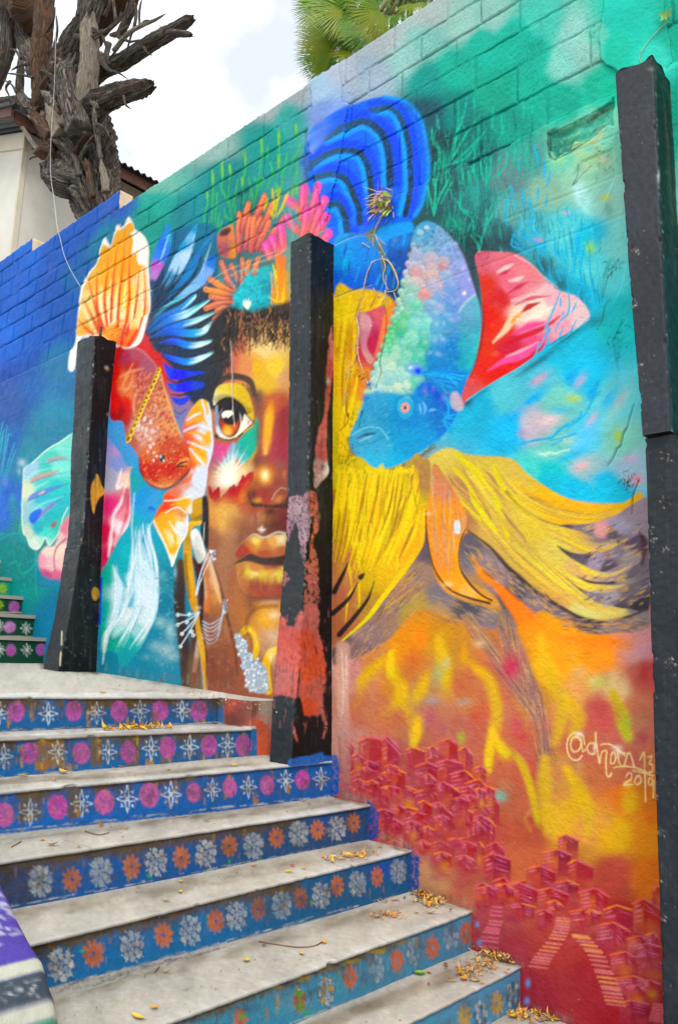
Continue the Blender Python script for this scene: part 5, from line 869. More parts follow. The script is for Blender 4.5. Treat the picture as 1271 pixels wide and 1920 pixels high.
    # ------------------------------------------------ turquoise ruffled fin on the far left
    L7 = T(0, 780, 4.888)
    M.sts('0,260 40,60|0,300 60,120|20,540 60,260 85,90|30,560 90,200 130,180|50,560 150,240|70,560 160,310|10,400 50,140|0,340 20,290', [1.6, 2.6, 1.6], '2cb0b4', L7, soft=.9, a=.85)
    M.bls('20,780 16 26 2c6cd0 .6|60,600 8 16 7c9cd0 .6|130,760 8 12 58a4c0 .7|40,900 12 26 4878c8 .6|140,850 14 26 0f9480 .6|215,430 9 9 c8ccd8 .8|190,510 5 9 b0b8d0 .6|170,980 12 16 0f8c78 .6|0,700 10 26 30a0b8 .5', L7)
    M.sts('0,1150 90,1090 200,1080 240,1130 330,1200 350,1280 340,1500 350,1660|0,1100 60,1080|200,780 215,900 190,1060|160,1330 220,1440 320,1380 340,1250|80,1370 160,1330', [1.6, 2.4, 1.6], '20b498', L7, soft=1, a=.8)
    for i in range(60):
        x, y = L7([[R.uniform(0, 330), R.uniform(900, 1600)]])[0]; M.st([(x, y), (x+R.uniform(-1, 2), y+R.uniform(2, 7))], 1.6, R.choice(['28bca0', '40b8a8', '0f7c70']), soft=.8, a=.6)
    M.fill(L7('235,470 300,430 440,310 560,240 660,170 760,150 760,900 640,950 560,1060 520,1130 465,1190 430,1120 400,1180 350,1228 290,1190 260,1100 222,1050 215,800 225,600'),
        cl('60,880 a8c8dc;55,920 d8dcb8;48,960 a0c4c8;55,1000 c8d4c0;70,1020 d8e4d8;100,850 60c8b8;120,840 88d8c8;90,880 50c4b4;110,880 8ce0d0;80,905 60c8c0;110,915 40c4c0;80,930 38b8c4;115,945 28b8c0;75,990 28b0bc;100,975 28b4b8;110,985 40c0b0;90,1000 60d0c4;85,1015 a8e0d0;65,960 90c8d0'), 1.5)
    for p, c in (('430,420 480,385 560,370 640,385 560,405 480,430', 'b0a8a8'), ('290,610 330,550 420,520 560,500 500,540 400,580', 'c0a898'), ('270,780 300,720 400,680 540,640 600,630 480,690 360,740', '6888d0'), ('360,720 400,690 430,690 400,720', 'd8c0b8'), ('330,970 350,920 420,860 480,800 540,800 460,870 400,920', '9c98c8'), ('280,940 310,880 380,850 400,880 350,960 310,990', '1c68d8'), ('480,1000 540,960 530,1010 500,1030', 'a06860')):
        M.fill(L7(p), c, 1.3, a=.9)
    M.sts('290,620 400,570 520,540 640,520|260,790 360,740 480,690 640,620|330,1000 420,880 520,800 620,720|430,440 520,410 640,400', [2, 3.4, 2], '5c6cb8', L7, soft=1.6, a=.5)
    M.sts('230,480 225,620 218,800 225,1050 262,1110 290,1190 350,1225 400,1175 430,1115 465,1188 520,1130 560,1060 600,920 640,840|300,440 440,315 560,245 660,175', [2, 2.6, 2], 'dcecdc', L7, soft=1, a=.9)
    M.sts('250,700 340,660 460,600|300,880 420,800 600,740|440,330 560,300 640,310|250,590 330,520 480,480', [2, 5, 2], '9ce8dc', L7, soft=2, a=.6)
    M.fill(L7('370,1290 430,1200 520,1180 600,960 760,900 760,1500 560,1500 440,1480 380,1400'), cl('80,1050 e8a8b8;90,1030 f0d8cc;100,1060 e8c0c4;110,1000 e8c8c0;120,990 d8889c;110,1080 d87898;90,1080 c85c88;125,1060 f0c8c0;105,1030 f0dccc'), 4); M.st(L7('620,1130 540,1200 510,1300 520,1420'), [4, 3, 2], 'a84868', soft=2, a=.8)
    M.bls('440,1520 26 8 4c88a8 .6|560,1540 14 6 4c88a8 .6', L7)
    for i in range(170):                                    # loose curls over the forehead
        x = R.uniform(425, 600); y = R.uniform(588, 646)-(x-425)*.05; r_ = R.uniform(2.5, 6); a0 = R.uniform(0, 6.28)
        M.st([(x+r_*math.cos(a0+k*.9), y+r_*1.2*math.sin(a0+k*.9)) for k in range(R.randint(4, 7))], [1, 2.2, 1], R.choice(['181416', '221c1c', '2c2220', '181416', '3c2a22', 'a87850']), soft=.7, a=.85, n=3)
    # broken render by the right pillar: recess shading painted in dark teal, with cracks
    M.fill('1028,254 1045,246 1100,222 1152,192 1152,236 1100,264 1040,300 1030,285', cl('1040,270 1a7c68;1080,250 3ca890;1130,220 2c8c74;1060,280 1c6c5c;1140,230 54b89c'), 2, a=.8, smooth=False, warp=14, grit=.4)
    M.sts('1028,252 1060,240 1100,220 1152,190|1030,256 1032,290 1042,302|1042,302 1075,284 1110,262', [1.4, 3.4, 1.2], '123c34', soft=1.2, a=.85, grit=.6); M.sts('1100,228 1130,208 1152,198|1110,246 1140,230', [2, 5, 2], '6c5040', soft=1.5, a=.7, grit=.5)
    # ------------------------------------------------ weathering of the painted coat: cracks, drips, pits
    CR = ['30241c', '4c3828', '241c18']
    M.sts('''722,575 726,600 722,640 714,680 716,700 706,730|434,560 436,600 437,650 433,672 439,690 438,760 441,790|1190,760 1178,800 1172,810 1165,835 1158,840|1158,841 1150,860 1140,875|880,310 890,300 940,275 960,268|
    1040,245 1028,250 1030,290 1040,300 1060,285 1100,265 1140,245|1085,310 1083,330 1075,350 1090,330 1110,310|1145,560 1135,575 1130,600 1120,620|1200,900 1188,930 1186,965|1160,500 1140,520 1130,560|660,690 650,760 655,790 640,810|690,700 700,740''', [1, 1.8, 1], '3c3428', soft=.7, a=.75)
    M.sts('434,640 437,700 438,760 442,800|386,980 384,1020', 1.4, 'e8dcd0', soft=.6, a=.8)
    M.sts('630,560 660,548 700,535|628,462 660,446 700,440 725,460|380,538 430,505 545,462|540,470 500,490 460,500', 1.6, 'd8c8b8', soft=.7, a=.55)
    for x, y, n_, s_ in ((676, 705, 20, 12), (663, 785, 14, 12), (1150, 505, 26, 16), (1175, 905, 50, 16), (1160, 640, 24, 26), (190, 560, 14, 50), (225, 620, 14, 16), (255, 560, 8, 30), (655, 860, 30, 24), (900, 470, 20, 30), (1130, 300, 20, 30), (1165, 1020, 20, 14)):
        for k in range(n_):
            a, b = x+R.randn()*s_*.5, y+R.randn()*s_*.6; M.st([(a, b), (a+R.randn()*3, b+R.randn()*3)], R.uniform(.8, 2), R.choice(CR), soft=.6, a=.7)
    for i in range(40):
        x, y = R.uniform(640, 1200), R.uniform(560, 1900); M.bl(x, y, R.uniform(.8, 1.6), R.uniform(.8, 1.6), R.choice(['2c2420', 'e8e0d8', 'e8e0d8']), .7, 0, .3)
    # pale unpainted plaster streak beside the middle pillar and at its foot
    M.st('645,1215 644,1290 646,1370 650,1460', [26, 24, 22, 16], ['d8b0a0', 'e0b8a4', 'c89c90', 'b07870'], soft=6, a=.85); M.sts('644,1220 646,1300 644,1340|652,1230 652,1290', [2, 3, 2], 'f0dccc', soft=1.6, a=.7); M.sts('638,1380 640,1440', 3, '806860', soft=2, a=.5)
    for i in range(46):
        x, y = R.uniform(640, 690), R.uniform(1340, 1520); M.st([(x, y), (x+R.uniform(-1, 1), y+R.uniform(4, 16))], [1, 2.4, 1], R.choice(['a06870', '8c5468', 'c89088', 'b87c80']), soft=1.2, a=.5)
    for path in ('181,1252 320,1274 510,1294', '640,1488 697,1506', '712,1566 775,1592', '788,1664 892,1704', '904,1784 982,1808', '1000,1890 1080,1916'):  # grime and painted contact shade along the wall foot
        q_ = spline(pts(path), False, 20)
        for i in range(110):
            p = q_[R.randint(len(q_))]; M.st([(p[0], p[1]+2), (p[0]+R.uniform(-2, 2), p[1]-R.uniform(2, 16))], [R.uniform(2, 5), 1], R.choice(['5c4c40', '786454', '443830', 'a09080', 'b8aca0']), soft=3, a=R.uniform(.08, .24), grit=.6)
    # sky-blue overpaint slopped onto the wall at the stair ends
    M.fill('690,1500 703,1512 713,1522 712,1566 700,1576 690,1576', '24569c', 1., smooth=False, warp=5, grit=.5); M.fill('768,1588 779,1600 789,1606 788,1664 778,1674 768,1674', '24569c', 1., smooth=False, warp=5, grit=.5); M.fill('1060,2300 1070,2300 1070,2310', '1a48b4', 1.); M.bls('898,1732 5 6 5aa0e0 1|902,1766 5 7 5aa0e0 1|992,1842 5 9 5aa0e0 1|990,1876 6 9 5aa0e0 1'); M.fill('620,1416 636,1418 639,1440 638,1488 620,1496', '2662a8', 1., smooth=False, warp=4, grit=.4)
    xx = (np.arange(M.w)/M.k+M.x0)[None, :]; yy = (np.arange(M.h)/M.k+M.y0)[:, None]
    dull = np.clip((yy-1180)/140, 0, 1)*np.clip((xx-600)/60, 0, 1)          # the lower right is dusty, chalky paint
    face = np.exp(-(((xx-470)/90)**2+((yy-1020)/260)**2)**2)
    sat = 1.15-.12*dull-.12*face
    lm = M.c.mean(2, keepdims=True); M.c[:] = np.clip(lm+(M.c-lm)*sat[..., None], .0015, .95)
    dn = vnoise(M.w, M.h, 18, 71, 5); dm = np.clip(dn*1.5-.45, 0, 1)*.22*dull*np.clip((1480-yy)/80, .25, 1); M.c[:] = M.c*(1-dm[..., None])+lin('b8807a')*dm[..., None]
    wl = np.clip((240-xx)/80, 0, 1)*np.clip((760-yy)/100, 0, 1)*np.clip((M.c[..., 2]-1.6*M.c[..., 0])*12, 0, 1)*np.clip((M.c[..., 2]-1.3*M.c[..., 1])*12, 0, 1); M.c[..., 1] = M.c[..., 1]*(1-wl)+np.maximum(M.c[..., 1], .25*M.c[..., 2])*wl; M.c[..., 0] = M.c[..., 0]*(1-wl)+np.minimum(M.c[..., 0], .16*M.c[..., 2])*wl
    # fine roller grain over everything
    g1 = vnoise(M.w, M.h, 1.6, 31, 1); g2 = vnoise(M.w, M.h, 7, 32, 3); M.c[:] = .36*(M.c/.36)**1.16                                             # hand-mixed sprays are deep in the darks
    M.c *= (.80*(.93+.10*g1+.04*g2))[..., None]
paint_mural(MU)
# ================================================================ materials
M_COAT = paint_mat('mural_paint_on_plaster', .55, 230., .42, 34., .4)
M_BLOCK = paint_mat('mural_paint_on_block', .62, 150., .75, 40., .3, pores=.45)
M_PILLAR = paint_mat('pillar_gloss_paint', .5, 220., .3, 18., .3, spec=.22)
M_STEP = paint_mat('step_paint', .6, 240., .3, 40., .3)
M_TREAD = paint_mat('tread_concrete', .8, 190., .4, 26., .3, spec=.15)
M_BARE = stone_mat('bare_block', (.42, .3, .17), (.55, .42, .26), (.62, .5, .33), 9.)
M_MORT = stone_mat('mortar', (.25, .22, .18), (.33, .3, .26), (.42, .39, .34), 12.)

# ================================================================ ground and bank
M_GROUND = stone_mat('ground_concrete', (.22, .21, .19), (.3, .29, .27), (.36, .35, .32), 1.5)
g = mesh('ground', [(-600, -600, -1.62), (600, -600, -1.62), (600, 600, -1.62), (-600, 600, -1.62)], [(0, 1, 2, 3)], M_GROUND); tag(g, kind='structure')
M_SOIL = stone_mat('dry_soil', (.12, .09, .06), (.2, .15, .1), (.26, .2, .13), .8)
bank = mesh('bank', *boxes([(-60, 30, .30, 60, -1.6, 3.1)]), M_SOIL, smooth=False); tag(bank, kind='structure')

# ================================================================ the wall
def gridx(x0, x1, q=.85, mn=.0045, mx=.05):
    xs = [x0]
    while xs[-1] < x1: xs.append(xs[-1]+min(mx, max(mn, (xs[-1]**2+10.24)/(3.2*780)*q)))
    xs[-1] = x1; return np.array(xs)
def n3(P, f, seed):             # cheap smooth pseudo noise from sines, -1..1
    r = np.random.RandomState(seed); o = 0
    for k in range(5):
        d = r.randn(3); d /= np.linalg.norm(d); o = o+np.sin((P @ d)*f*(1+.5*k)+r.rand()*6.28)
    return o/3.
# relief of the coat, in metres of depth, painted in the same chart as the mural
RE = Sheet(-130, -230, 1560, 2080, .66, np.zeros(3, np.float32), seed=12)
dz = lambda d: [np.full(3, d, np.float32)]
for p in ('1028,252 1045,245 1100,220 1152,190 1152,238 1100,266 1040,302 1030,285',): RE.fill(p, np.full(3, .020, np.float32), 2.2, smooth=False, warp=16)
for p in ('1132,520 1145,488 1174,494 1166,540 1150,572 1130,558', '1168,600 1150,640 1160,695 1192,704 1186,620', '1076,330 1090,305 1150,280 1155,330 1120,420 1085,380'): RE.fill(p, np.full(3, .006, np.float32), 1.4, smooth=False)
for p in ('880,309 950,273 975,262', '1190,758 1178,800 1170,815 1164,838 1158,842 1150,860 1140,875', '722,575 726,600 722,640 714,680 716,700 706,730', '1200,900 1188,930 1186,965', '660,690 650,760 655,790 640,810', '630,560 660,548 700,535', '434,640 437,700 438,760 442,800', '628,462 660,446 700,440', '384,538 430,505 545,462'):
    RE.st(p, [2, 3, 2], dz(.007), soft=.7)
RE.st('880,309 915,291 955,272', [8, 10, 5], dz(.016), soft=1.)
_rn = np.random.RandomState(8)
for i in range(260):
    x, y = _rn.uniform(640, 1200), _rn.uniform(450, 1900); RE.bl(x, y, _rn.uniform(1, 2.4), _rn.uniform(1, 2.4), np.full(3, .006, np.float32), .8, 0, .3)

wall = empty('mural_wall', (-4., 0., -1.6), label='tall concrete block wall covered by a painted mural of fish, coral and a face', cat='wall')
TOP = [3.80, 3.605, 3.44, 3.25, 3.05, 2.835, 2.62]
# plaster coat in bays; the pillars stand over the bay joints
for x0, x1, dzz in ((-9.3, -5.66, .011), (-5.66, -3.13, .0078), (-3.13, -1.13, .0052), (-1.13, 2.8, .03)):
    xs = gridx(x0, x1); zs = np.arange(-1.6, TOP[-1]+dzz*.5, dzz); nu, nv = len(xs), len(zs)
    X, Z = np.meshgrid(xs, zs, indexing='ij'); P = np.stack([X.ravel(), 0*X.ravel(), Z.ravel()], 1)
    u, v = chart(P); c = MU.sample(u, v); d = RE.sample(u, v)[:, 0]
    y = -.012+.0035*n3(P, 3.1, 1)+.0012*n3(P, 14., 2)+.0006*n3(P, 60., 3)+d*(1+.22*n3(P, 17., 4)+.2*n3(P, 71., 14))
    # buried block joints telegraph through the thin upper coat
    for zj in (2.41, 2.2, 1.99): y = y+.0035*np.exp(-((P[:, 2]-zj-.004*n3(P, 5., 7))/.006)**2)*np.clip(.3+n3(P, 2.3, 5), 0, 1)*(P[:, 0] < -1.2)
    edge = (Z == zs[-1]).ravel(); P[:, 1] = y; P[edge, 2] += .006*n3(P[edge], 22., 9)
    rim = np.where(edge)[0]; V = np.vstack([P, P[rim]+[0, .03, 0]]); c = np.vstack([c, c[rim]])
    F = quads(nu, nv); k = np.arange(nu-1); F = np.vstack([F, np.stack([rim[k], rim[k+1], len(P)+k+1, len(P)+k], 1)])
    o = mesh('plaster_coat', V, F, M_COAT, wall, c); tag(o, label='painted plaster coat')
# mortar core behind the blocks
def core(x0, x1, z0, z1):
    xs = gridx(x0, x1, 2., .012, .08); zs = np.arange(z0, z1+.001, .0125); zs[-1] = z1
    X, Z = np.meshgrid(xs, zs, indexing='ij'); P = np.stack([X.ravel(), 0*X.ravel(), Z.ravel()], 1); u, v = chart(P); c = MU.sample(u, v)*.9
    P[:, 1] = .0065+.006*n3(P, 7., 21)+.002*n3(P, 60., 22)
    n = len(P); B = [(x0, .15, z0), (x1, .15, z0), (x1, .15, z1), (x0, .15, z1)]; nu, nv = len(xs), len(zs)
    V = np.vstack([P, B]); F = [tuple(f) for f in quads(nu, nv)]
    top = [i*nv+nv-1 for i in range(nu)]; lft = list(range(nv)); rgt = [(nu-1)*nv+j for j in range(nv)]
    F += [tuple(top+[n+2, n+3]), tuple(lft[::-1]+[n, n+3][::1]), tuple(rgt+[n+2, n+1])]
    c = np.vstack([c, np.full((4, 3), .3)]); return mesh('mortar_core', V, F, M_BLOCK, wall, c, smooth=False)
core(-9.3, 2.8, 2.60, 3.79); core(-9.3, -5.83, 3.79, 3.975); core(-9.3, -7.52, 3.975, 4.125)
back = mesh('wall_back', *boxes([(-9.3, 2.8, .02, .15, -1.6, 2.60)]), M_MORT, wall, smooth=False)
# single blocks
rb = np.random.RandomState(5)
def block(x0, x1, z0, z1, seed, bare=False):
    g_ = .0045; x0 += g_; x1 -= g_; z0 += g_; z1 -= g_; xm = (x0+x1)/2; s = .0068 if xm > -3.3 else (.010 if xm > -5.8 else .016)
    nu = max(4, int((x1-x0)/s)); nv = max(4, int((z1-z0)/s))
    X, Z = np.meshgrid(np.linspace(x0, x1, nu), np.linspace(z0, z1, nv), indexing='ij'); P = np.stack([X.ravel(), 0*X.ravel(), Z.ravel()], 1)
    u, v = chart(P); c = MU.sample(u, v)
    e = np.minimum(np.minimum(P[:, 0]-x0, x1-P[:, 0]), np.minimum(P[:, 2]-z0, z1-P[:, 2])); e = np.clip(1-e/.010, 0, 1)
    tl = rb.randn(2)*.004; off = rb.uniform(-.003, .002)
    P[:, 1] = off+tl[0]*(P[:, 0]-xm)+tl[1]*(P[:, 2]-(z0+z1)/2)*2+.0055*e**2*(1.2+n3(P, 55., seed))+.0012*n3(P, 90., seed+1)+.0007*rb.randn(len(P))
    P[:, 2] += e**3*.002*n3(P, 40., seed+2)
    i = np.arange(nu); j = np.arange(nv); ring = np.concatenate([i*nv, (nu-1)*nv+j[1:], (i[::-1]*nv+nv-1)[1:], j[::-1][1:-1]])
    n = len(P); R2 = P[ring].copy(); R2[:, 1] = .13; V = np.vstack([P, R2]); F = quads(nu, nv); k = np.arange(len(ring)); k2 = (k+1) % len(ring)
    F = np.vstack([F, np.stack([ring[k2], ring[k], n+k, n+k2], 1)]); mi = np.zeros(len(F), int); mi[-len(ring):] = 1
    c = np.vstack([c, c[ring]*.8])
    if not bare: mi[:] = 0
    return mesh('block', V, F, [M_BLOCK, M_BARE], wall, c, mi)
def course(z0, z1, xa, xb, ph, seed):
    x = xa; k = 0; first = True
    while x < xb-.01:
        w = .40+rb.uniform(-.012, .012) if not first else .40*ph+.02
        x2 = min(xb, x+w)
        if xb-x2 < .07: x2 = xb
        block(x, x2, z0, z1, seed+k, z0 > 3.7 and x2 == xb); x = x2; k += 1; first = False
for i in range(6): course(TOP[i+1], TOP[i], -9.3, 2.8, [.55, 1., .5, .95, .6, 1.][i], 100*i)
course(3.80, 3.985, -9.3, -5.80, .8, 700); course(3.985, 4.135, -9.3, -7.49, .4, 760)
# smooth plaster patches over the blocks
def patch(poly, y, step, seed, label):
    q = pts(poly); W = np.array([on_y(a, b) for a, b in q]); x0, x1, z0, z1 = W[:, 0].min(), W[:, 0].max(), W[:, 2].min(), W[:, 2].max()
    nu, nv = int((x1-x0)/step)+2, int((z1-z0)/step)+2; X, Z = np.meshgrid(np.linspace(x0, x1, nu), np.linspace(z0, z1, nv), indexing='ij'); P = np.stack([X.ravel(), 0*X.ravel(), Z.ravel()], 1)
    u, v = chart(P); c = MU.sample(u, v); a = u+2.*n3(P, 30., seed); b = v+2.*n3(P, 30., seed+1); ins = np.zeros(len(P), bool)
    for (ax, ay), (bx, by) in zip(q, np.roll(q, -1, 0)):
        if by != ay: ins ^= ((ay > b) != (by > b)) & (a < (bx-ax)*(b-ay)/(by-ay)+ax)
    P[:, 1] = y+.002*n3(P, 12., seed+2); F = quads(nu, nv); F = F[ins[F].all(1)]; use = np.unique(F); mp_ = np.full(len(P), -1); mp_[use] = np.arange(len(use)); F = mp_[F]; P = P[use]; c = c[use]
    # rim down to the wall
    E = np.vstack([F[:, [0, 1]], F[:, [1, 2]], F[:, [2, 3]], F[:, [3, 0]]]); key = E[:, 0]*100000+E[:, 1]; rk = E[:, 1]*100000+E[:, 0]; bd = E[~np.isin(key, rk)]
    n = len(P); back_ = P.copy(); back_[:, 1] = .012; V = np.vstack([P, back_]); F = np.vstack([F, np.stack([bd[:, 1], bd[:, 0], bd[:, 0]+n, bd[:, 1]+n], 1)])
    o = mesh('plaster_patch', V, F, M_COAT, wall, np.vstack([c, c*.8])); tag(o, label=label)
patch('583,152 600,142 636,118 640,160 642,192 655,196 652,222 640,300 632,330 610,420 584,300 578,250 586,200', -.009, .006, 61, 'smooth pale plaster strip at the top of the wall')
patch('1140,-60 1128,40 1124,80 1126,115 1135,125 1150,130 1170,150 1200,150 1240,150 1262,120 1258,80 1246,40 1240,-60', -.010, .005, 64, 'smooth turquoise plaster patch above the right pillar')

# ================================================================ pillars
PI = Sheet(60, 90, 1360, 2000, .7, '30383d', seed=21)
def paint_pillars(M):
    R = np.random.RandomState(9)
    # middle pillar: side face darker, shade partly painted in, salmon undercoat showing
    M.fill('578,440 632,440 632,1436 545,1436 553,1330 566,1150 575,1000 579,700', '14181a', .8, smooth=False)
    b6 = T(490, 420, 3.694)
    M.fill(b6('480,710 495,760 505,900 495,1060 475,1180 460,1330 450,1480 462,1620 465,1720 410,1780 375,1830 365,1780 375,1560 400,1420 430,1330 445,1150 455,980 470,820'), cl('620,650 c06860;618,700 c8504c;612,780 c45c4c;605,850 c8544c;600,880 b88078;604,900 d0b0a8;612,880 d8c8c0;596,900 c8a098'), 1.2, grit=.3, warp=7)
    M.bls('460,1090 4 7 d8d0cc .9|420,1680 5 7 504c48 .8|335,1880 6 6 c85040 .9', b6)
    P = T(490, 900, 3.553)
    M.fill(P('180,130 250,90 330,100 320,330 300,420 290,560 270,520 240,320 200,340 170,400'), cl('545,940 a88088;560,950 b8949c;575,930 c08088;565,1000 b890a0;550,1000 a0707c;574,1040 a07884'), 1.2, grit=.9, warp=12)
    M.fill(P('325,80 375,110 385,300 350,430 385,560 370,680 310,620 330,420 345,260 320,240'), cl('582,930 d86850;590,980 c87058;585,1060 b8684c'), 1.2, grit=.8, warp=10)
    M.fill(P('145,590 180,640 160,680 140,700'), 'a85c60', 1.2, grit=.8, warp=10)
    M.fill(P('125,890 190,970 240,900 280,870 275,1100 250,1270 235,1440 120,1440 80,1420 95,1200 110,1000'), cl('540,1160 b05048;560,1150 c05048;525,1190 d04838;555,1200 cc4030;530,1250 b8605c;550,1280 b85850;520,1290 a85858;560,1240 c85030'), 1.2, grit=.5, warp=13)
    M.fill(P('285,860 330,800 370,850 375,980 400,1050 420,1180 430,1300 410,1420 385,1540 330,1560 285,1570 270,1440 245,1400 250,1250 275,1050'), cl('580,1150 b87068;590,1200 c85040;575,1220 d04410;580,1260 d04810;600,1260 b86050;580,1320 cc4814;600,1330 b85850;575,1180 cc6048'), 1.2, grit=.5, warp=13)
    M.fill(P('300,560 372,600 378,820 330,870 290,860 296,700'), cl('580,1080 b86458;588,1120 a85c50'), 1.2, grit=.9, warp=14)
    M.fill(P('95,1150 110,960 150,930 200,985 250,900 290,860 372,850 385,1000 415,1180 430,1330 400,1480 330,1570 285,1560 262,1440 235,1450 130,1430 85,1400'), cl('535,1180 c4544a;550,1230 c8584c;570,1200 d04c28;590,1250 cc4c20;600,1300 b85c50;575,1330 d04c18;525,1280 b4605a;545,1300 bc5850;600,1180 b86458;560,1160 bc6058'), 1.4, a=.9, grit=.35, warp=12)
    M.sts('400,1480 410,1560 430,1640 410,1720', [5, 7, 3], 'c0685c', P, a=.85, grit=.9); M.sts('220,1680 240,1740|215,1650 220,1700', [3, 6, 3], 'b8604c', P, a=.9, grit=.9)
    M.sts('255,1260 250,1340 245,1420', [2, 3, 2], '14161a', P); M.sts('360,1110 370,1160', 2, '202024', P)
    for i in range(240):
        x, y = R.uniform(512, 628), R.uniform(1130, 1360); M.st([(x, y), (x+R.uniform(-2, 1), y+R.uniform(4, 18))], R.uniform(.6, 1.6), R.choice(['2a2c30', '8c4038', 'd87868', '383c44', 'a84c44']), soft=.6, a=.55)
    for i in range(300):
        x, y = R.uniform(540, 630), R.uniform(450, 1420); M.st([(x, y), (x, y+R.uniform(6, 40))], R.uniform(.6, 1.6), R.choice(['0c0e10', '283034', '1c2426', '3c464c']), soft=.8, a=.4)
    M.sts('579,445 581,700 577,1000', 1.4, '565e64', a=.6)
    # blue of the third riser slopped up onto its foot
    M.fill('540,1424 560,1419 590,1414 606,1411 607,1417 640,1412 640,1500 540,1500', '2060b0', .8, smooth=False, warp=4, grit=.4)
    # left pillar: side face darkened partly for its shade, ochre chips, lighter lower coat
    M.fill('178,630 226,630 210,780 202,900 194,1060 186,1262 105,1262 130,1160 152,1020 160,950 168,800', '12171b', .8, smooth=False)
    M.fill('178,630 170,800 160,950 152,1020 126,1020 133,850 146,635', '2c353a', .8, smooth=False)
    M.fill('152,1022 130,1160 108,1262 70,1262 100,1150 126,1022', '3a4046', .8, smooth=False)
    q = T(60, 600, 2.825)
    M.fill(q('345,815 360,840 368,870 385,900 388,920 360,940 340,980 330,1025 320,1000 312,930 318,870 335,840'), 'd09418', .9); M.fill(q('318,1435 335,1415 355,1430 358,1460 340,1485 322,1475'), 'b8880c', .9)
    M.bls('400,258 4 4 b89848 .9|395,250 4 3 d0c8b8 .7|404,500 4 4 8c8058 .9|425,410 3 7 a8842c .7|270,1180 8 4 5c4c38 .7|240,1165 8 2 545a60 .7', q)
    M.sts('330,90 322,300 305,600 285,900 272,1150', 1.2, '5a6266', q, a=.7); M.sts('220,645 250,640 300,632', 1.4, '0c1012', q); M.sts('375,1300 365,1450 358,1550', 2, 'a07828', q, a=.6); M.sts('378,1310 372,1420', 2.4, '2040d8', q, a=.8)
    for i in range(260):
        x, y = q([[R.uniform(150, 400), R.uniform(1180, 1830)]])[0]; M.bl(x, y, R.uniform(.6, 1.8), R.uniform(.6, 2.4), R.choice(['586066', '70787c', '0c1012', '8c8c88']), .5, 0, .3)
    M.sts('160,1650 158,1720|155,1760 150,1830', 2.4, 'd8d0a0', q, a=.8); M.sts('265,75 350,85 460,85', 2, '8c7850', q, a=.6)
    # right pillar
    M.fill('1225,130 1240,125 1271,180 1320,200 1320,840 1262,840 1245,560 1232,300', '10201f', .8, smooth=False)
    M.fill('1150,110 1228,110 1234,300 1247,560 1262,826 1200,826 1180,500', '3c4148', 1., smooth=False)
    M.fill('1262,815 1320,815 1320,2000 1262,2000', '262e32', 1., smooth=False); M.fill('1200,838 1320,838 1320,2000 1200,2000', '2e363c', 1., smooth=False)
    M.sts('1240,160 1255,190 1262,300 1268,420|1250,300 1258,420', [4, 7, 3], '1c4c3e', soft=2, a=.8, grit=.5); M.sts('1244,190 1250,260 1262,420', [2, 5, 2], '6c5c3c', soft=2, a=.5, grit=.8); M.sts('1258,165 1263,240 1268,300', 4, 'c09058', soft=1.6, a=.8, grit=.5)
    M.bls('1234,330 3 14 c8ccd0 .7|1220,130 10 4 7c7468 .7|1180,180 14 5 5c5048 .5|1186,465 6 8 2c2018 .8|1190,470 3 3 c07830 .8')
    for i in range(420):
        x, y = R.uniform(1150, 1300), R.uniform(140, 1900)
        M.bl(x, y, R.uniform(.7, 1.8), R.uniform(.7, 1.8), R.choice(['1c2024', '16191c', '70767c', '8c9094', '585e64']) if y < 840 else R.choice(['70767c', 'a8aaa8', '14181a', '8c8c88', 'c0bcb0']), .5, 0, .3)
    for x, y, s_ in ((1247, 858, 7), (1245, 940, 9), (1222, 990, 7), (1225, 1010, 6), (1258, 1250, 12), (1255, 1235, 9), (1232, 1650, 8), (1240, 1560, 8), (1245, 1720, 7), (1250, 1030, 5), (1190, 570, 8), (1196, 690, 9), (1192, 470, 6)):
        for k in range(16): M.bl(x+R.randn()*s_*.7, y+R.randn()*s_*.6, R.uniform(.8, 2.6), R.uniform(.8, 2.2), R.choice(['c8c4b8', 'a8a294', '0c0e10', '8c8478']), .7, 0, .3)
    M.bl(1247, 856, 7, 4, '0a0c0d', .9, 0, .4); M.bl(1246, 941, 8, 4, '1c1814', .8, 0, .4)
    # brush streaks, scuffs, bare concrete showing at chips and pores
    for xr, yr, nn_ in (((540, 630), (445, 960), 420), ((120, 225), (640, 1250), 420), ((1155, 1290), (150, 1900), 700)):
        for i in range(nn_):
            x, y = R.uniform(*xr), R.uniform(*yr); L_ = R.uniform(10, 70)
            M.st([(x, y), (x+R.uniform(-2, 2)+L_*.03*(1 if xr[0] > 1000 else 0), y+L_)], [.8, R.uniform(1.4, 5), .8], R.choice(['0e1214', '1c2428', '465056', '3a4348', '262c30', '525a5e']), soft=1.6, a=R.uniform(.12, .4), grit=.5)
        for i in range(nn_//3):
            x, y = R.uniform(*xr), R.uniform(*yr); M.bl(x, y, R.uniform(.8, 2.), R.uniform(.8, 2.2), R.choice(['07090a', '0a0c0d', '7c7c78', 'a09c92']), R.uniform(.4, .9), 0, .3)
    for path, n_ in (('579,448 580,700 576,1000 567,1150', 60), ('544,462 541,700 538,940', 24), ('178,634 168,800 160,950 152,1020', 44), ('146,640 133,850 126,1020 100,1160', 24), ('1228,140 1234,300 1247,560 1260,815', 50), ('1156,170 1180,500 1204,820 1210,960 1226,1400 1238,1890', 60)):
        q_ = spline(pts(path), False, 30)
        for i in range(n_):
            p = q_[R.randint(len(q_))]+R.randn(2)*1.2; M.bl(p[0], p[1], R.uniform(1, 2.6), R.uniform(1.2, 5), R.choice(['8c8880', '6c6a66', 'a8a296', '504c48', '74604c']), R.uniform(.4, .85), 0, .25)
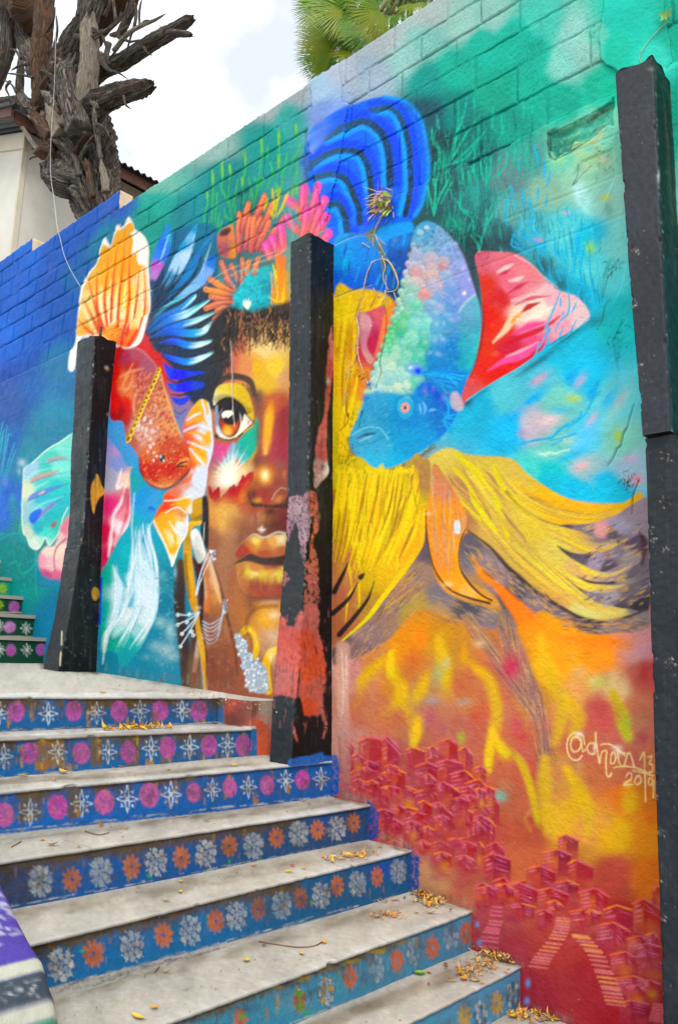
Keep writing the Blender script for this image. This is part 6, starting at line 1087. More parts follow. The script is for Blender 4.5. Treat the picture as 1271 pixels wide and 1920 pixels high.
    n = vnoise(M.w, M.h, 3., 41, 3); n2 = vnoise(M.w, M.h, 60., 42, 3); dk = np.clip((M.c.max(2)-.07)/.12, 0, 1); M.c *= ((.60+.32*dk)*(.74+.4*n)*(.75+.5*n2))[..., None]
paint_pillars(PI)
def pillar(name, parent, zk, sidek, fk, leftk, z0, z1, dz_=.008, seed=0, capn=.006, label=None):
    zs = np.arange(z0, z1+dz_*.5, dz_); XS = np.interp(zs, zk[0], sidek); YF = np.interp(zs, zk[1], fk); XL = np.interp(zs, zk[2], leftk)
    rows = []; b = .007
    for xs_, yf, xl in zip(XS, YF, XL):
        p = [(xl, .0, 0)]+[(xl, yf*t, 0) for t in (.5, .9)]+[(xl, yf+b, 0), (xl+b*.35, yf+b*.35, 0)]+[(xl+b+(xs_-xl-2*b)*t, yf, 0) for t in np.linspace(0, 1, 30)]+[(xs_-b*.35, yf+b*.35, 0)]+[(xs_, yf+b+(0-yf-b)*t, 0) for t in np.linspace(0, 1, 30)]
        rows.append(p)
    A = np.array(rows); A[:, :, 2] = zs[:, None]; nu, nv = A.shape[:2]; P = A.reshape(-1, 3).copy(); u, v = chart(P); c = PI.sample(u, v)
    yv = np.array([q[1] for q in rows[0]])
    corner = np.zeros(nv); corner[3:6] = 1; corner[-32:-29] = 1; ck = np.tile(corner, nu)
    nn = n3(P, 26., seed)+.6*n3(P, 80., seed+1); dis = .0016*n3(P, 9., seed+2)+.0009*n3(P, 70., seed+3)
    P[:, 1] += dis+ck*np.clip(nn-.5, 0, 1)*.012-.004*np.clip(n3(P, 33., seed+7)-.9, 0, 1); P[:, 0] -= dis+ck*np.clip(nn-.5, 0, 1)*.006*np.where(np.tile(np.arange(nv) > 20, nu), 1, -1)
    topr = np.arange((nu-1)*nv, nu*nv); P[topr, 2] += capn*n3(P[topr], 30., seed+5)
    n = len(P); ctr = P[topr].mean(0)+[0, 0, capn*1.5]; V = np.vstack([P, ctr]); F = [tuple(f) for f in quads(nu, nv)[:, ::-1]]
    F += [(topr[k+1], topr[k], n) for k in range(nv-1)]+[(topr[0], topr[-1], n)]
    low = np.arange(nv); F += [tuple(low)]
    c = np.vstack([c, [[.05, .045, .04]]]); o = mesh(name, V, F, M_PILLAR, parent, c)
    if label: tag(o, label=label)
    return o
def lefts(L, zk, fk):
    z, x = [], []
    for a, b in L:
        y = -.2
        for _ in range(6): p = on_y(a, b, y); y = float(np.interp(p[2], zk, fk))
        z.append(p[2]); x.append(p[0])
    o = np.argsort(z); return np.array(z)[o], np.array(x)[o]
# middle pillar
fz, fy = [-.56, -.29, .21, .65, 1.59, 2.47], [-.315, -.295, -.25, -.218, -.208, -.215]
lz, lx = lefts(((544, 458), (541, 700), (538, 940), (525, 1130), (512, 1290), (506, 1410)), fz, fy)
pm = empty('buttress_pillar', (-3.1, -.1, -.6), label='black buttress pillar with peeling salmon paint in the middle of the wall', cat='pillar', group='buttress pillars along the mural wall')
pillar('shaft', pm, ([-.6, .08, .68, 1.65, 2.51], fz, lz), [-2.99, -3.02, -3.045, -3.087, -3.124], fy, lx, -.572, 2.485, .007, 31)
# left pillar
fz2, fy2 = [-.14, .19, .77, 1.07, 1.725, 2.47], [-.311, -.257, -.195, -.175, -.183, -.213]
lz2, lx2 = lefts(((145, 645), (133, 850), (125, 1020), (105, 1150), (85, 1240)), fz2, fy2)
pl = empty('buttress_pillar', (-5.6, -.1, -.2), label='black buttress pillar with ochre chips and flared foot beside the green steps', cat='pillar', group='buttress pillars along the mural wall')
sk2 = ([-.155, .625, 1.32, 1.86, 2.54], [-5.484, -5.545, -5.596, -5.619, -5.612])
pillar('shaft', pl, (sk2[0], fz2, lz2), sk2[1], fy2, lx2, .75, 2.50, .010, 41, .01)
pillar('foot', pl, (sk2[0], fz2, lz2), [x+.004 for x in sk2[1]], [y-.004 for y in fy2], [x-.006 for x in lx2], -.24, .752, .010, 45, .002)
M_RUST = plain_mat('rusty_iron', (.06, .035, .025), .8)
p0 = on_y(188, 634, -.1); V, F, U = tube([p0+[0, 0, -.06], p0+[0, 0, .0], p0+[.004, 0, .10]], .012, 8); mesh('rebar_stub', V, F, M_RUST, pl)
# right pillar
pr = empty('buttress_pillar', (-1.1, -.1, -1.6), label='tall dark grey buttress pillar with broken lower face near the right edge', cat='pillar', group='buttress pillars along the mural wall')
pillar('upper_casing', pr, ([.85, 2.7], [.85, 2.7], [.85, 1.63, 2.53]), [-1.062, -1.078], [-.235, -.205], [-1.168, -1.207, -1.242], .888, 2.55, .0065, 51, .02)
pillar('shaft', pr, ([-1.7, .9], [-1.7, .9], [-1.62, -.3, .89]), [-1.02, -1.04], [-.2, -.2], [-1.189, -1.183, -1.174], -1.62, .884, .0065, 55, .002)
# ================================================================ stairs: one paint sheet for risers and treads
ST = Sheet(-460, 1040, 1160, 2060, .7, 'c4c2bb', seed=51)
RIS = {}   # riser paint outlines, for clipping the colours
def paint_stairs(M):
    R = np.random.RandomState(17)
    def riser(x0, yt0, yb0, x1, yt1, yb1, c1, c2):
        M.fill([(x0, yt0+1.5), (x1, yt1+1.5), (x1, yb1+6), (x0, yb0+6)], [(x0, yt0, c1), ((x0+x1)/2, (yt0+yt1)/2+20, c2), (x1, yt1, c1)], .6, smooth=False)
    riser(-460, 1300, 1390, 420, 1307, 1354, '2468a4', '206cac'); M.fill('420,1302 520,1310 520,1425 480,1425 480,1362 420,1362', cl('430,1320 a8483c;450,1340 7c4038;470,1330 804c40;500,1330 a89c88;490,1360 d05838;485,1400 dc5c3c;505,1400 d86848;500,1350 b89080;440,1350 6c3c34'), .8, smooth=False)
    riser(-460, 1396, 1476, 482, 1365, 1430, '246ca8', '1c70b4'); riser(-460, 1524, 1606, 640, 1424, 1492, '1c64b4', '1a6cc0')
    riser(-460, 1690, 1790, 708, 1506, 1572, '2a5484', '1c60a8'); riser(-460, 1900, 1990, 786, 1592, 1668, '206494', '1c74b0'); riser(-200, 2104, 2200, 902, 1704, 1786, '4c8cb0', '3c94b8'); riser(400, 2110, 2200, 984, 1808, 1900, '5a9cc4', '4c9cc0'); riser(700, 2100, 2200, 1090, 1906, 2000, '5a9cc4', '4c9cc0')
    M.fill('-460,1560 60,1700 100,1860 -460,1990', '1c2c44', 30, a=.0)
    # colour changes along the risers
    M.bls('230,1760 50 22 1470b8 .9 -.25|180,1790 30 26 1468b4 .8|330,1745 22 22 0f7090 .6|520,1690 22 20 14648c .5|60,1660 30 30 24406c .5|620,1550 40 22 1c60bc .8|720,1630 50 26 1c5cc0 .9|600,1460 40 24 1c6cc4 .9|250,1500 30 20 1c68c0 .8|150,1510 14 22 1c60b0 .7')
    M.bls('560,1880 40 22 6ca4b0 .7|640,1840 30 24 4ca8b0 .6|740,1800 26 24 48a4bc .7|860,1740 30 30 549cc8 .9|420,1920 20 12 40a0b8 .6|940,1870 40 30 549cc8 .9')
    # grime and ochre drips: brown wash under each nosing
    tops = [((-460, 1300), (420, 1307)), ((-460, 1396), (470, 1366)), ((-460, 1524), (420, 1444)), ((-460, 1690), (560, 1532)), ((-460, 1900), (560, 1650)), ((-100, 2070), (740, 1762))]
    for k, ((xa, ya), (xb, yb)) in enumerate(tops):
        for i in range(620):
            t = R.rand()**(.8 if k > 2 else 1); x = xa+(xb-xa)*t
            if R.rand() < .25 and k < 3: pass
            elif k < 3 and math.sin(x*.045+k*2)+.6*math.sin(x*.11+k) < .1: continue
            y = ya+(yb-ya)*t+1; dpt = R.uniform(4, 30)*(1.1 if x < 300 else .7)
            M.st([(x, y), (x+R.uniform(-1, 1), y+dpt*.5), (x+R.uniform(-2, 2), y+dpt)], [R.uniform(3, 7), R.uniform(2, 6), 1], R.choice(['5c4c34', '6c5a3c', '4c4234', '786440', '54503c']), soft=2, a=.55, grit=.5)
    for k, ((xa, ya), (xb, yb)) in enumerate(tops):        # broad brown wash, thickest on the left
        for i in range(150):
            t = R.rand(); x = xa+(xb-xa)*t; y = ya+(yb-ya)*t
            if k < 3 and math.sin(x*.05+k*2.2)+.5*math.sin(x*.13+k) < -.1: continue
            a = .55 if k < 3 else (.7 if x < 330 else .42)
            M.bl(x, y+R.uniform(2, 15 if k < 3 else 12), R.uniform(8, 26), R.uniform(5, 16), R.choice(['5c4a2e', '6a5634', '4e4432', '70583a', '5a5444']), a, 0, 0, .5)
    for x0, x1, y0, y1, c_ in ((164, 330, 1308, 1332, '6a5430'), (0, 24, 1308, 1336, '5c4c38'), (104, 120, 1308, 1330, '6c5838'), (65, 120, 1388, 1446, '9c7428'), (0, 30, 1390, 1412, '5c4c38'), (235, 262, 1376, 1436, '74603c'), (170, 190, 1384, 1440, '7c6434'), (300, 312, 1372, 1428, '94702c'), (36, 76, 1478, 1542, '6c5a3c'), (128, 152, 1468, 1540, '6c5634'), (180, 205, 1466, 1500, '6c5834'), (275, 330, 1456, 1475, '6c5a38'), (340, 365, 1450, 1466, '6c5a38'), (75, 130, 1476, 1490, '6a5838')):
        M.fill([(x0, y0), (x1, y0-(x1-x0)*.06), (x1, y1-(x1-x0)*.06), (x0, y1)], c_, 2.5, a=.95, smooth=False, grit=.45, warp=14)
    for x, y, w, h in ((20, 1340, 10, 40), (33, 1330, 12, 46), (62, 1340, 8, 34), (170, 1350, 14, 40), (225, 1362, 60, 12), (250, 1358, 60, 16), (290, 1350, 26, 16), (305, 1335, 10, 20), (380, 1325, 14, 12), (375, 1352, 26, 9), (40, 1420, 9, 40), (85, 1400, 30, 40), (110, 1435, 30, 18), (80, 1430, 24, 20), (185, 1405, 12, 34), (130, 1440, 30, 9), (280, 1432, 14, 9), (250, 1405, 18, 46), (320, 1410, 6, 30), (383, 1405, 5, 46), (460, 1385, 6, 22), (415, 1420, 30, 5), (330, 1475, 7, 30), (432, 1460, 12, 12), (425, 1485, 6, 14), (48, 1535, 26, 14), (145, 1520, 10, 30), (285, 1475, 26, 8), (190, 1545, 8, 14), (480, 1500, 9, 4), (540, 1478, 5, 6)):
        for k in range(10):
            a = x+R.uniform(-.5, .5)*w; b = y+R.uniform(-.5, .5)*h; M.st([(a, b-R.uniform(2, 8)), (a, b+R.uniform(2, 8))], R.uniform(1.5, 4.5), R.choice(['c08c18', 'c89414', 'b88020', 'd09a14', 'a87428']), soft=.9, a=.8, grit=.9)
    for i in range(90):
        x = R.uniform(150, 640); y = 1600+(640-x)*.17+R.uniform(0, 8); M.st([(x, y), (x+R.uniform(-1, 1), y+R.uniform(4, 14))], R.uniform(3, 7), R.choice(['8c6424', '9c7020', '786030', '6c5430']), soft=2.5, a=.35, grit=.5)
    for x, y in ((280, 1642), (388, 1633), (490, 1612), (430, 1615), (245, 1645), (470, 1580), (390, 1720), (350, 1760), (585, 1690), (640, 1670), (155, 1783)): M.bl(x, y, R.uniform(3, 7), R.uniform(3, 6), R.choice(['38b414', '28a828', '48c020']), .85, 0, .4)
    for i in range(120):
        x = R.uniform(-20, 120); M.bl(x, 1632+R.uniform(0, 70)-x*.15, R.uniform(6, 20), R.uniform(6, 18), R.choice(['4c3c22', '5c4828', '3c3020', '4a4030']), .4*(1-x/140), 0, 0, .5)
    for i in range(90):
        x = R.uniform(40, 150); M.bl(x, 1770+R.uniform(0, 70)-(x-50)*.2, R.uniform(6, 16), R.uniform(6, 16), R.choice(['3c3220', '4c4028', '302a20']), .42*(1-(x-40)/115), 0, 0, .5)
    # stencils
    def star(x, y, rx, ry, c='dce8ec', a=.95):
        w = max(.9, rx*.105)
        P = lambda t, r: (x+math.sin(t)*r*rx, y-math.cos(t)*r*ry)
        for k in range(4):
            t = k*math.pi/2
            M.st([P(t, .10), P(t-.62, .30), P(t-.24, .60), P(t, 1.05)], w, c, soft=.5, a=a, n=3); M.st([P(t, .10), P(t+.62, .30), P(t+.24, .60), P(t, 1.05)], w, c, soft=.5, a=a, n=3)
            t2 = t+math.pi/4
            M.fill([P(t2-.20, .66), P(t2, .98), P(t2+.20, .66)], c, .5, a=a, smooth=False)
            M.st([P(t2, .05), P(t2, .42)], w*.8, c, soft=.5, a=a)
    def dahlia(x, y, rx, ry, c='cc58b4', d='8c4ca4'):
        M.bl(x, y, rx, ry, c, .95, 0, .85)
        for ring, nn, rr in ((.42, 10, .26), (.70, 14, .22), (.92, 18, .17)):
            for k in range(nn):
                t = k*2*math.pi/nn+ring*3; px_, py_ = x+math.cos(t)*rx*ring, y+math.sin(t)*ry*ring; M.bl(px_, py_, rx*rr*.75, ry*rr*.75, R.choice([c, 'd870bc', 'c050a8']), .8, t, .5)
                M.st([(px_+math.cos(t+.9)*rx*rr, py_+math.sin(t+.9)*ry*rr), (px_+math.cos(t)*rx*rr*1.2, py_+math.sin(t)*ry*rr*1.2)], max(.7, rx*.05), d, soft=.5, a=.5)
        M.bl(x, y, rx*.22, ry*.22, '4858b4', .8); M.bl(x, y, rx*.1, ry*.1, c, .8)
    def sun(x, y, rx, ry, c='d8741c', hole='1c4ca8', n=10):
        M.bl(x, y, rx*.66, ry*.66, c, .92, 0, .85, .4)
        for k in range(n):
            t = k*2*math.pi/n+.15; q = [(x+math.sin(t-.40)*rx*.50, y-math.cos(t-.40)*ry*.50), (x+math.sin(t-.2)*rx*.84, y-math.cos(t-.2)*ry*.84), (x+math.sin(t)*rx*1.03, y-math.cos(t)*ry*1.03), (x+math.sin(t+.2)*rx*.84, y-math.cos(t+.2)*ry*.84), (x+math.sin(t+.40)*rx*.50, y-math.cos(t+.40)*ry*.50), (x+math.sin(t)*rx*.3, y-math.cos(t)*ry*.3)]
            M.fill(q, c, .6, a=.95, smooth=False, grit=.5)
        for k in range(n):
            t = (k+.5)*2*math.pi/n+.15; M.st([(x+math.sin(t)*rx*.3, y-math.cos(t)*ry*.3), (x+math.sin(t)*rx*.62, y-math.cos(t)*ry*.62)], max(.7, rx*.05), hole, soft=.5, a=.6)
        M.bl(x, y, rx*.2, ry*.2, hole, .9, 0, .5)
    def rose(x, y, rx, ry, c='c8ccc4', a=.9):
        for ring, nn, sz in ((.76, 8, .31), (.44, 6, .24), (.14, 3, .17)):
            for k in range(nn):
                t = k*2*math.pi/nn+ring*5+R.uniform(-.1, .1); px_, py_ = x+math.sin(t)*rx*ring, y-math.cos(t)*ry*ring
                q = [(px_+math.sin(t+b)*rx*sz*s, py_-math.cos(t+b)*ry*sz*s) for b, s in ((0, 1), (.9, 1), (1.8, .85), (2.8, .6), (-2.8, .6), (-1.8, .85), (-.9, 1))]
                q2 = [((a_-px_)*1.3+px_, (b_-py_)*1.3+py_) for a_, b_ in q]; M.fill(q2, '22407c' if a > .8 else '5c7c98', .5, a=.6*a, n=3)
                M.fill(q, R.choice([c, 'd8d8cc', 'b8c0c0']), .5, a=a*R.uniform(.8, 1), grit=.5, n=3)
        for t in (.6, 1.05, 2.2, 2.75, 3.6, 4.1, 5.2, 5.75):
            M.st([(x+math.sin(t)*rx*.98, y-math.cos(t)*ry*.98), (x+math.sin(t)*rx*1.18, y-math.cos(t)*ry*1.18)], [1, rx*.14, 1], c, soft=.5, a=a)
    for x, y in ((0, 1336), (91, 1338), (182, 1337), (263, 1333), (342, 1332), (-92, 1340)): star(x, y, 17, 20, a=.9 if x not in (182, 263) else .7)
    for x, y in ((31, 1334), (138, 1333), (224, 1333), (301, 1332), (373, 1332), (-45, 1337)): dahlia(x, y, 16, 20)
    for x, y in ((8, 1418), (109, 1410), (203, 1410), (284, 1403), (356, 1401), (427, 1397)): star(x, y, 16.5, 22)
    for x, y in ((56, 1412), (153, 1412), (241, 1410), (315, 1402), (392, 1398), (456, 1398), (-40, 1416)): dahlia(x, y, 15 if x > 230 else 17, 21, 'b858a8' if x in (241, 56) else 'cc58b4')
    for x, y in ((58, 1523), (154, 1507), (239, 1498), (321, 1490), (399, 1481), (466, 1476), (536, 1464), (602, 1460)): star(x, y, 19 if x < 330 else 15, 24 if x < 330 else 20, a=.6 if x == 58 else .95)
    for x, y in ((9, 1528), (109, 1513), (196, 1504), (280, 1491), (363, 1486), (431, 1477), (501, 1472), (567, 1462), (-90, 1540)): dahlia(x, y, 19 if x < 300 else 13.5, 24 if x < 300 else 19, 'd86cb0' if x not in (567, 109) else 'd048b0')
    for x, y in ((76, 1652), (190, 1635), (293, 1616), (386, 1600), (476, 1586), (560, 1563), (632, 1553)): rose(x, y, 22-.008*x, 29-.012*x, a=R.uniform(.6, .92))
    for x, y in ((135, 1649), (247, 1625), (340, 1608), (430, 1586), (519, 1571), (595, 1556), (663, 1543)): sun(x, y, 21-.010*x, 27-.011*x, 'c8702c' if x in (135, 519) else 'dc7c20')
    for x, y in ((115, 1809), (248, 1774), (357, 1745), (443, 1717), (528, 1697), (602, 1679), (670, 1657), (747, 1634)): rose(x, y, 25-.014*x, 32-.014*x, 'b8c8cc', a=R.uniform(.6, .92))
    for x, y in ((176, 1788), (307, 1753), (405, 1727), (483, 1704), (563, 1684), (632, 1661), (707, 1644)): sun(x, y, 24-.016*x, 30-.013*x, 'd8741c' if x not in (483, 563) else 'a86434')
    for x, y in ((656, 1832), (744, 1801), (810, 1776), (874, 1749), (450, 1912)): sun(x, y, 15, 25, 'dc6418', '6ca0b8', 9)
    for x, y in ((705, 1817), (777, 1785), (845, 1758)): rose(x, y, 14, 25, '707c90', .5)
    for x, y in ((870, 1905), (930, 1881)): sun(x, y, 14, 26, 'd8a818', '6ca0b8', 9)
    for x, y in ((900, 1902), (961, 1866)): rose(x, y, 13, 26, '4c546c', .75)
    sun(561, 1876, 15, 25, 'b85418', '28b020', 9); M.bls('560,1862 8 9 28b81c .95|562,1888 8 9 28b81c .9|455,1905 10 7 28b030 .8|575,1900 7 8 30b428 .8'); rose(612, 1859, 14, 26, 'd8b41c', .95); M.bls('520,1880 5 22 c8a014 .7|500,1900 4 14 b89018 .7|620,1905 14 4 c0a41c .6')
    for x, y in ((515, 1848), (560, 1832), (600, 1815), (650, 1800), (700, 1781), (740, 1765)):
        for k in range(10): M.st([(x+R.uniform(-24, 24), y+R.uniform(-3, 3)+0), (x+R.uniform(-24, 24), y+R.uniform(-1, 7))], R.uniform(3, 7), R.choice(['b09410', '9c8410', '8c7c1c', 'b89c14']), soft=2, a=.55, grit=.7)
    for i in range(360):
        x = R.uniform(330, 790); y = 1915-(x-330)*.36+R.uniform(-8, 60); M.st([(x, y), (x, y+R.uniform(4, 22))], R.uniform(.8, 2.2), R.choice(['3c5c5c', '5c6c60', '2c7c84', '6cb4b4', '4c5c54', '38787c']), soft=.9, a=.45)
    # wear over the stencils: rubbed paint, grime, scratches
    bands = [(-40, 420, 1330, 1330, 22), (-40, 480, 1420, 1396, 26), (-40, 630, 1520, 1458, 30), (-40, 700, 1672, 1540, 34), (40, 780, 1812, 1630, 36), (330, 900, 1930, 1744, 36), (780, 985, 1930, 1856, 34)]
    for bi, (xa, xb, ya, yb, hh) in enumerate(bands):
        blues = ['245ca4', '1c60b4', '2458a0'] if bi < 3 else (['24508c', '1c50a0', '2a4878'] if bi < 5 else ['4c98b8', '5a9cb8', '3c8ca8'])
        for i in range(int((xb-xa)*.55)):
            t = R.rand(); x = xa+(xb-xa)*t; y = ya+(yb-ya)*t+R.uniform(-hh, hh)*.9
            if R.rand() < .5: M.bl(x, y, R.uniform(1, 4), R.uniform(1, 4), R.choice(blues+['6c5a3c']), R.uniform(.3, .8), 0, .2, .6)
            else: M.st([(x, y), (x+R.uniform(-3, 3), y+R.uniform(3, 14))], [.6, R.uniform(1, 2.6), .6], R.choice(blues+['5c4c34', '6c5a3c', '8c6c34']), soft=.8, a=R.uniform(.3, .75))
        for i in range(int((xb-xa)*(.16 if bi < 3 else .06))):
            t = R.rand(); x = xa+(xb-xa)*t; y = ya+(yb-ya)*t+R.uniform(-hh, hh)*.8; M.st([(x, y-R.uniform(2, 9)), (x+R.uniform(-1, 1), y+R.uniform(2, 9))], R.uniform(1.4, 4), R.choice(['b8841c', '8c6428', '6c5430', 'a87828', '5c4c34']), soft=.9, a=R.uniform(.4, .85), grit=.9)
        for i in range(int((xb-xa)*.10)):
            t = R.rand(); x = xa+(xb-xa)*t; y = ya+(yb-ya)*t+R.uniform(-hh, hh)*.6; M.bl(x, y, R.uniform(6, 18), R.uniform(6, 14), R.choice(['5c4c34', '54503c', '3c4a64', '4c4434']), R.uniform(.15, .4), 0, 0, .5)
    # scrapes of dirt at the foot of the risers
    for i in range(150):
        x = R.uniform(90, 420); y = 1866-(x-95)*.235+R.uniform(-16, 2); M.st([(x, y), (x+R.uniform(8, 26), y-R.uniform(2, 7))], R.uniform(1, 2.6), R.choice(['4c4840', '7c7468', '38424c', '8c8478']), soft=.8, a=.5, grit=.6)
    for (xa, ya), (xb, yb) in (((-300, 1380), (420, 1356)), ((-300, 1470), (478, 1430)), ((-300, 1592), (632, 1492)), ((-300, 1760), (708, 1572)), ((-300, 1960), (786, 1668)), ((300, 2010), (902, 1788)), ((600, 2010), (985, 1900))):
        for i in range(150):
            t = R.rand(); x = xa+(xb-xa)*t; y = ya+(yb-ya)*t+R.uniform(-2.5, 1.5); M.st([(x, y), (x+R.uniform(6, 20), y+(yb-ya)/(xb-xa)*14)], R.uniform(.8, 2), R.choice(['c8ccd0', 'd8dcdc', '5c5850', '484440', 'b8b4a8', 'a8b4bc']), soft=.7, a=.65)
    # green flight beyond the landing
    M.fill('-460,1230 200,1260 200,1196 88,1196 88,1151 70,1151 70,1119 47,1119 47,1086 -460,1060', '0f4c34', .6, smooth=False); M.fill('-460,1060 25,1086 25,1117 -460,1118', '10a884', .6, smooth=False)
    for x, y in ((0, 1219), (51, 1219), (50, 1178), (0, 1174)): star(x, y, 10.5, 12, 'e4ece4')
    for x, y in ((21, 1219), (78, 1218), (27, 1138)): dahlia(x, y, 10, 12, 'b060b0', '6c3480')
    dahlia(19, 1176, 11, 11, 'd8a0d0', 'a070a8'); sun(6, 1104, 9, 11, 'a8d018', '68b820', 8); sun(0, 1134, 9, 11, '9cd020', '0f4c34', 8)
    M.sts('-460,1190 0,1193 88,1197|-460,1146 0,1148 70,1152|-460,1116 0,1118 47,1120', 2.4, 'c8c0a8', soft=.8)
    n = vnoise(M.w, M.h, 5., 61, 4); n2 = vnoise(M.w, M.h, 1.6, 62, 1); M.c *= (.86+.2*n+.08*n2)[..., None]
paint_stairs(ST)
TS = Sheet(-460, 1040, 1160, 2060, .7, 'c4c2bb', seed=52)
def paint_treads(M):
    R = np.random.RandomState(23)
    # treads: dark dust near the back, pale blue paint worn along the nosing
    for (xa, ya), (xb, yb), dk in (((-300, 1388), (430, 1362), 1), ((-300, 1480), (478, 1432), 1), ((-300, 1598), (640, 1495), 1.6), ((-300, 1775), (708, 1580), 2.2), ((-300, 1975), (790, 1676), 2.2), ((300, 2025), (905, 1795), 2.4)):
        for i in range(170):
            t = R.rand(); x = xa+(xb-xa)*t; y = ya+(yb-ya)*t+R.uniform(0, 9)*dk; M.bl(x, y, R.uniform(10, 30), R.uniform(2, 4)*dk, R.choice(['8c8272', '9c9484', '7c7464', 'a89e8c']), .42, math.atan2(yb-ya, xb-xa))
    for (xa, ya), (xb, yb) in (((-300, 1303), (420, 1303)), ((-300, 1391), (475, 1362)), ((-300, 1518), (640, 1421)), ((-300, 1678), (700, 1502)), ((-300, 1880), (776, 1588)), ((0, 2026), (893, 1700)), ((600, 2016), (982, 1803))):
        M.st([(xa, ya), (xb, yb)], 5, 'd4dce0', soft=3, a=.7)
        for i in range(40):
            t = R.rand(); x = xa+(xb-xa)*t; y = ya+(yb-ya)*t-R.uniform(0, 5); M.st([(x, y), (x+R.uniform(8, 40), y+(yb-ya)/(xb-xa)*20)], R.uniform(1, 3), R.choice(['dce4e8', 'c8d4dc', 'e0e4e0']), soft=1, a=.5)
    for i in range(70):
        x = R.uniform(-100, 900); y = R.uniform(1480, 1900); M.bl(x, y, R.uniform(20, 60), R.uniform(6, 14), R.choice(['a8a292', 'd8d8d2', 'b0aca0', 'd0d0cc']), .3, -.25)
    M.bls('700,1720 60 18 a8a090 .5 -.3|840,1720 40 10 b0a494 .5 -.3|780,1700 50 14 b8ac98 .5 -.3|900,1800 40 12 a89c8c .5 -.4|800,1850 80 16 b0a898 .5 -.5|700,1620 60 8 a89c88 .5 -.2|240,1880 90 20 b4b0a4 .4 -.3|600,1770 70 14 c8c8c0 .4 -.3|330,1700 90 10 c0bcb0 .4 -.2')
    for path in ('181,1258 320,1280 510,1300', '640,1492 700,1508', '712,1572 778,1596', '790,1670 894,1706', '906,1790 984,1810', '85,1244 180,1256'):  # grime mixed with painted contact shade where treads meet the wall
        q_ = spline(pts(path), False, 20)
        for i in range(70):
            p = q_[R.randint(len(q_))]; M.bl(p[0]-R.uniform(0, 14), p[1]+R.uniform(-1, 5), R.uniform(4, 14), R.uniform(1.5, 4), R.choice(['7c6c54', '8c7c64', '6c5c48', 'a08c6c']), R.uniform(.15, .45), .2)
    for path, dk_ in (('82,1246 110,1252 150,1256 186,1256', 12), ('504,1408 520,1416 548,1428', 9), ('545,1428 600,1424', 4)):  # contact shadow painted round the pillar feet, with some grime
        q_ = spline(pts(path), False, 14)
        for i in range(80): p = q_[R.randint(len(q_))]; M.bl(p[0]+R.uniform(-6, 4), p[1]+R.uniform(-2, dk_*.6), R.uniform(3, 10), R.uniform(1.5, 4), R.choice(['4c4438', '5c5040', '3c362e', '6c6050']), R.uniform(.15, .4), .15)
    M.bls('500,1300 40 5 d8c8a8 .6|420,1290 60 4 d0bc98 .5 .1|440,1360 30 4 c0a888 .6|480,1432 30 5 c8b090 .6')
    for i in range(1500):      # grit, specks and scuffs on the treads
        x = R.uniform(-100, 1000); y = R.uniform(1255, 1915); M.bl(x, y, R.uniform(.5, 1.4), R.uniform(.4, .9), R.choice(['5c564c', '787064', 'e4e4de', '4c463c', '948a78']), R.uniform(.3, .8), 0, .2)
    for i in range(160):
        x = R.uniform(-50, 950); y = R.uniform(1470, 1915); L_ = R.uniform(8, 50); M.st([(x, y), (x+L_*.5, y-L_*.14), (x+L_, y-L_*R.uniform(.15, .4))], [.6, R.uniform(.8, 2.4), .6], R.choice(['dcdcd6', '9c9688', 'b0aa9e', 'e0e0dc', '8c8678']), soft=1, a=R.uniform(.25, .55))
    M.sts('120,1575 180,1590 230,1588 300,1600|420,1690 470,1680 520,1692|560,1800 610,1790 640,1800 700,1788|330,1860 380,1850 430,1862|200,1290 260,1296 300,1292', [.8, 1.2, .6], '6c665a', soft=.6, a=.6)
    n = vnoise(M.w, M.h, 5., 63, 4); n2 = vnoise(M.w, M.h, 1.6, 64, 1); n3_ = vnoise(M.w, M.h, 40., 65, 4); M.c *= ((.74+.3*n+.12*n2)*(.70+.58*n3_))[..., None]
paint_treads(TS)
TREAD_K, RISER_K = np.array([.82, .79, .735]), .70
st_thing = empty('staircase', (-2.4, -1., -1.6), label='concrete staircase with blue stencilled risers leading up to the landing', cat='staircase')
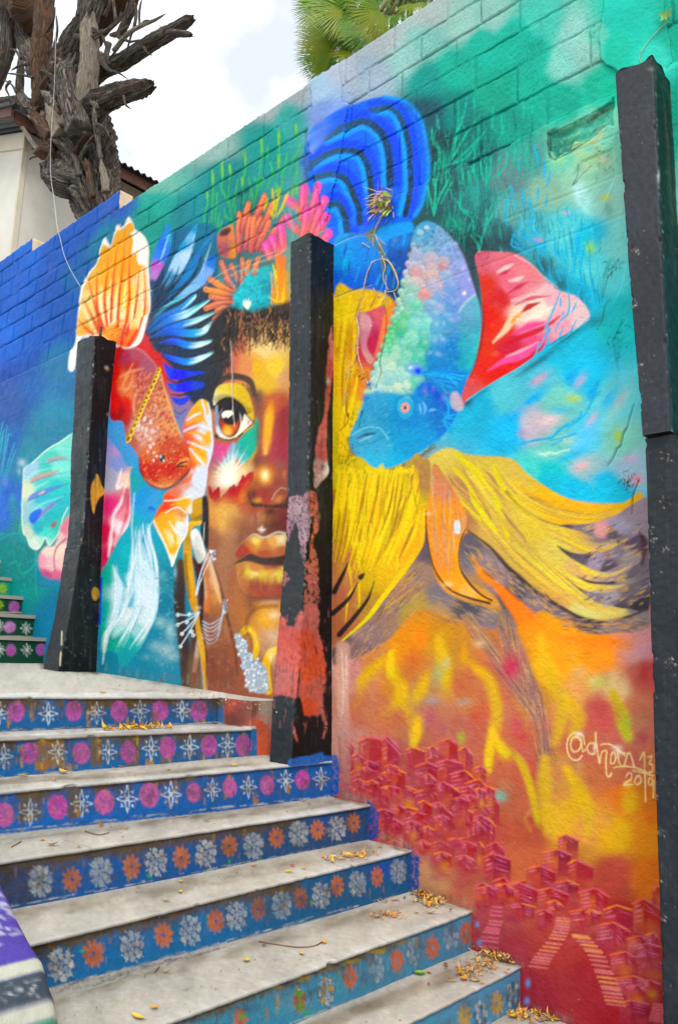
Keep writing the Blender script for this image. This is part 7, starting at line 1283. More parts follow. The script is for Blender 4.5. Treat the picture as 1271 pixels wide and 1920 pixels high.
# (x at Y=-1.95, x at Y=0, z at Y=-1.95, z at Y=0, Y of the right end)
STEPS = [(-3.67, -3.67, -.238, -.272, 0.), (-3.40, -3.36, -.400, -.420, -.262), (-3.10, -2.985, -.565, -.565, 0.), (-2.815, -2.712, -.749, -.749, 0.), (-2.47, -2.442, -.918, -.918, 0.), (-2.118, -2.09, -1.107, -1.107, 0.), (-1.865, -1.848, -1.27, -1.27, 0.), (-1.60, -1.58, -1.43, -1.43, 0.)]
YL = -2.9
def yl(k): return -1.955 if k < 5 else YL
def tread(k, name='tread', parent=st_thing):
    xa, xb, za, zb, ye = STEPS[k]; y0 = yl(k)
    bx_a, bx_b = (STEPS[k-1][0], STEPS[k-1][1]) if k else (-6.40, -6.40)
    ys = np.linspace(y0, ye, int((ye-y0)/.009)); 
    ts = np.linspace(0, 1, 26 if k else 150); rows = []
    for y in ys:
        f = (y+1.95)/1.95; xf = xa+(xb-xa)*f; xk = bx_a+(bx_b-bx_a)*f-.02; z = za+(zb-za)*f
        rows.append([(xf-.004-(xf-xk)*t, y, z) for t in ts])
    A = np.array(rows); P = A.reshape(-1, 3)
    if k == 0:   # landing rises gently towards the far flight
        s = (-3.67-P[:, 0])/2.7; P[:, 2] += s*np.interp(P[:, 1], [-1.95, 0], [.075, .115])
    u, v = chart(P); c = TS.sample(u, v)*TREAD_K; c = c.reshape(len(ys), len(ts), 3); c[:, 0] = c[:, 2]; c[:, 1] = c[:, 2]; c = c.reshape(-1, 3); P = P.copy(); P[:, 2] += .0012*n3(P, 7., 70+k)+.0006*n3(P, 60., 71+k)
    nu, nv = A.shape[:2]; front = np.arange(nu)*nv; n = len(P)
    # rounded nosing
    wob = .0022*n3(P[front], 7., 80+k)+.0012*n3(P[front], 55., 81+k)-.026*np.clip(n3(P[front], 37., 82+k)-.9, 0, 1)
    R1 = P[front]+np.stack([.003+wob, 0*wob, -.003+0*wob], 1); R2 = P[front]+np.stack([.002+wob, 0*wob, -.012+0*wob], 1); R3 = P[front]+np.stack([-.012+0*wob, 0*wob, -.014+0*wob], 1)
    P[front, 0] += wob*.6; V = np.vstack([P, R1, R2, R3]); F = quads(nu, nv); j = np.arange(nu-1)
    for a, b in ((front, n+np.arange(nu)), (n+np.arange(nu), n+nu+np.arange(nu)), (n+nu+np.arange(nu), n+2*nu+np.arange(nu))): F = np.vstack([F, np.stack([a[j+1], a[j], b[j], b[j+1]], 1)])
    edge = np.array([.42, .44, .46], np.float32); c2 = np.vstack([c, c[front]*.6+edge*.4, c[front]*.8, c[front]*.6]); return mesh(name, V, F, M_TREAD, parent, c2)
def riser(k, parent=st_thing):
    xa, xb, za, zb, ye = STEPS[k]; zl = (STEPS[k+1][2], STEPS[k+1][3]) if k+1 < len(STEPS) else (-1.62, -1.62); y0 = yl(k)
    ys = np.linspace(y0, ye, int((ye-y0)/.006)); ts = np.linspace(0, 1, 34); A = np.array([[(xa+(xb-xa)*((y+1.95)/1.95)-.010, y, (za+(zb-za)*(y+1.95)/1.95-.008)*(1-t)+(zl[0]+(zl[1]-zl[0])*(y+1.95)/1.95-.01)*t) for t in ts] for y in ys])
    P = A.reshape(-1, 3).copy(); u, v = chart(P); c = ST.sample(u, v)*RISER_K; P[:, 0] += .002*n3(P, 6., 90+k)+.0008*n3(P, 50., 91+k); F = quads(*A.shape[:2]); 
    return mesh('riser', P, F, M_STEP, parent, c)
for k in range(len(STEPS)):
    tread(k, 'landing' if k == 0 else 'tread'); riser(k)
# body under the steps, and the salmon block that closes the corner before the pillar
body = [(STEPS[k][0]-1.5 if k else -6.4, STEPS[k][0]-.06, yl(k)+.01, -.005, -1.6, STEPS[k][2]-.05) for k in range(len(STEPS))]
mesh('body', *boxes(body), M_MORT, st_thing, smooth=False)
def quadpanel(name, P00, P10, P11, P01, nu, nv, sheet, m_, parent, kk=1., disp=.0015, seed=3):
    a, b = np.meshgrid(np.linspace(0, 1, nu), np.linspace(0, 1, nv), indexing='ij'); a = a[..., None]; b = b[..., None]
    A = np.array(P00)*(1-a)*(1-b)+np.array(P10)*a*(1-b)+np.array(P11)*a*b+np.array(P01)*(1-a)*b; P = A.reshape(-1, 3); u, v = chart(P); c = sheet.sample(u, v)*kk
    P = P+disp*n3(P, 20., seed)[:, None]; return mesh(name, P, quads(nu, nv), m_, parent, c)
quadpanel('corner_block', (-3.375, -.262, -.272), (-3.36, 0., -.272), (-3.36, 0., -.57), (-3.375, -.262, -.57), 40, 44, ST, M_STEP, st_thing)
quadpanel('corner_block_top', (-3.67, -.262, -.269), (-3.67, 0., -.272), (-3.36, 0., -.272), (-3.375, -.262, -.272), 20, 30, TS, M_TREAD, st_thing, TREAD_K)
quadpanel('corner_block_side', (-3.67, -.262, -.27), (-3.375, -.262, -.272), (-3.375, -.262, -.43), (-3.67, -.262, -.43), 20, 20, ST, M_STEP, st_thing)
# upper green flight
gf = empty('green_flight', (-6.8, -1., -.15), label='upper flight of dark green stencilled steps beyond the landing', cat='staircase')
GS = [(-6.33, .053), (-6.56, .242), (-6.82, .410), (-7.10, .588), (-7.37, .765), (-7.64, .94), (-7.9, 1.11)]
zprev = -.16
for k, (x, z) in enumerate(GS):
    quadpanel('riser', (x, -1.95, z-.012), (x, 0., z-.012), (x, 0., zprev-.01), (x, -1.95, zprev-.01), 200, 24, ST, M_STEP, gf, RISER_K)
    V, F = boxes([(GS[k+1][0]-.02 if k+1 < len(GS) else x-1.5, x+.012, -1.95, -.006, z-.03, z)]); u, v = chart(np.array(V)); mesh('tread', V, F, M_TREAD, gf, np.tile(lin('a8a498')*.8, (len(V), 1)), smooth=False); zprev = z
# painted kerb on the open side of the stairs
PK = Sheet(-3.9, -2.6, -1.9, -1.7, 260, '6c5cc0', seed=71)
def paint_kerb(M):
    R = np.random.RandomState(4)
    def P(t, w): return (t, w)
    M.base([(-3.9, -2.2, '6454b8'), (-2.5, -2.1, '6c58c4'), (-2.9, -2.3, '6450bc'), (-2.4, -2.3, '5844b4'), (-2.7, -2.0, '6c58c8')], 3)
    for x0, x1, c in ((-2.305, -2.268, 'e8e8d4'), (-2.268, -2.205, '4c5864'), (-2.205, -2.18, 'e8e8d4'), (-2.18, -1.9, '3cb070')):
        M.fill([(x0, -2.7), (x1, -2.7), (x1, -1.6), (x0, -1.6)], c, .006, smooth=False)
    for i in range(150):
        c = R.choice([-2.55, -2.44, -2.5, -2.8, -3.1]); x, y = c+R.randn()*.035, -2.02+R.randn()*.05
        if -2.33 < x: continue
        M.bl(x, y, R.uniform(.004, .014), R.uniform(.003, .010), R.choice(['e8e8f4', 'd0d0f0', 'f4f4f8']), .8, R.uniform(0, 3), .3)
    for i in range(60):
        x, y = -2.237+R.randn()*.018, -2.08+R.randn()*.06; M.bl(x, y, R.uniform(.003, .008), R.uniform(.002, .006), R.choice(['d8e0e4', 'a8b0b8', '687078']), .8, R.uniform(0, 3), .3)
    n = vnoise(M.w, M.h, 12, 8, 4); M.c *= (.84+.3*n)[..., None]
paint_kerb(PK)
kx = np.concatenate([np.arange(-3.8, -2.32, .012), np.arange(-2.32, -2.085, .005)]); kz = np.interp(kx, [-3.8, -2.63, -2.52, -2.42, -2.29, -2.213, -2.17, -2.13, -2.10, -2.085], [-.13, -.741, -.798, -.851, -.906, -.969, -1.037, -1.12, -1.22, -1.4])
prof = [(-1.95, -3.), (-1.95, -.25), (-1.951, -.12), (-1.952, -.05), (-1.954, -.02), (-1.962, -.006), (-1.975, 0.)]+[(-1.975-(.40)*t, .004*math.sin(t*3.1)) for t in np.linspace(.04, 1, 40)]+[(-2.385, -.01), (-2.39, -.04), (-2.39, -3.)]
A = np.array([[(x+(.0 if h > -.03 else 0), y, max(-1.62, z+h)) for y, h in prof] for x, z in zip(kx, kz)]); P = A.reshape(-1, 3); c = PK.sample(P[:, 0], P[:, 1])*.56; P = P+.0015*n3(P, 25., 5)[:, None]
kb = mesh('stair_kerb', P, quads(*A.shape[:2])[:, ::-1], M_PILLAR.copy(), None, c); kb.data.materials[0] = paint_mat('kerb_paint', .6, 240., .25, 30., .3)
tag(kb, 'sloping purple stair kerb with white, grey and green stripes at lower left', 'kerb')
# ================================================================ white house behind the wall
M_STUCCO = stone_mat('cream_stucco', (.50, .47, .40), (.60, .57, .49), (.66, .63, .55), 1.1, .9, .15, 60.)
M_STUC2 = stone_mat('cream_stucco_edge', (.52, .46, .34), (.6, .54, .42), (.66, .6, .48), 2., .9, .15, 60.)
M_TIN = stone_mat('dark_corrugated_tin', (.018, .02, .024), (.035, .036, .04), (.06, .055, .055), 3., .55, .2)
M_RAFT = stone_mat('dark_rafter_wood', (.05, .02, .012), (.1, .035, .02), (.14, .06, .035), 8., .8, .3)
HB = .8                                   # Y of the front face
pc = on_y(34, 372, HB); hx = pc[0]        # right front corner
ez = on_y(47, 248, HB)[2]                 # eave height
hs = empty('house', (hx, HB, 3.1), label='cream rendered house with dark corrugated eaves behind the dead tree', cat='house')
rz = .40                                  # roof rise per metre, ridge to the left
V = [(hx, HB, 3.0), (hx, HB, ez), (hx-4, HB, ez+4*rz), (hx-8, HB, ez), (hx-8, HB, 3.0)]; V += [(a, HB+9, c_) for a, _, c_ in V]
mesh('wall', V, [(0, 4, 3, 2, 1), (5, 6, 7, 8, 9), (0, 1, 6, 5), (4, 9, 8, 3), (1, 2, 7, 6), (2, 3, 8, 7)], M_STUCCO, hs, smooth=False)
mesh('corner_edge', *boxes([(hx-.05, hx+.012, HB-.012, HB+.06, 3.0, ez-.02)]), M_STUC2, hs, smooth=False)
def slope(x): return ez-.02+(hx-x)*rz
def raked(name, x0, x1, y0, y1, d0, d1, m_):
    V = [(x, y, slope(x)+d) for x in (x0, x1) for y in (y0, y1) for d in (d0, d1)]
    mesh(name, V, [(0, 1, 3, 2), (4, 6, 7, 5), (0, 4, 5, 1), (2, 3, 7, 6), (0, 2, 6, 4), (1, 5, 7, 3)], m_, hs, smooth=False)
raked('barge_board', hx-4, hx+.06, HB-.03, HB-.004, -.26, -.02, M_STUC2)
raked('verge_board', hx-4, hx+.36, HB-.36, HB-.33, .02, .16, M_RAFT)
ys = np.arange(HB-.42, HB+9.3, .11/6); A = np.array([[(x, y, slope(x)+.19+.024*math.sin(y/.11*6.283)) for x in (hx-4.05, hx+.42)] for y in ys]); V = A.reshape(-1, 3); n_ = len(V); F = quads(len(ys), 2); mesh('roof', np.vstack([V, V-[0, 0, .012]]), np.vstack([F, F[:, ::-1]+n_]), M_TIN, hs, smooth=False)
mesh('eave_board', *boxes([(hx+.30, hx+.33, HB-.3, HB+9.2, slope(hx+.33)-.02, slope(hx+.33)+.14)]), M_RAFT, hs, smooth=False)
for k in range(13): raked('rafter', hx-.0, hx+.30, HB-.1+k*.72, HB-.03+k*.72, .02, .14, M_RAFT)

# ================================================================ dead tree
def bark_mat(name, c1, c2, c3, rust=.0):
    m, t, b = mat(name); uv = t.nodes.new('ShaderNodeUVMap').outputs['UV']; mp_ = t.nodes.new('ShaderNodeMapping'); mp_.inputs['Scale'].default_value = (16., 2.1, 1.); t.links.new(uv, mp_.inputs['Vector'])
    n = noise(t, 2.2, 8., .68, mp_.outputs['Vector'], 1.6); p = geopos(t); n2 = noise(t, 5., 5., .6, p); n3_ = noise(t, 60., 4., .7, p)
    r = ramp(t, n.outputs['Fac'], (.36, c1), (.5, c2), (.63, c3)); cc = r.outputs['Color']
    cc = mixc(t, .5, cc, n3_.outputs['Color'], 'SOFT_LIGHT')
    rr = ramp(t, n2.outputs['Fac'], (.50, (0, 0, 0)), (.66, (rust,)*3)); cc = mixc(t, rr.outputs['Color'], cc, (.22, .085, .025))
    t.links.new(cc, b.inputs['Base Color']); b.inputs['Roughness'].default_value = .9; b.inputs['Specular IOR Level'].default_value = .2
    q = bump(t, b, n.outputs['Fac'], 1., .09); bump(t, b, n3_.outputs['Fac'], .5, .01, q); return m
M_BARK = bark_mat('weathered_bark', (.012, .009, .007), (.115, .095, .076), (.37, .33, .28), .25)
M_BARK2 = bark_mat('red_brown_bark', (.02, .012, .008), (.11, .065, .04), (.25, .17, .11), .55)
M_HOLE = plain_mat('hollow_shade', (.012, .009, .007), .95)
M_PALE = bark_mat('bleached_wood', (.14, .11, .08), (.36, .30, .23), (.50, .44, .35), .25)
TY = .95
tb = on_y(185, 400, TY)
tree = empty('dead_tree', (tb[0], TY, 3.1), label='leafless dead tree with grey split bark and broken limbs behind the wall', cat='tree')
def tp(s, dy=None, y=TY):        # 'x,y,w' chart points -> path and radii on the tree's plane
    q = pts(s); dy = dy or [0]*len(q); P = np.array([on_y(a, b, y+d) for (a, b, w), d in zip(q, dy)]); r = np.array([w*np.linalg.norm(p-EYE)/FPX/2/1.05 for (a, b, w), p in zip(q, P)]); return P, r
def limb(name, s, m_, dy=None, seed=0, seg=26, rid=.12, n=9, freq=5, rough=.018, parent=tree, jag=True):
    P, r = tp(s, dy); S = spline(P, False, n); rr = np.interp(np.linspace(0, 1, len(S)), np.linspace(0, 1, len(r)), r); rs = np.random.RandomState(seed); S = S+rs.randn(*S.shape)*rr[:, None]*.035
    V, F, U = tube(S, rr, seg, rough, seed, rid, freq)
    if jag:
        k = len(V)-seg; d = S[-1]-S[-2]; d /= np.linalg.norm(d)+1e-9; V[k:] = S[-1]+(V[k:]-S[-1])*(.35+.4*rs.rand(seg)[:, None]); V[k:] += d[None]*(rs.rand(seg)[:, None]-.2)*rr[-1]*1.6; V[k-seg:k] = S[-2]+(V[k-seg:k]-S[-2])*(.8+.3*rs.rand(seg)[:, None])
    return mesh(name, V, F, m_, parent, uv=U, smooth=True)
# trunk goes down to the bank behind the wall
P, r = tp('205,560,76 194,440,66 180,375,78 163,310,96 148,255,100 138,205,96 128,165,88'); P = np.vstack([[P[0][0]+.1, TY, 3.05], P]); r = np.concatenate([[.36], r])
S = spline(P, False, 22); rr = np.interp(np.linspace(0, 1, len(S)), np.linspace(0, 1, len(r)), r); V, F, U = tube(S, rr, 120, .03, 3, .22, 9); mesh('trunk', V, F, M_BARK, tree, uv=U)
limb('limb', '140,240,50 158,190,38 166,140,33 170,95,31 168,45,28', M_PALE, [-.25, -.3, -.3, -.3, -.3], 11, 30, .10)
limb('limb', '118,190,60 125,130,56 150,80,52 195,25,46 245,-30,40', M_BARK2, [.1, .1, .1, .1, .1], 12, 30, .12)
limb('limb', '110,150,44 130,95,40 160,45,34 180,-5,30 190,-40,30', M_BARK, [-.15, -.18, -.2, -.2, -.2], 13, 30, .16)
limb('limb', '165,148,34 195,130,30 240,110,26 290,78,24 325,58,22 358,36,15', M_BARK, [-.1, -.05, 0, .05, .1, .15], 14, 26, .14)
limb('limb', '316,64,14 338,63,11 359,65,8', M_BARK, [.0, .0, .0], 15, 16, .12)
limb('limb', '160,222,44 190,190,40 225,176,34 255,169,30 282,160,20', M_BARK, [-.2, -.2, -.15, -.1, -.05], 16, 28, .2, rough=.04)
limb('limb', '90,225,44 80,160,34 78,100,31 82,45,30 86,-30,30', M_BARK2, [-.1, -.15, -.2, -.2, -.2], 17, 28, .10)
limb('limb', '95,240,50 60,205,30 35,192,20 10,190,13 -30,192,10', M_BARK, [0, -.1, -.15, -.2, -.2], 18, 24, .14)
limb('limb', '85,150,44 62,95,38 45,50,38 25,10,44 -10,-30,50', M_BARK, [.1, .1, .05, 0, 0], 19, 28, .16)
limb('limb', '25,5,40 18,60,26 12,105,20 0,150,14 -12,185,8', M_BARK, [-.1, -.12, -.12, -.12, -.12], 20, 24, .14)
limb('limb', '60,20,60 30,-10,60 -20,-20,60', M_BARK2, [-.1, -.1, -.1], 21, 24, .14)
limb('limb', '60,205,20 38,175,14 40,130,12 40,108,8', M_BARK, [-.15, -.2, -.2, -.2], 22, 18, .15)
limb('limb', '165,350,60 130,345,54 105,330,46 98,312,34', M_BARK, [-.1, -.25, -.32, -.36], 23, 28, .16)
limb('limb', '115,290,46 92,284,30 72,288,16', M_BARK2, [-.25, -.35, -.4], 24, 18, .25, rough=.06)
limb('limb', '105,262,40 82,235,24 62,215,14', M_BARK2, [-.3, -.36, -.4], 25, 16, .2)
limb('limb', '118,258,30 104,225,26 92,196,14', M_PALE, [-.3, -.35, -.35], 26, 20, .2)
limb('limb', '150,250,44 134,185,40 128,145,40 136,122,30', M_BARK, [-.35, -.38, -.38, -.36], 27, 26, .16)
limb('limb', '75,200,32 90,160,22 110,120,14', M_BARK2, [-.3, -.32, -.34], 28, 18, .2)
tw = ['142,68,9 165,72,8 195,62,8 222,38,6 228,22,3', '214,95,9 238,66,8 262,50,7 290,38,5 311,26,2', '262,50,5 272,40,4 282,38,2', '222,72,16 238,40,14 252,5,12 258,-20,10', '252,52,6 256,22,5 250,-10,4', '217,38,6 214,8,5 210,-20,5', '207,132,5 225,138,3 240,148,1.5', '248,60,4 240,90,3 238,98,2', '148,30,8 150,5,8 150,-20,6', '62,145,4 40,140,4 15,138,2', '20,152,5 12,165,4 18,180,3', '30,172,4 22,158,3 8,150,2', '38,232,6 58,262,8 80,290,9', '100,262,10 75,235,8 52,216,4', '215,305,4 220,298,4 222,292,2', '205,80,10 200,105,9 205,120,4', '72,292,4 60,296,3 56,300,2', '80,284,4 66,278,3 60,280,2', '130,195,7 112,197,5 95,190,3', '165,50,6 190,62,5 200,90,4', '240,50,6 225,62,10 210,66,8', '262,48,4 262,20,4 266,0,3', '150,75,5 162,40,4 170,5,3', '175,60,6 205,55,5 232,30,4 240,5,3', '226,70,6 244,78,4 262,74,2', '200,118,5 214,100,4 222,80,2', '40,110,5 30,95,4 18,92,2', '55,120,6 40,122,5 22,132,2', '100,95,5 108,60,4 106,30,3', '252,5,6 268,-10,4 280,-30,3', '300,70,5 304,58,3 300,48,1.5', '270,88,4 276,98,3 286,104,1.5', '232,180,5 236,196,4 246,204,2', '180,232,6 196,240,4 206,256,2', '25,195,5 12,205,4 0,206,2', '88,60,5 100,40,4 104,15,3', '196,30,6 206,8,5 204,-20,4']
for i, s in enumerate(tw): limb('twig', s, M_PALE if i in (1, 12, 13) else M_BARK, [-.32]*len(s.split()), 40+i, 8, .12, 5)
# torn strips of bark lying along the trunk
rs = np.random.RandomState(77)
strips = ['160,250,10 150,210,14 140,170,10', '190,300,10 182,250,12 176,205,8', '150,330,9 140,290,12 128,255,8', '175,370,9 168,330,12 160,300,9', '200,360,12 196,330,14 190,300,8', '120,250,9 126,215,10 130,190,6', '185,205,9 160,180,10 140,205,8', '170,200,7 150,175,8 130,180,6', '165,180,8 180,200,9 178,225,6', '142,320,7 150,345,8 160,372,5', '188,100,10 196,118,12 204,132,6', '82,130,8 84,150,10 84,165,5', '96,118,6 110,122,8 118,124,4', '160,280,8 172,262,9 184,250,6', '150,300,8 160,282,9 172,272,6', '140,285,8 152,265,9 164,252,5']
for i, s in enumerate(strips): limb('bark_strip', s, [M_PALE, M_BARK, M_BARK, M_BARK2][i % 4], [-.30 if i < 10 else -.32]*3, 80+i, 7, .3, 6, rough=.08)

for px_, py_, a_, b_ in ((166, 283, 9, 15), (193, 338, 8, 18), (130, 232, 6, 14)):  # near-black lumps on the bark; the shade of hollows is in their colour
    p = on_y(px_, py_, TY-.26); s_ = np.linalg.norm(p-EYE)/FPX; bm = bmesh.new(); bmesh.ops.create_icosphere(bm, subdivisions=3, radius=1.)
    for v in bm.verts: v.co = Vector((v.co.x*a_*s_, v.co.y*.05, v.co.z*b_*s_))*(1+.15*math.sin(v.co.x*7+v.co.z*5))
    me = bpy.data.meshes.new('knot_hole'); bm.to_mesh(me); bm.free(); me.materials.append(M_HOLE); o = bpy.data.objects.new('knot_hole', me); col.objects.link(o); o.parent = tree; o.matrix_parent_inverse = Matrix.Translation(-Vector(tree.location)); o.location = tuple(p); o.rotation_euler = (0, .25, math.radians(43))
# white cord hanging from the tree onto the wall
M_CORD = plain_mat('white_cord', (.45, .45, .44), .6, .1)
P = np.array([on_y(a, b, y) for a, b, y in ((106, -40, .3), (105, 40, .3), (104, 120, .3), (101, 190, .3), (98, 230, .3), (95, 300, .28), (97, 340, .25), (101, 365, .2), (105, 400, .1), (109, 432, -.01), (113, 445, -.035), (120, 475, -.035), (130, 500, -.035), (142, 522, -.035), (152, 538, -.035))])
V, F, U = tube(spline(P, False, 5), .0026, 8); cd_ = mesh('hanging_cord', V, F, M_CORD); tag(cd_, 'thin white cord hanging from the dead tree down over the blue wall', 'cord')

# ================================================================ fan palm
def leaf_mat(name, a, b_, c_, trans=.35):
    m, t, b = mat(name); n = noise(t, 3., 4., .6, geopos(t)); oi = t.nodes.new('ShaderNodeObjectInfo'); r = ramp(t, n.outputs['Fac'], (.3, a), (.5, b_), (.72, c_)); t.links.new(r.outputs['Color'], b.inputs['Base Color'])
    b.inputs['Roughness'].default_value = .45; b.inputs['Specular IOR Level'].default_value = .4
    tr = t.nodes.new('ShaderNodeBsdfTranslucent'); mx_ = t.nodes.new('ShaderNodeMixShader'); mx_.inputs[0].default_value = trans; t.links.new(r.outputs['Color'], tr.inputs['Color']); t.links.new(b.outputs['BSDF'], mx_.inputs[1]); t.links.new(tr.outputs['BSDF'], mx_.inputs[2]); t.links.new(mx_.outputs[0], t.nodes['Material Output'].inputs['Surface']); return m
M_FROND = leaf_mat('palm_green', (.03, .11, .004), (.09, .24, .008), (.20, .34, .015), .32)
M_FRONDY = leaf_mat('palm_yellow_green', (.10, .20, .006), (.22, .32, .012), (.42, .36, .03), .35)
M_FRONDD = leaf_mat('palm_dry', (.20, .14, .05), (.36, .26, .10), (.48, .36, .18), .3)
M_PETI = plain_mat('palm_petiole', (.16, .17, .04), .5)
def fan_mesh(name, R_=.62, nb=46, spread=2.5, seed=0, droop=.25, m_=None):
    rs = np.random.RandomState(seed); V = []; F = []
    for k in range(nb):
        a = (k/(nb-1)-.5)*spread; L_ = R_*(.78+.22*math.cos(a*.9))*rs.uniform(.93, 1.05); w = .0165*R_/.62*(1+.2*rs.randn())
        d = np.array([math.cos(a), math.sin(a), 0]); s = np.array([-d[1], d[0], 0]); fold = .012*(1 if k % 2 else -1); o = len(V); bend = rs.uniform(.6, 1.5)*droop
        for t, ww in ((.06, .25), (.3, .8), (.55, 1.), (.75, .75), (.9, .35), (1., .04)):
            p = d*L_*t+np.array([0, 0, -bend*L_*max(0, t-.35)**2+(fold if .1 < t < .8 else 0)]); p += s*rs.uniform(-.006, .006)*(t > .7)
            V += [p-s*w*ww*.5, p+s*w*ww*.5]
        F += [(o+2*i, o+2*i+2, o+2*i+3, o+2*i+1) for i in range(5)]
    me = bpy.data.meshes.new(name); me.from_pydata([tuple(v) for v in V], [], F); me.materials.append(m_); me.polygons.foreach_set('use_smooth', np.ones(len(F), bool)); return me
PY = 1.5
pb = on_y(850, -190, PY)
palm = empty('fan_palm', (pb[0], PY, 3.1), label='fan palm with drooping green and yellowing fronds above the wall top', cat='palm tree')
V, F, U = tube(spline([(pb[0]+.1, PY+.3, 3.05), (pb[0]+.05, PY+.3, 4.2), (pb[0], PY+.2, pb[2]-.2)], False, 10), [.16]*21, 20, .03, 5, .08); mesh('trunk', V, F, M_BARK, palm, uv=U)
fans = [fan_mesh('frond', .62, 58, 2.7, s, .28, m_) for s, m_ in ((1, M_FROND), (2, M_FRONDY), (3, M_FROND), (4, M_FRONDD), (5, M_FROND))]
def frond(px, py, ang, rpx, dy, mi, tilt=0., roll=0.):
    tilt *= 1.6; roll *= 2.2; rpx *= .88
    p = on_y(px, py, PY+dy); dist = np.linalg.norm(p-EYE); sc = rpx*dist/FPX/.62
    r_, u_, f_ = CAM; a = math.radians(ang); e1 = r_*math.cos(a)+u_*math.sin(a); n = -f_; e1 = e1*math.cos(tilt)+n*math.sin(tilt); e2 = np.cross(n, e1); e2 /= np.linalg.norm(e2); n2 = np.cross(e1, e2)
    c, s = math.cos(roll), math.sin(roll); e2, n2 = e2*c+n2*s, n2*c-e2*s
    o = bpy.data.objects.new('frond', fans[mi]); col.objects.link(o); o.parent = palm; o.matrix_parent_inverse = Matrix.Translation(-Vector(palm.location))
    o.matrix_basis = Matrix(((e1[0]*sc, e2[0]*sc, n2[0]*sc, p[0]), (e1[1]*sc, e2[1]*sc, n2[1]*sc, p[1]), (e1[2]*sc, e2[2]*sc, n2[2]*sc, p[2]), (0, 0, 0, 1)))
    hub = np.array([pb[0], PY+.15, pb[2]]); mid = (p+hub)/2+[0, 0, .25]; V, F, U = tube(spline([hub, mid, p], False, 6), [.016]*13, 6); mesh('petiole', V, F, M_PETI, palm, uv=U)
for a in ((632, 108, 183, 84, -.1, 0, .1, .2), (628, 112, 190, 78, .05, 1, .3, -.2), (640, 66, 172, 84, .0, 1, -.1, .4), (660, 40, 160, 98, .1, 0, .2, .1), (672, 30, 200, 84, -.15, 0, .2, -.3), (690, 20, 235, 84, -.2, 0, .3, .2), (660, 10, 175, 98, .2, 1, .1, .1), (700, -10, 215, 90, -.1, 2, .3, .3), (712, 55, 235, 70, .1, 2, .4, .0), (640, 128, 205, 70, .15, 0, .4, .6),
          (612, 60, 178, 60, -.2, 1, .1, .1), (625, 92, 170, 74, -.25, 1, .1, -.1), (648, 20, 185, 92, -.3, 1, .2, .2), (690, 62, 215, 66, -.3, 0, .3, .1), (715, 20, 230, 84, -.35, 1, .3, -.2), (732, 28, 245, 70, -.1, 0, .4, .2), (668, 104, 215, 56, -.2, 1, .4, .2), (610, 10, 165, 66, .0, 0, .1, -.2), (775, 6, 262, 44, .0, 1, .4, .1),
          (690, 90, 230, 58, .0, 3, .5, .3), (722, 92, 215, 60, .1, 3, .5, -.2), (705, 75, 200, 60, .15, 1, .4, .2), (760, -6, 265, 60, .2, 0, .3, .1), (735, -10, 250, 60, .3, 1, .3, .3), (796, -20, 265, 52, .4, 0, .3, .1), (775, -14, 280, 55, .3, 0, .4, -.3), (620, -20, 150, 70, .2, 0, .1, .2), (690, -40, 190, 110, .3, 0, .2, .2), (740, -40, 240, 90, .25, 2, .3, .1), (655, 85, 195, 66, .05, 0, .2, -.4), (700, 130, 200, 40, .2, 3, .5, .2), (645, 92, 240, 52, .1, 1, .4, .3), (670, 60, 225, 70, -.1, 2, .4, -.2)):
    frond(*a)
for a, b in (((738, 15), (748, 62)), ((728, 12), (742, 64)), ((752, 12), (758, 60)), ((765, 10), (766, 56)), ((772, 8), (771, 48)), ((800, -5), (788, 42)), ((812, -10), (800, 34))):
    V, F, U = tube(spline([on_y(*a, PY+.3), on_y((a[0]+b[0])/2, (a[1]+b[1])/2, PY+.28), on_y(b[0], b[1]+20, PY+.25)], False, 4), .016, 6); mesh('petiole', V, F, M_PETI, palm, uv=U)

# ================================================================ dry vine rooted in a hole of the wall
M_VINE = plain_mat('dry_vine', (.50, .36, .20), .8, .3, 60.)
M_TUFT = plain_mat('dead_tuft', (.50, .32, .15), .9, .4, 40.)
M_YLEAF = plain_mat('lime_leaf', (.30, .42, .03), .5, .3, 40.)
M_DEAD = plain_mat('grey_dead_leaf', (.45, .36, .30), .8, .3, 40.)
vp_ = on_y(722, 400)
vine = empty('dry_vine', tuple(vp_), label='dried vine with a leafy tuft hanging from a hole in the mural', cat='vine')
strands = ['728,372 722,392 712,412 704,428 700,445 699,470 697,492', '726,380 716,405 706,425 702,440', '703,440 712,460 720,475 722,490 724,540 726,575', '678,455 690,462 702,470 716,474', '698,492 712,486 728,490 738,505 744,520 746,535 740,545 725,548', '697,495 690,510 685,528 680,548 676,575 672,600', '698,490 688,512 683,532 678,560 673,590 670,598', '668,596 672,620 670,650 673,675 680,695 686,712 690,720', '676,575 668,600 672,612', '672,650 664,680 655,702 648,730 644,760', '670,640 660,662 652,690 648,710', '724,480 734,500 742,520', '716,480 722,500 718,520 728,545', '722,545 720,560 712,575', '738,548 742,562 738,575', '700,540 706,552 716,558']
for i, s in enumerate(strands):
    q = pts(s); P = np.array([on_y(a, b, -.022-.012*math.sin(k*.9+i)) for k, (a, b) in enumerate(q)]); S = spline(P, False, 6); w = [.0032, .0042, .0026][i % 3]*(1.3 if i in (0, 4, 7) else 1)
    V, F, U = tube(S, np.linspace(w, w*.6, len(S)), 6, .08, i); mesh('strand', V, F, M_VINE, vine, uv=U)
rs = np.random.RandomState(31)
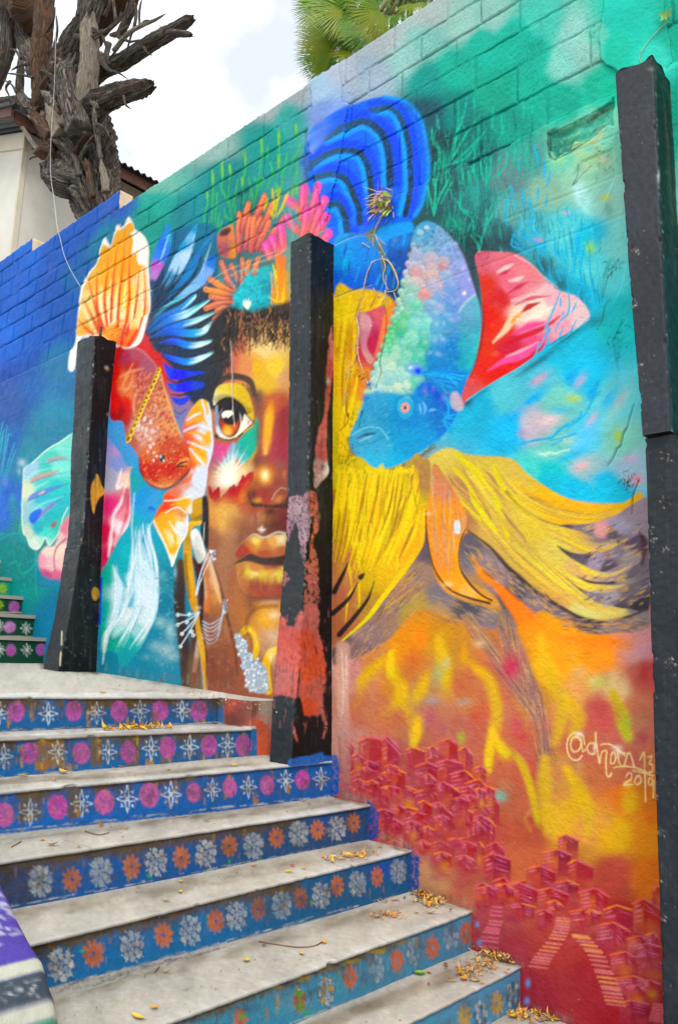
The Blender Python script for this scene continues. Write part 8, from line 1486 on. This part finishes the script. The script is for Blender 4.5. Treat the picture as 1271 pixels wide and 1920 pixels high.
def blade(p, d, L_, w, curl=.2, nrm=(0, -1, 0)):
    d = np.array(d, float); d /= np.linalg.norm(d); n = np.array(nrm, float); s = np.cross(d, n); s /= np.linalg.norm(s); V = []
    for t, ww in ((0, .15), (.3, .8), (.55, 1), (.8, .6), (1, .03)):
        c_ = p+d*L_*t+n*curl*L_*math.sin(t*2.2); V += [c_-s*w*ww*.5+n*w*.12, c_, c_+s*w*ww*.5+n*w*.12]
    F = []
    for i in range(4): F += [(3*i, 3*i+1, 3*i+4, 3*i+3), (3*i+1, 3*i+2, 3*i+5, 3*i+4)]
    return V, F
parts = [blade(np.array(on_y(rs.uniform(706, 738), rs.uniform(358, 402), -.006)), (rs.uniform(-.6, .3), -.25, rs.uniform(-1, .3)), rs.uniform(.04, .10), rs.uniform(.004, .010), rs.uniform(-.2, .4)) for i in range(130)]
mesh('tuft', *joinm(parts), M_TUFT, vine)
for i in range(16):
    V, F = blade(np.array(on_y(rs.uniform(718, 738), rs.uniform(368, 396), -.03)), (rs.uniform(-.5, .5), -.3, rs.uniform(-1, .2)), rs.uniform(.04, .07), rs.uniform(.018, .03), rs.uniform(0, .4)); mesh('leaf', V, F, M_YLEAF if i < 9 else M_DEAD, vine)
# ivy leaf in the top right corner
ip = on_y(1250, 32, -.02)
ivy = empty('ivy_sprig', tuple(ip), label='single green ivy leaf on a thin stem at the upper right of the wall', cat='ivy')
M_IVY = plain_mat('ivy_green', (.12, .26, .02), .45, .4, 60.)
lob = [(0, 1), (.25, .45), (.95, .55), (.5, .0), (.75, -.6), (.15, -.35), (0, -.75), (-.15, -.35), (-.75, -.6), (-.5, 0), (-.95, .55), (-.25, .45)]
V = [ip+np.array([a*.036, -.010-.012*abs(a), b*.036]) for a, b in lob]+[ip+np.array([0, -.004, 0])]; mesh('leaf', V, [(i, (i+1) % 12, 12) for i in range(12)], M_IVY, ivy)
V, F, U = tube(spline([on_y(a, b, -.016) for a, b in ((1252, 40), (1238, 52), (1222, 68), (1206, 90), (1198, 108), (1205, 122))], False, 5), .0014, 6); mesh('stem', V, F, M_VINE, ivy, uv=U)

# ================================================================ fallen leaves
M_LO = [plain_mat('leaf_orange', (.62, .26, .03), .6, .35, 60.), plain_mat('leaf_yellow', (.66, .42, .03), .6, .3, 60.), plain_mat('leaf_tan', (.50, .30, .12), .7, .3, 60.), plain_mat('leaf_brown', (.16, .08, .04), .8, .3, 60.), plain_mat('leaf_lime', (.24, .42, .03), .5, .3, 60.), plain_mat('petal_red', (.55, .03, .02), .5, .3, 60.), plain_mat('pebble_white', (.6, .58, .53), .8, .15, 60.)]
def leaf_geo(L_, w, curl, seed):
    rs = np.random.RandomState(seed); V = []; ts = ((0, .05), (.15, .5), (.4, 1), (.65, .85), (.87, .4), (1, .04)); b = rs.uniform(-.3, .3)
    for t, ww in ts:
        x = (t-.5)*L_; z = curl*L_*(t-.5)**2*1.6+.003; y0 = b*L_*(t-.5)**2; V += [(x, y0-w*ww*.5, z+w*.22*ww), (x, y0, z), (x, y0+w*ww*.5, z+w*.26*ww)]
    F = []
    for i in range(len(ts)-1): F += [(3*i, 3*i+3, 3*i+4, 3*i+1), (3*i+1, 3*i+4, 3*i+5, 3*i+2)]
    return V, F
SZ = {'landing': -.20, 2: -.41, 3: -.565, 4: -.749, 5: -.918, 6: -1.107, 7: -1.27, 8: -1.43}
NM = {'landing': 'landing', 2: 'first tread below the landing', 3: 'second tread below the landing', 4: 'third tread below the landing', 5: 'fourth tread below the landing', 6: 'fifth tread below the landing', 7: 'sixth tread below the landing', 8: 'lowest visible tread'}
CN = ['orange', 'yellow', 'tan', 'brown', 'green', 'red', 'white']
def height(k, x, y):
    f = (y+1.95)/1.95
    if k == 'landing': return -.238*(1-f)-.272*f+(-3.67-x)/2.7*(.075*(1-f)+.115*f)
    S_ = STEPS[{2: 1, 3: 2, 4: 3, 5: 4, 6: 5, 7: 6, 8: 7}[k]]; return S_[2]*(1-f)+S_[3]*f
LV = {}
rs = np.random.RandomState(12)
# (tread, chart x, chart y, colour, length cm, width cm, heading deg)
LEAF = [('landing', 192, 1301, 1, 5, 2.2, 200), ('landing', 205, 1275, 1, 3, 1.2, 170), ('landing', 72, 1249, 1, 3, 1.6, 180), ('landing', 5, 1246, 3, 7, 3, 180), ('landing', 300, 1278, 0, 3, 1.6, 190), ('landing', 345, 1281, 2, 2.5, 1.4, 150), ('landing', 375, 1283, 2, 4, 2, 170), ('landing', 440, 1295, 1, 4, 1.8, 180), ('landing', 58, 1276, 2, 2, 1, 120), ('landing', 225, 1288, 0, 2, 1, 90), ('landing', 148, 1275, 2, 2, 1, 80), ('landing', 238, 1287, 2, 2.4, 1, 30),
    (2, 25, 1370, 0, 5, 2, 160), (2, 115, 1367, 1, 6, 2.4, 175), (2, 160, 1370, 2, 3, 1.4, 150), (2, 118, 1378, 0, 3, 1.2, 170), (2, 404, 1357, 0, 3, 1.8, 200), (2, 425, 1362, 2, 3, 1.4, 160),
    (3, 95, 1446, 1, 7, 5, 190), (3, 118, 1451, 1, 6, 3.4, 150), (3, 215, 1443, 1, 4, 1.6, 180), (3, 228, 1440, 0, 4, 1.6, 170), (3, 45, 1457, 1, 4, 2, 200), (3, 102, 1465, 2, 3, 1.4, 130), (3, 316, 1446, 0, 3, 1.6, 150), (3, 438, 1437, 1, 4, 1.8, 190), (3, 35, 1474, 2, 2, 1, 100), (3, 455, 1420, 0, 2.4, 1.2, 100),
    (4, 98, 1587, 1, 5, 2.4, 195), (4, 80, 1577, 0, 2.4, 1.6, 180), (4, 84, 1556, 2, 2.4, 1.6, 150), (4, 237, 1555, 0, 2, 1.2, 150), (4, 386, 1541, 1, 5, 1.8, 185), (4, 148, 1590, 2, 2.6, 1.4, 120), (4, 568, 1504, 2, 5, 1.6, 170), (4, 630, 1496, 3, 3, 1.4, 180), (4, 580, 1510, 3, 2, 1.2, 160),
    (5, 259, 1666, 1, 2.2, 1.2, 190), (5, 338, 1675, 1, 2.2, 1.6, 90), (5, 339, 1655, 1, 2.4, 1.2, 150), (5, 542, 1637, 1, 4, 2, 180), (5, 570, 1630, 0, 3, 1.6, 170), (5, 548, 1625, 5, 3, 1.6, 170), (5, 475, 1625, 2, 4, 1.6, 160), (5, 650, 1608, 0, 6, 1.4, 175), (5, 672, 1606, 0, 7, 1.4, 185), (5, 640, 1612, 1, 5, 1.4, 165), (5, 712, 1591, 1, 4, 2, 190), (5, 750, 1588, 0, 3, 1.4, 180), (5, 700, 1600, 3, 2, 1, 90), (5, 310, 1691, 2, 4, 1.6, 160),
    (6, 55, 1751, 1, 6, 2.6, 20), (6, 236, 1717, 0, 2.6, 1.8, 150), (6, 462, 1804, 1, 3, 2.8, 100), (6, 565, 1791, 1, 3, 2, 120), (6, 607, 1770, 0, 3, 2, 60), (6, 290, 1893, 0, 3, 1.8, 180), (6, 258, 1911, 1, 6, 2, 150), (6, 312, 1826, 2, 4, 1.2, 170), (6, 300, 1812, 2, 9, 1, 40), (6, 706, 1722, 2, 5, 2.4, 170), (6, 738, 1718, 0, 4, 2.4, 180), (6, 720, 1716, 2, 3, 1.4, 120), (6, 780, 1714, 0, 3, 1.6, 160), (6, 806, 1714, 1, 6, 2, 170), (6, 742, 1690, 2, 5, 2, 185), (6, 772, 1679, 4, 2.4, 2, 90), (6, 845, 1709, 3, 2, 1, 90), (6, 758, 1686, 3, 2.4, 1.2, 60), (6, 495, 1775, 3, 2.2, 1, 30),
    (7, 788, 1829, 4, 5.5, 4, 10), (7, 804, 1826, 0, 3, 2, 90), (7, 870, 1839, 0, 4, 3, 60), (7, 890, 1842, 2, 5, 1.4, 170), (7, 850, 1842, 2, 8, .8, 5), (7, 803, 1848, 3, 2, 1, 90), (8, 963, 1910, 1, 6, 3, 30), (8, 1035, 1914, 1, 6, 2.6, 160)]
for i, (k, px, py, ci, L_, w, hd) in enumerate(LEAF):
    p = on_z(px, py, SZ[k])
    for _ in range(4): p = on_z(px, py, height(k, p[0], p[1]))
    V, F = leaf_geo(L_/100, w/100, rs.uniform(.2, .9), i); o = mesh('fallen_leaf', V, F, M_LO[ci]); o.location = (p[0], p[1], p[2]+.002); a = math.radians(hd)
    d = CAM[0]*math.cos(a)+CAM[2]*math.sin(a); o.rotation_euler = (rs.uniform(-.2, .2), rs.uniform(-.15, .15), math.atan2(d[1], d[0]))
    same = sorted(q[1] for q in LEAF if q[0] == k and q[3] == ci); r_ = same.index(px); nth = ['leftmost', 'second from the left', 'third from the left', 'fourth from the left', 'fifth from the left', 'sixth from the left', 'seventh from the left', 'eighth from the left'][r_] if len(same) > 1 else ''
    if nth and r_ == len(same)-1: nth = 'rightmost'
    lb = '%s fallen leaf on the %s' % (CN[ci], NM[k]); tag(o, lb+(', %s %s one' % (nth, CN[ci]) if nth else ', the only %s one there' % CN[ci]), 'leaf', 'fallen leaves on the '+NM[k])
# pebble on the third tread
for px, py, k in ((289, 1531, 4), (781, 1690, 6)):
    p = on_z(px, py, SZ[k]); bm = bmesh.new(); bmesh.ops.create_icosphere(bm, subdivisions=2, radius=.010)
    for v in bm.verts: v.co *= 1+.12*math.sin(v.co.x*500+v.co.y*300); v.co.z *= .7
    me = bpy.data.meshes.new('pebble'); bm.to_mesh(me); bm.free(); me.materials.append(M_LO[6]); o = link('pebble', me); o.location = (p[0], p[1], p[2]+.006); tag(o, 'small white pebble on the '+NM[k], 'pebble')
# heaps of leaves in the corners
def heap(name, spots, n, cols, label, size=(1.2, 4.), spread=(.07, .05), hz=.03, seed=0):
    rs = np.random.RandomState(seed); parts = []; mi = []
    for i in range(n):
        k, px, py, sx = spots[rs.randint(len(spots))]; p = on_z(px, py, SZ[k]); p = p+np.array([rs.randn()*spread[0]*sx, rs.randn()*spread[1]*sx, 0]); p[1] = min(p[1], -.03); p[2] = height(k, p[0], p[1])+abs(rs.randn())*hz*sx*.5+.003
        L_ = rs.uniform(*size)/100; V, F = leaf_geo(L_, L_*rs.uniform(.12, .5), rs.uniform(-.4, 1.4), seed*1000+i); e = rs.randn(3)*.45; a = rs.rand()*6.28
        Rm = np.array(Matrix.Rotation(a, 3, 'Z') @ Matrix.Rotation(e[0], 3, 'X') @ Matrix.Rotation(e[1], 3, 'Y')); parts.append((np.array(V) @ Rm.T+p, F)); mi += [cols[rs.randint(len(cols))]]*len(F)
    V, F = joinm(parts); o = mesh(name, V, F, M_LO, None, midx=mi); tag(o, label, 'leaf litter', kind='stuff')
heap('leaf_litter', [(6, 800, 1690, 1), (6, 815, 1697, 1), (6, 790, 1683, .7)], 110, [0, 0, 2, 1, 2, 3], 'heap of dry orange leaves on the fifth tread against the wall', (1.6, 5), (.035, .03), .03, 1)
heap('leaf_litter', [(7, 925, 1795, 1), (7, 945, 1800, .7), (7, 905, 1815, 1.2), (7, 880, 1830, 1.3)], 260, [0, 2, 2, 1, 2, 3], 'heap of orange leaf crumbs on the sixth tread against the wall', (.8, 4), (.035, .03), .025, 2)
heap('leaf_litter', [(8, 990, 1902, 1), (8, 1010, 1912, 1), (8, 970, 1905, .8)], 110, [0, 0, 2, 1, 3], 'orange leaves gathered on the lowest visible tread', (1.2, 4), (.04, .03), .02, 3)
heap('petal_litter', [(2, 225, 1369, 1), (2, 245, 1367, 1), (2, 265, 1366, 1), (2, 290, 1366, 1)], 60, [1, 1, 0], 'row of yellow petals along the foot of the landing riser', (3, 6), (.02, .06), .012, 4)
heap('leaf_litter', [('landing', 20, 1243, 1), ('landing', 50, 1242, 1), ('landing', 75, 1242, 1)], 110, [0, 2, 0, 5, 2], 'dry leaves and red petals heaped at the foot of the green steps', (3, 8), (.06, .12), .03, 5)
heap('leaf_litter', [('landing', 470, 1297, 1), ('landing', 420, 1290, 1.5), ('landing', 380, 1284, 1.3)], 70, [2, 2, 0, 6], 'crumbs of dry leaf on the landing by the mural hand', (.8, 2.6), (.12, .04), .008, 6)
heap('leaf_litter', [(5, 665, 1608, 1), (5, 650, 1610, 1)], 34, [0, 0, 2, 1], 'sparse orange leaf shreds on the fourth tread', (1.5, 5), (.03, .06), .008, 7)
heap('leaf_litter', [(6, 710, 1722, 1), (6, 740, 1718, .8), (6, 720, 1690, .8)], 60, [2, 2, 0, 3], 'tan leaf shreds scattered on the fifth tread', (1., 3), (.03, .03), .006, 8)
heap('leaf_crumbs', [(k, x, y, 1) for k, x, y in ((4, 300, 1570), (5, 420, 1660), (6, 560, 1800), (6, 300, 1860), (7, 760, 1870), (5, 620, 1625), (3, 300, 1448), (4, 560, 1515))], 260, [2, 3, 3, 0, 2], 'fine crumbs of dry leaf strewn thinly over the treads', (.3, 1.2), (.10, .30), .001, 9)
M_TWG = plain_mat('dry_twig', (.20, .10, .05), .8, .3)
for pth, k, lb in (('485,1767 520,1773 560,1778 590,1775 608,1765', 6, 'thin curved reddish twig on the fifth tread'), ('160,1560 185,1567 205,1563', 4, 'thin forked dry twig on the third tread'), ('22,1590 40,1580', 4, 'short dark straw on the third tread near the left edge'), ('290,1825 302,1812 312,1803', 6, 'short brown twig at the foot of the fifth riser'), ('1010,1918 1060,1905 1090,1905', 8, 'reddish stick on the lowest visible tread')):
    P = np.array([on_z(a, b, SZ[k])+[0, 0, .004] for a, b in pts(pth)]); V, F, U = tube(spline(P, False, 5) if len(P) > 2 else P, .0022, 6); o = mesh('twig', V, F, M_TWG, uv=U); tag(o, lb, 'twig')
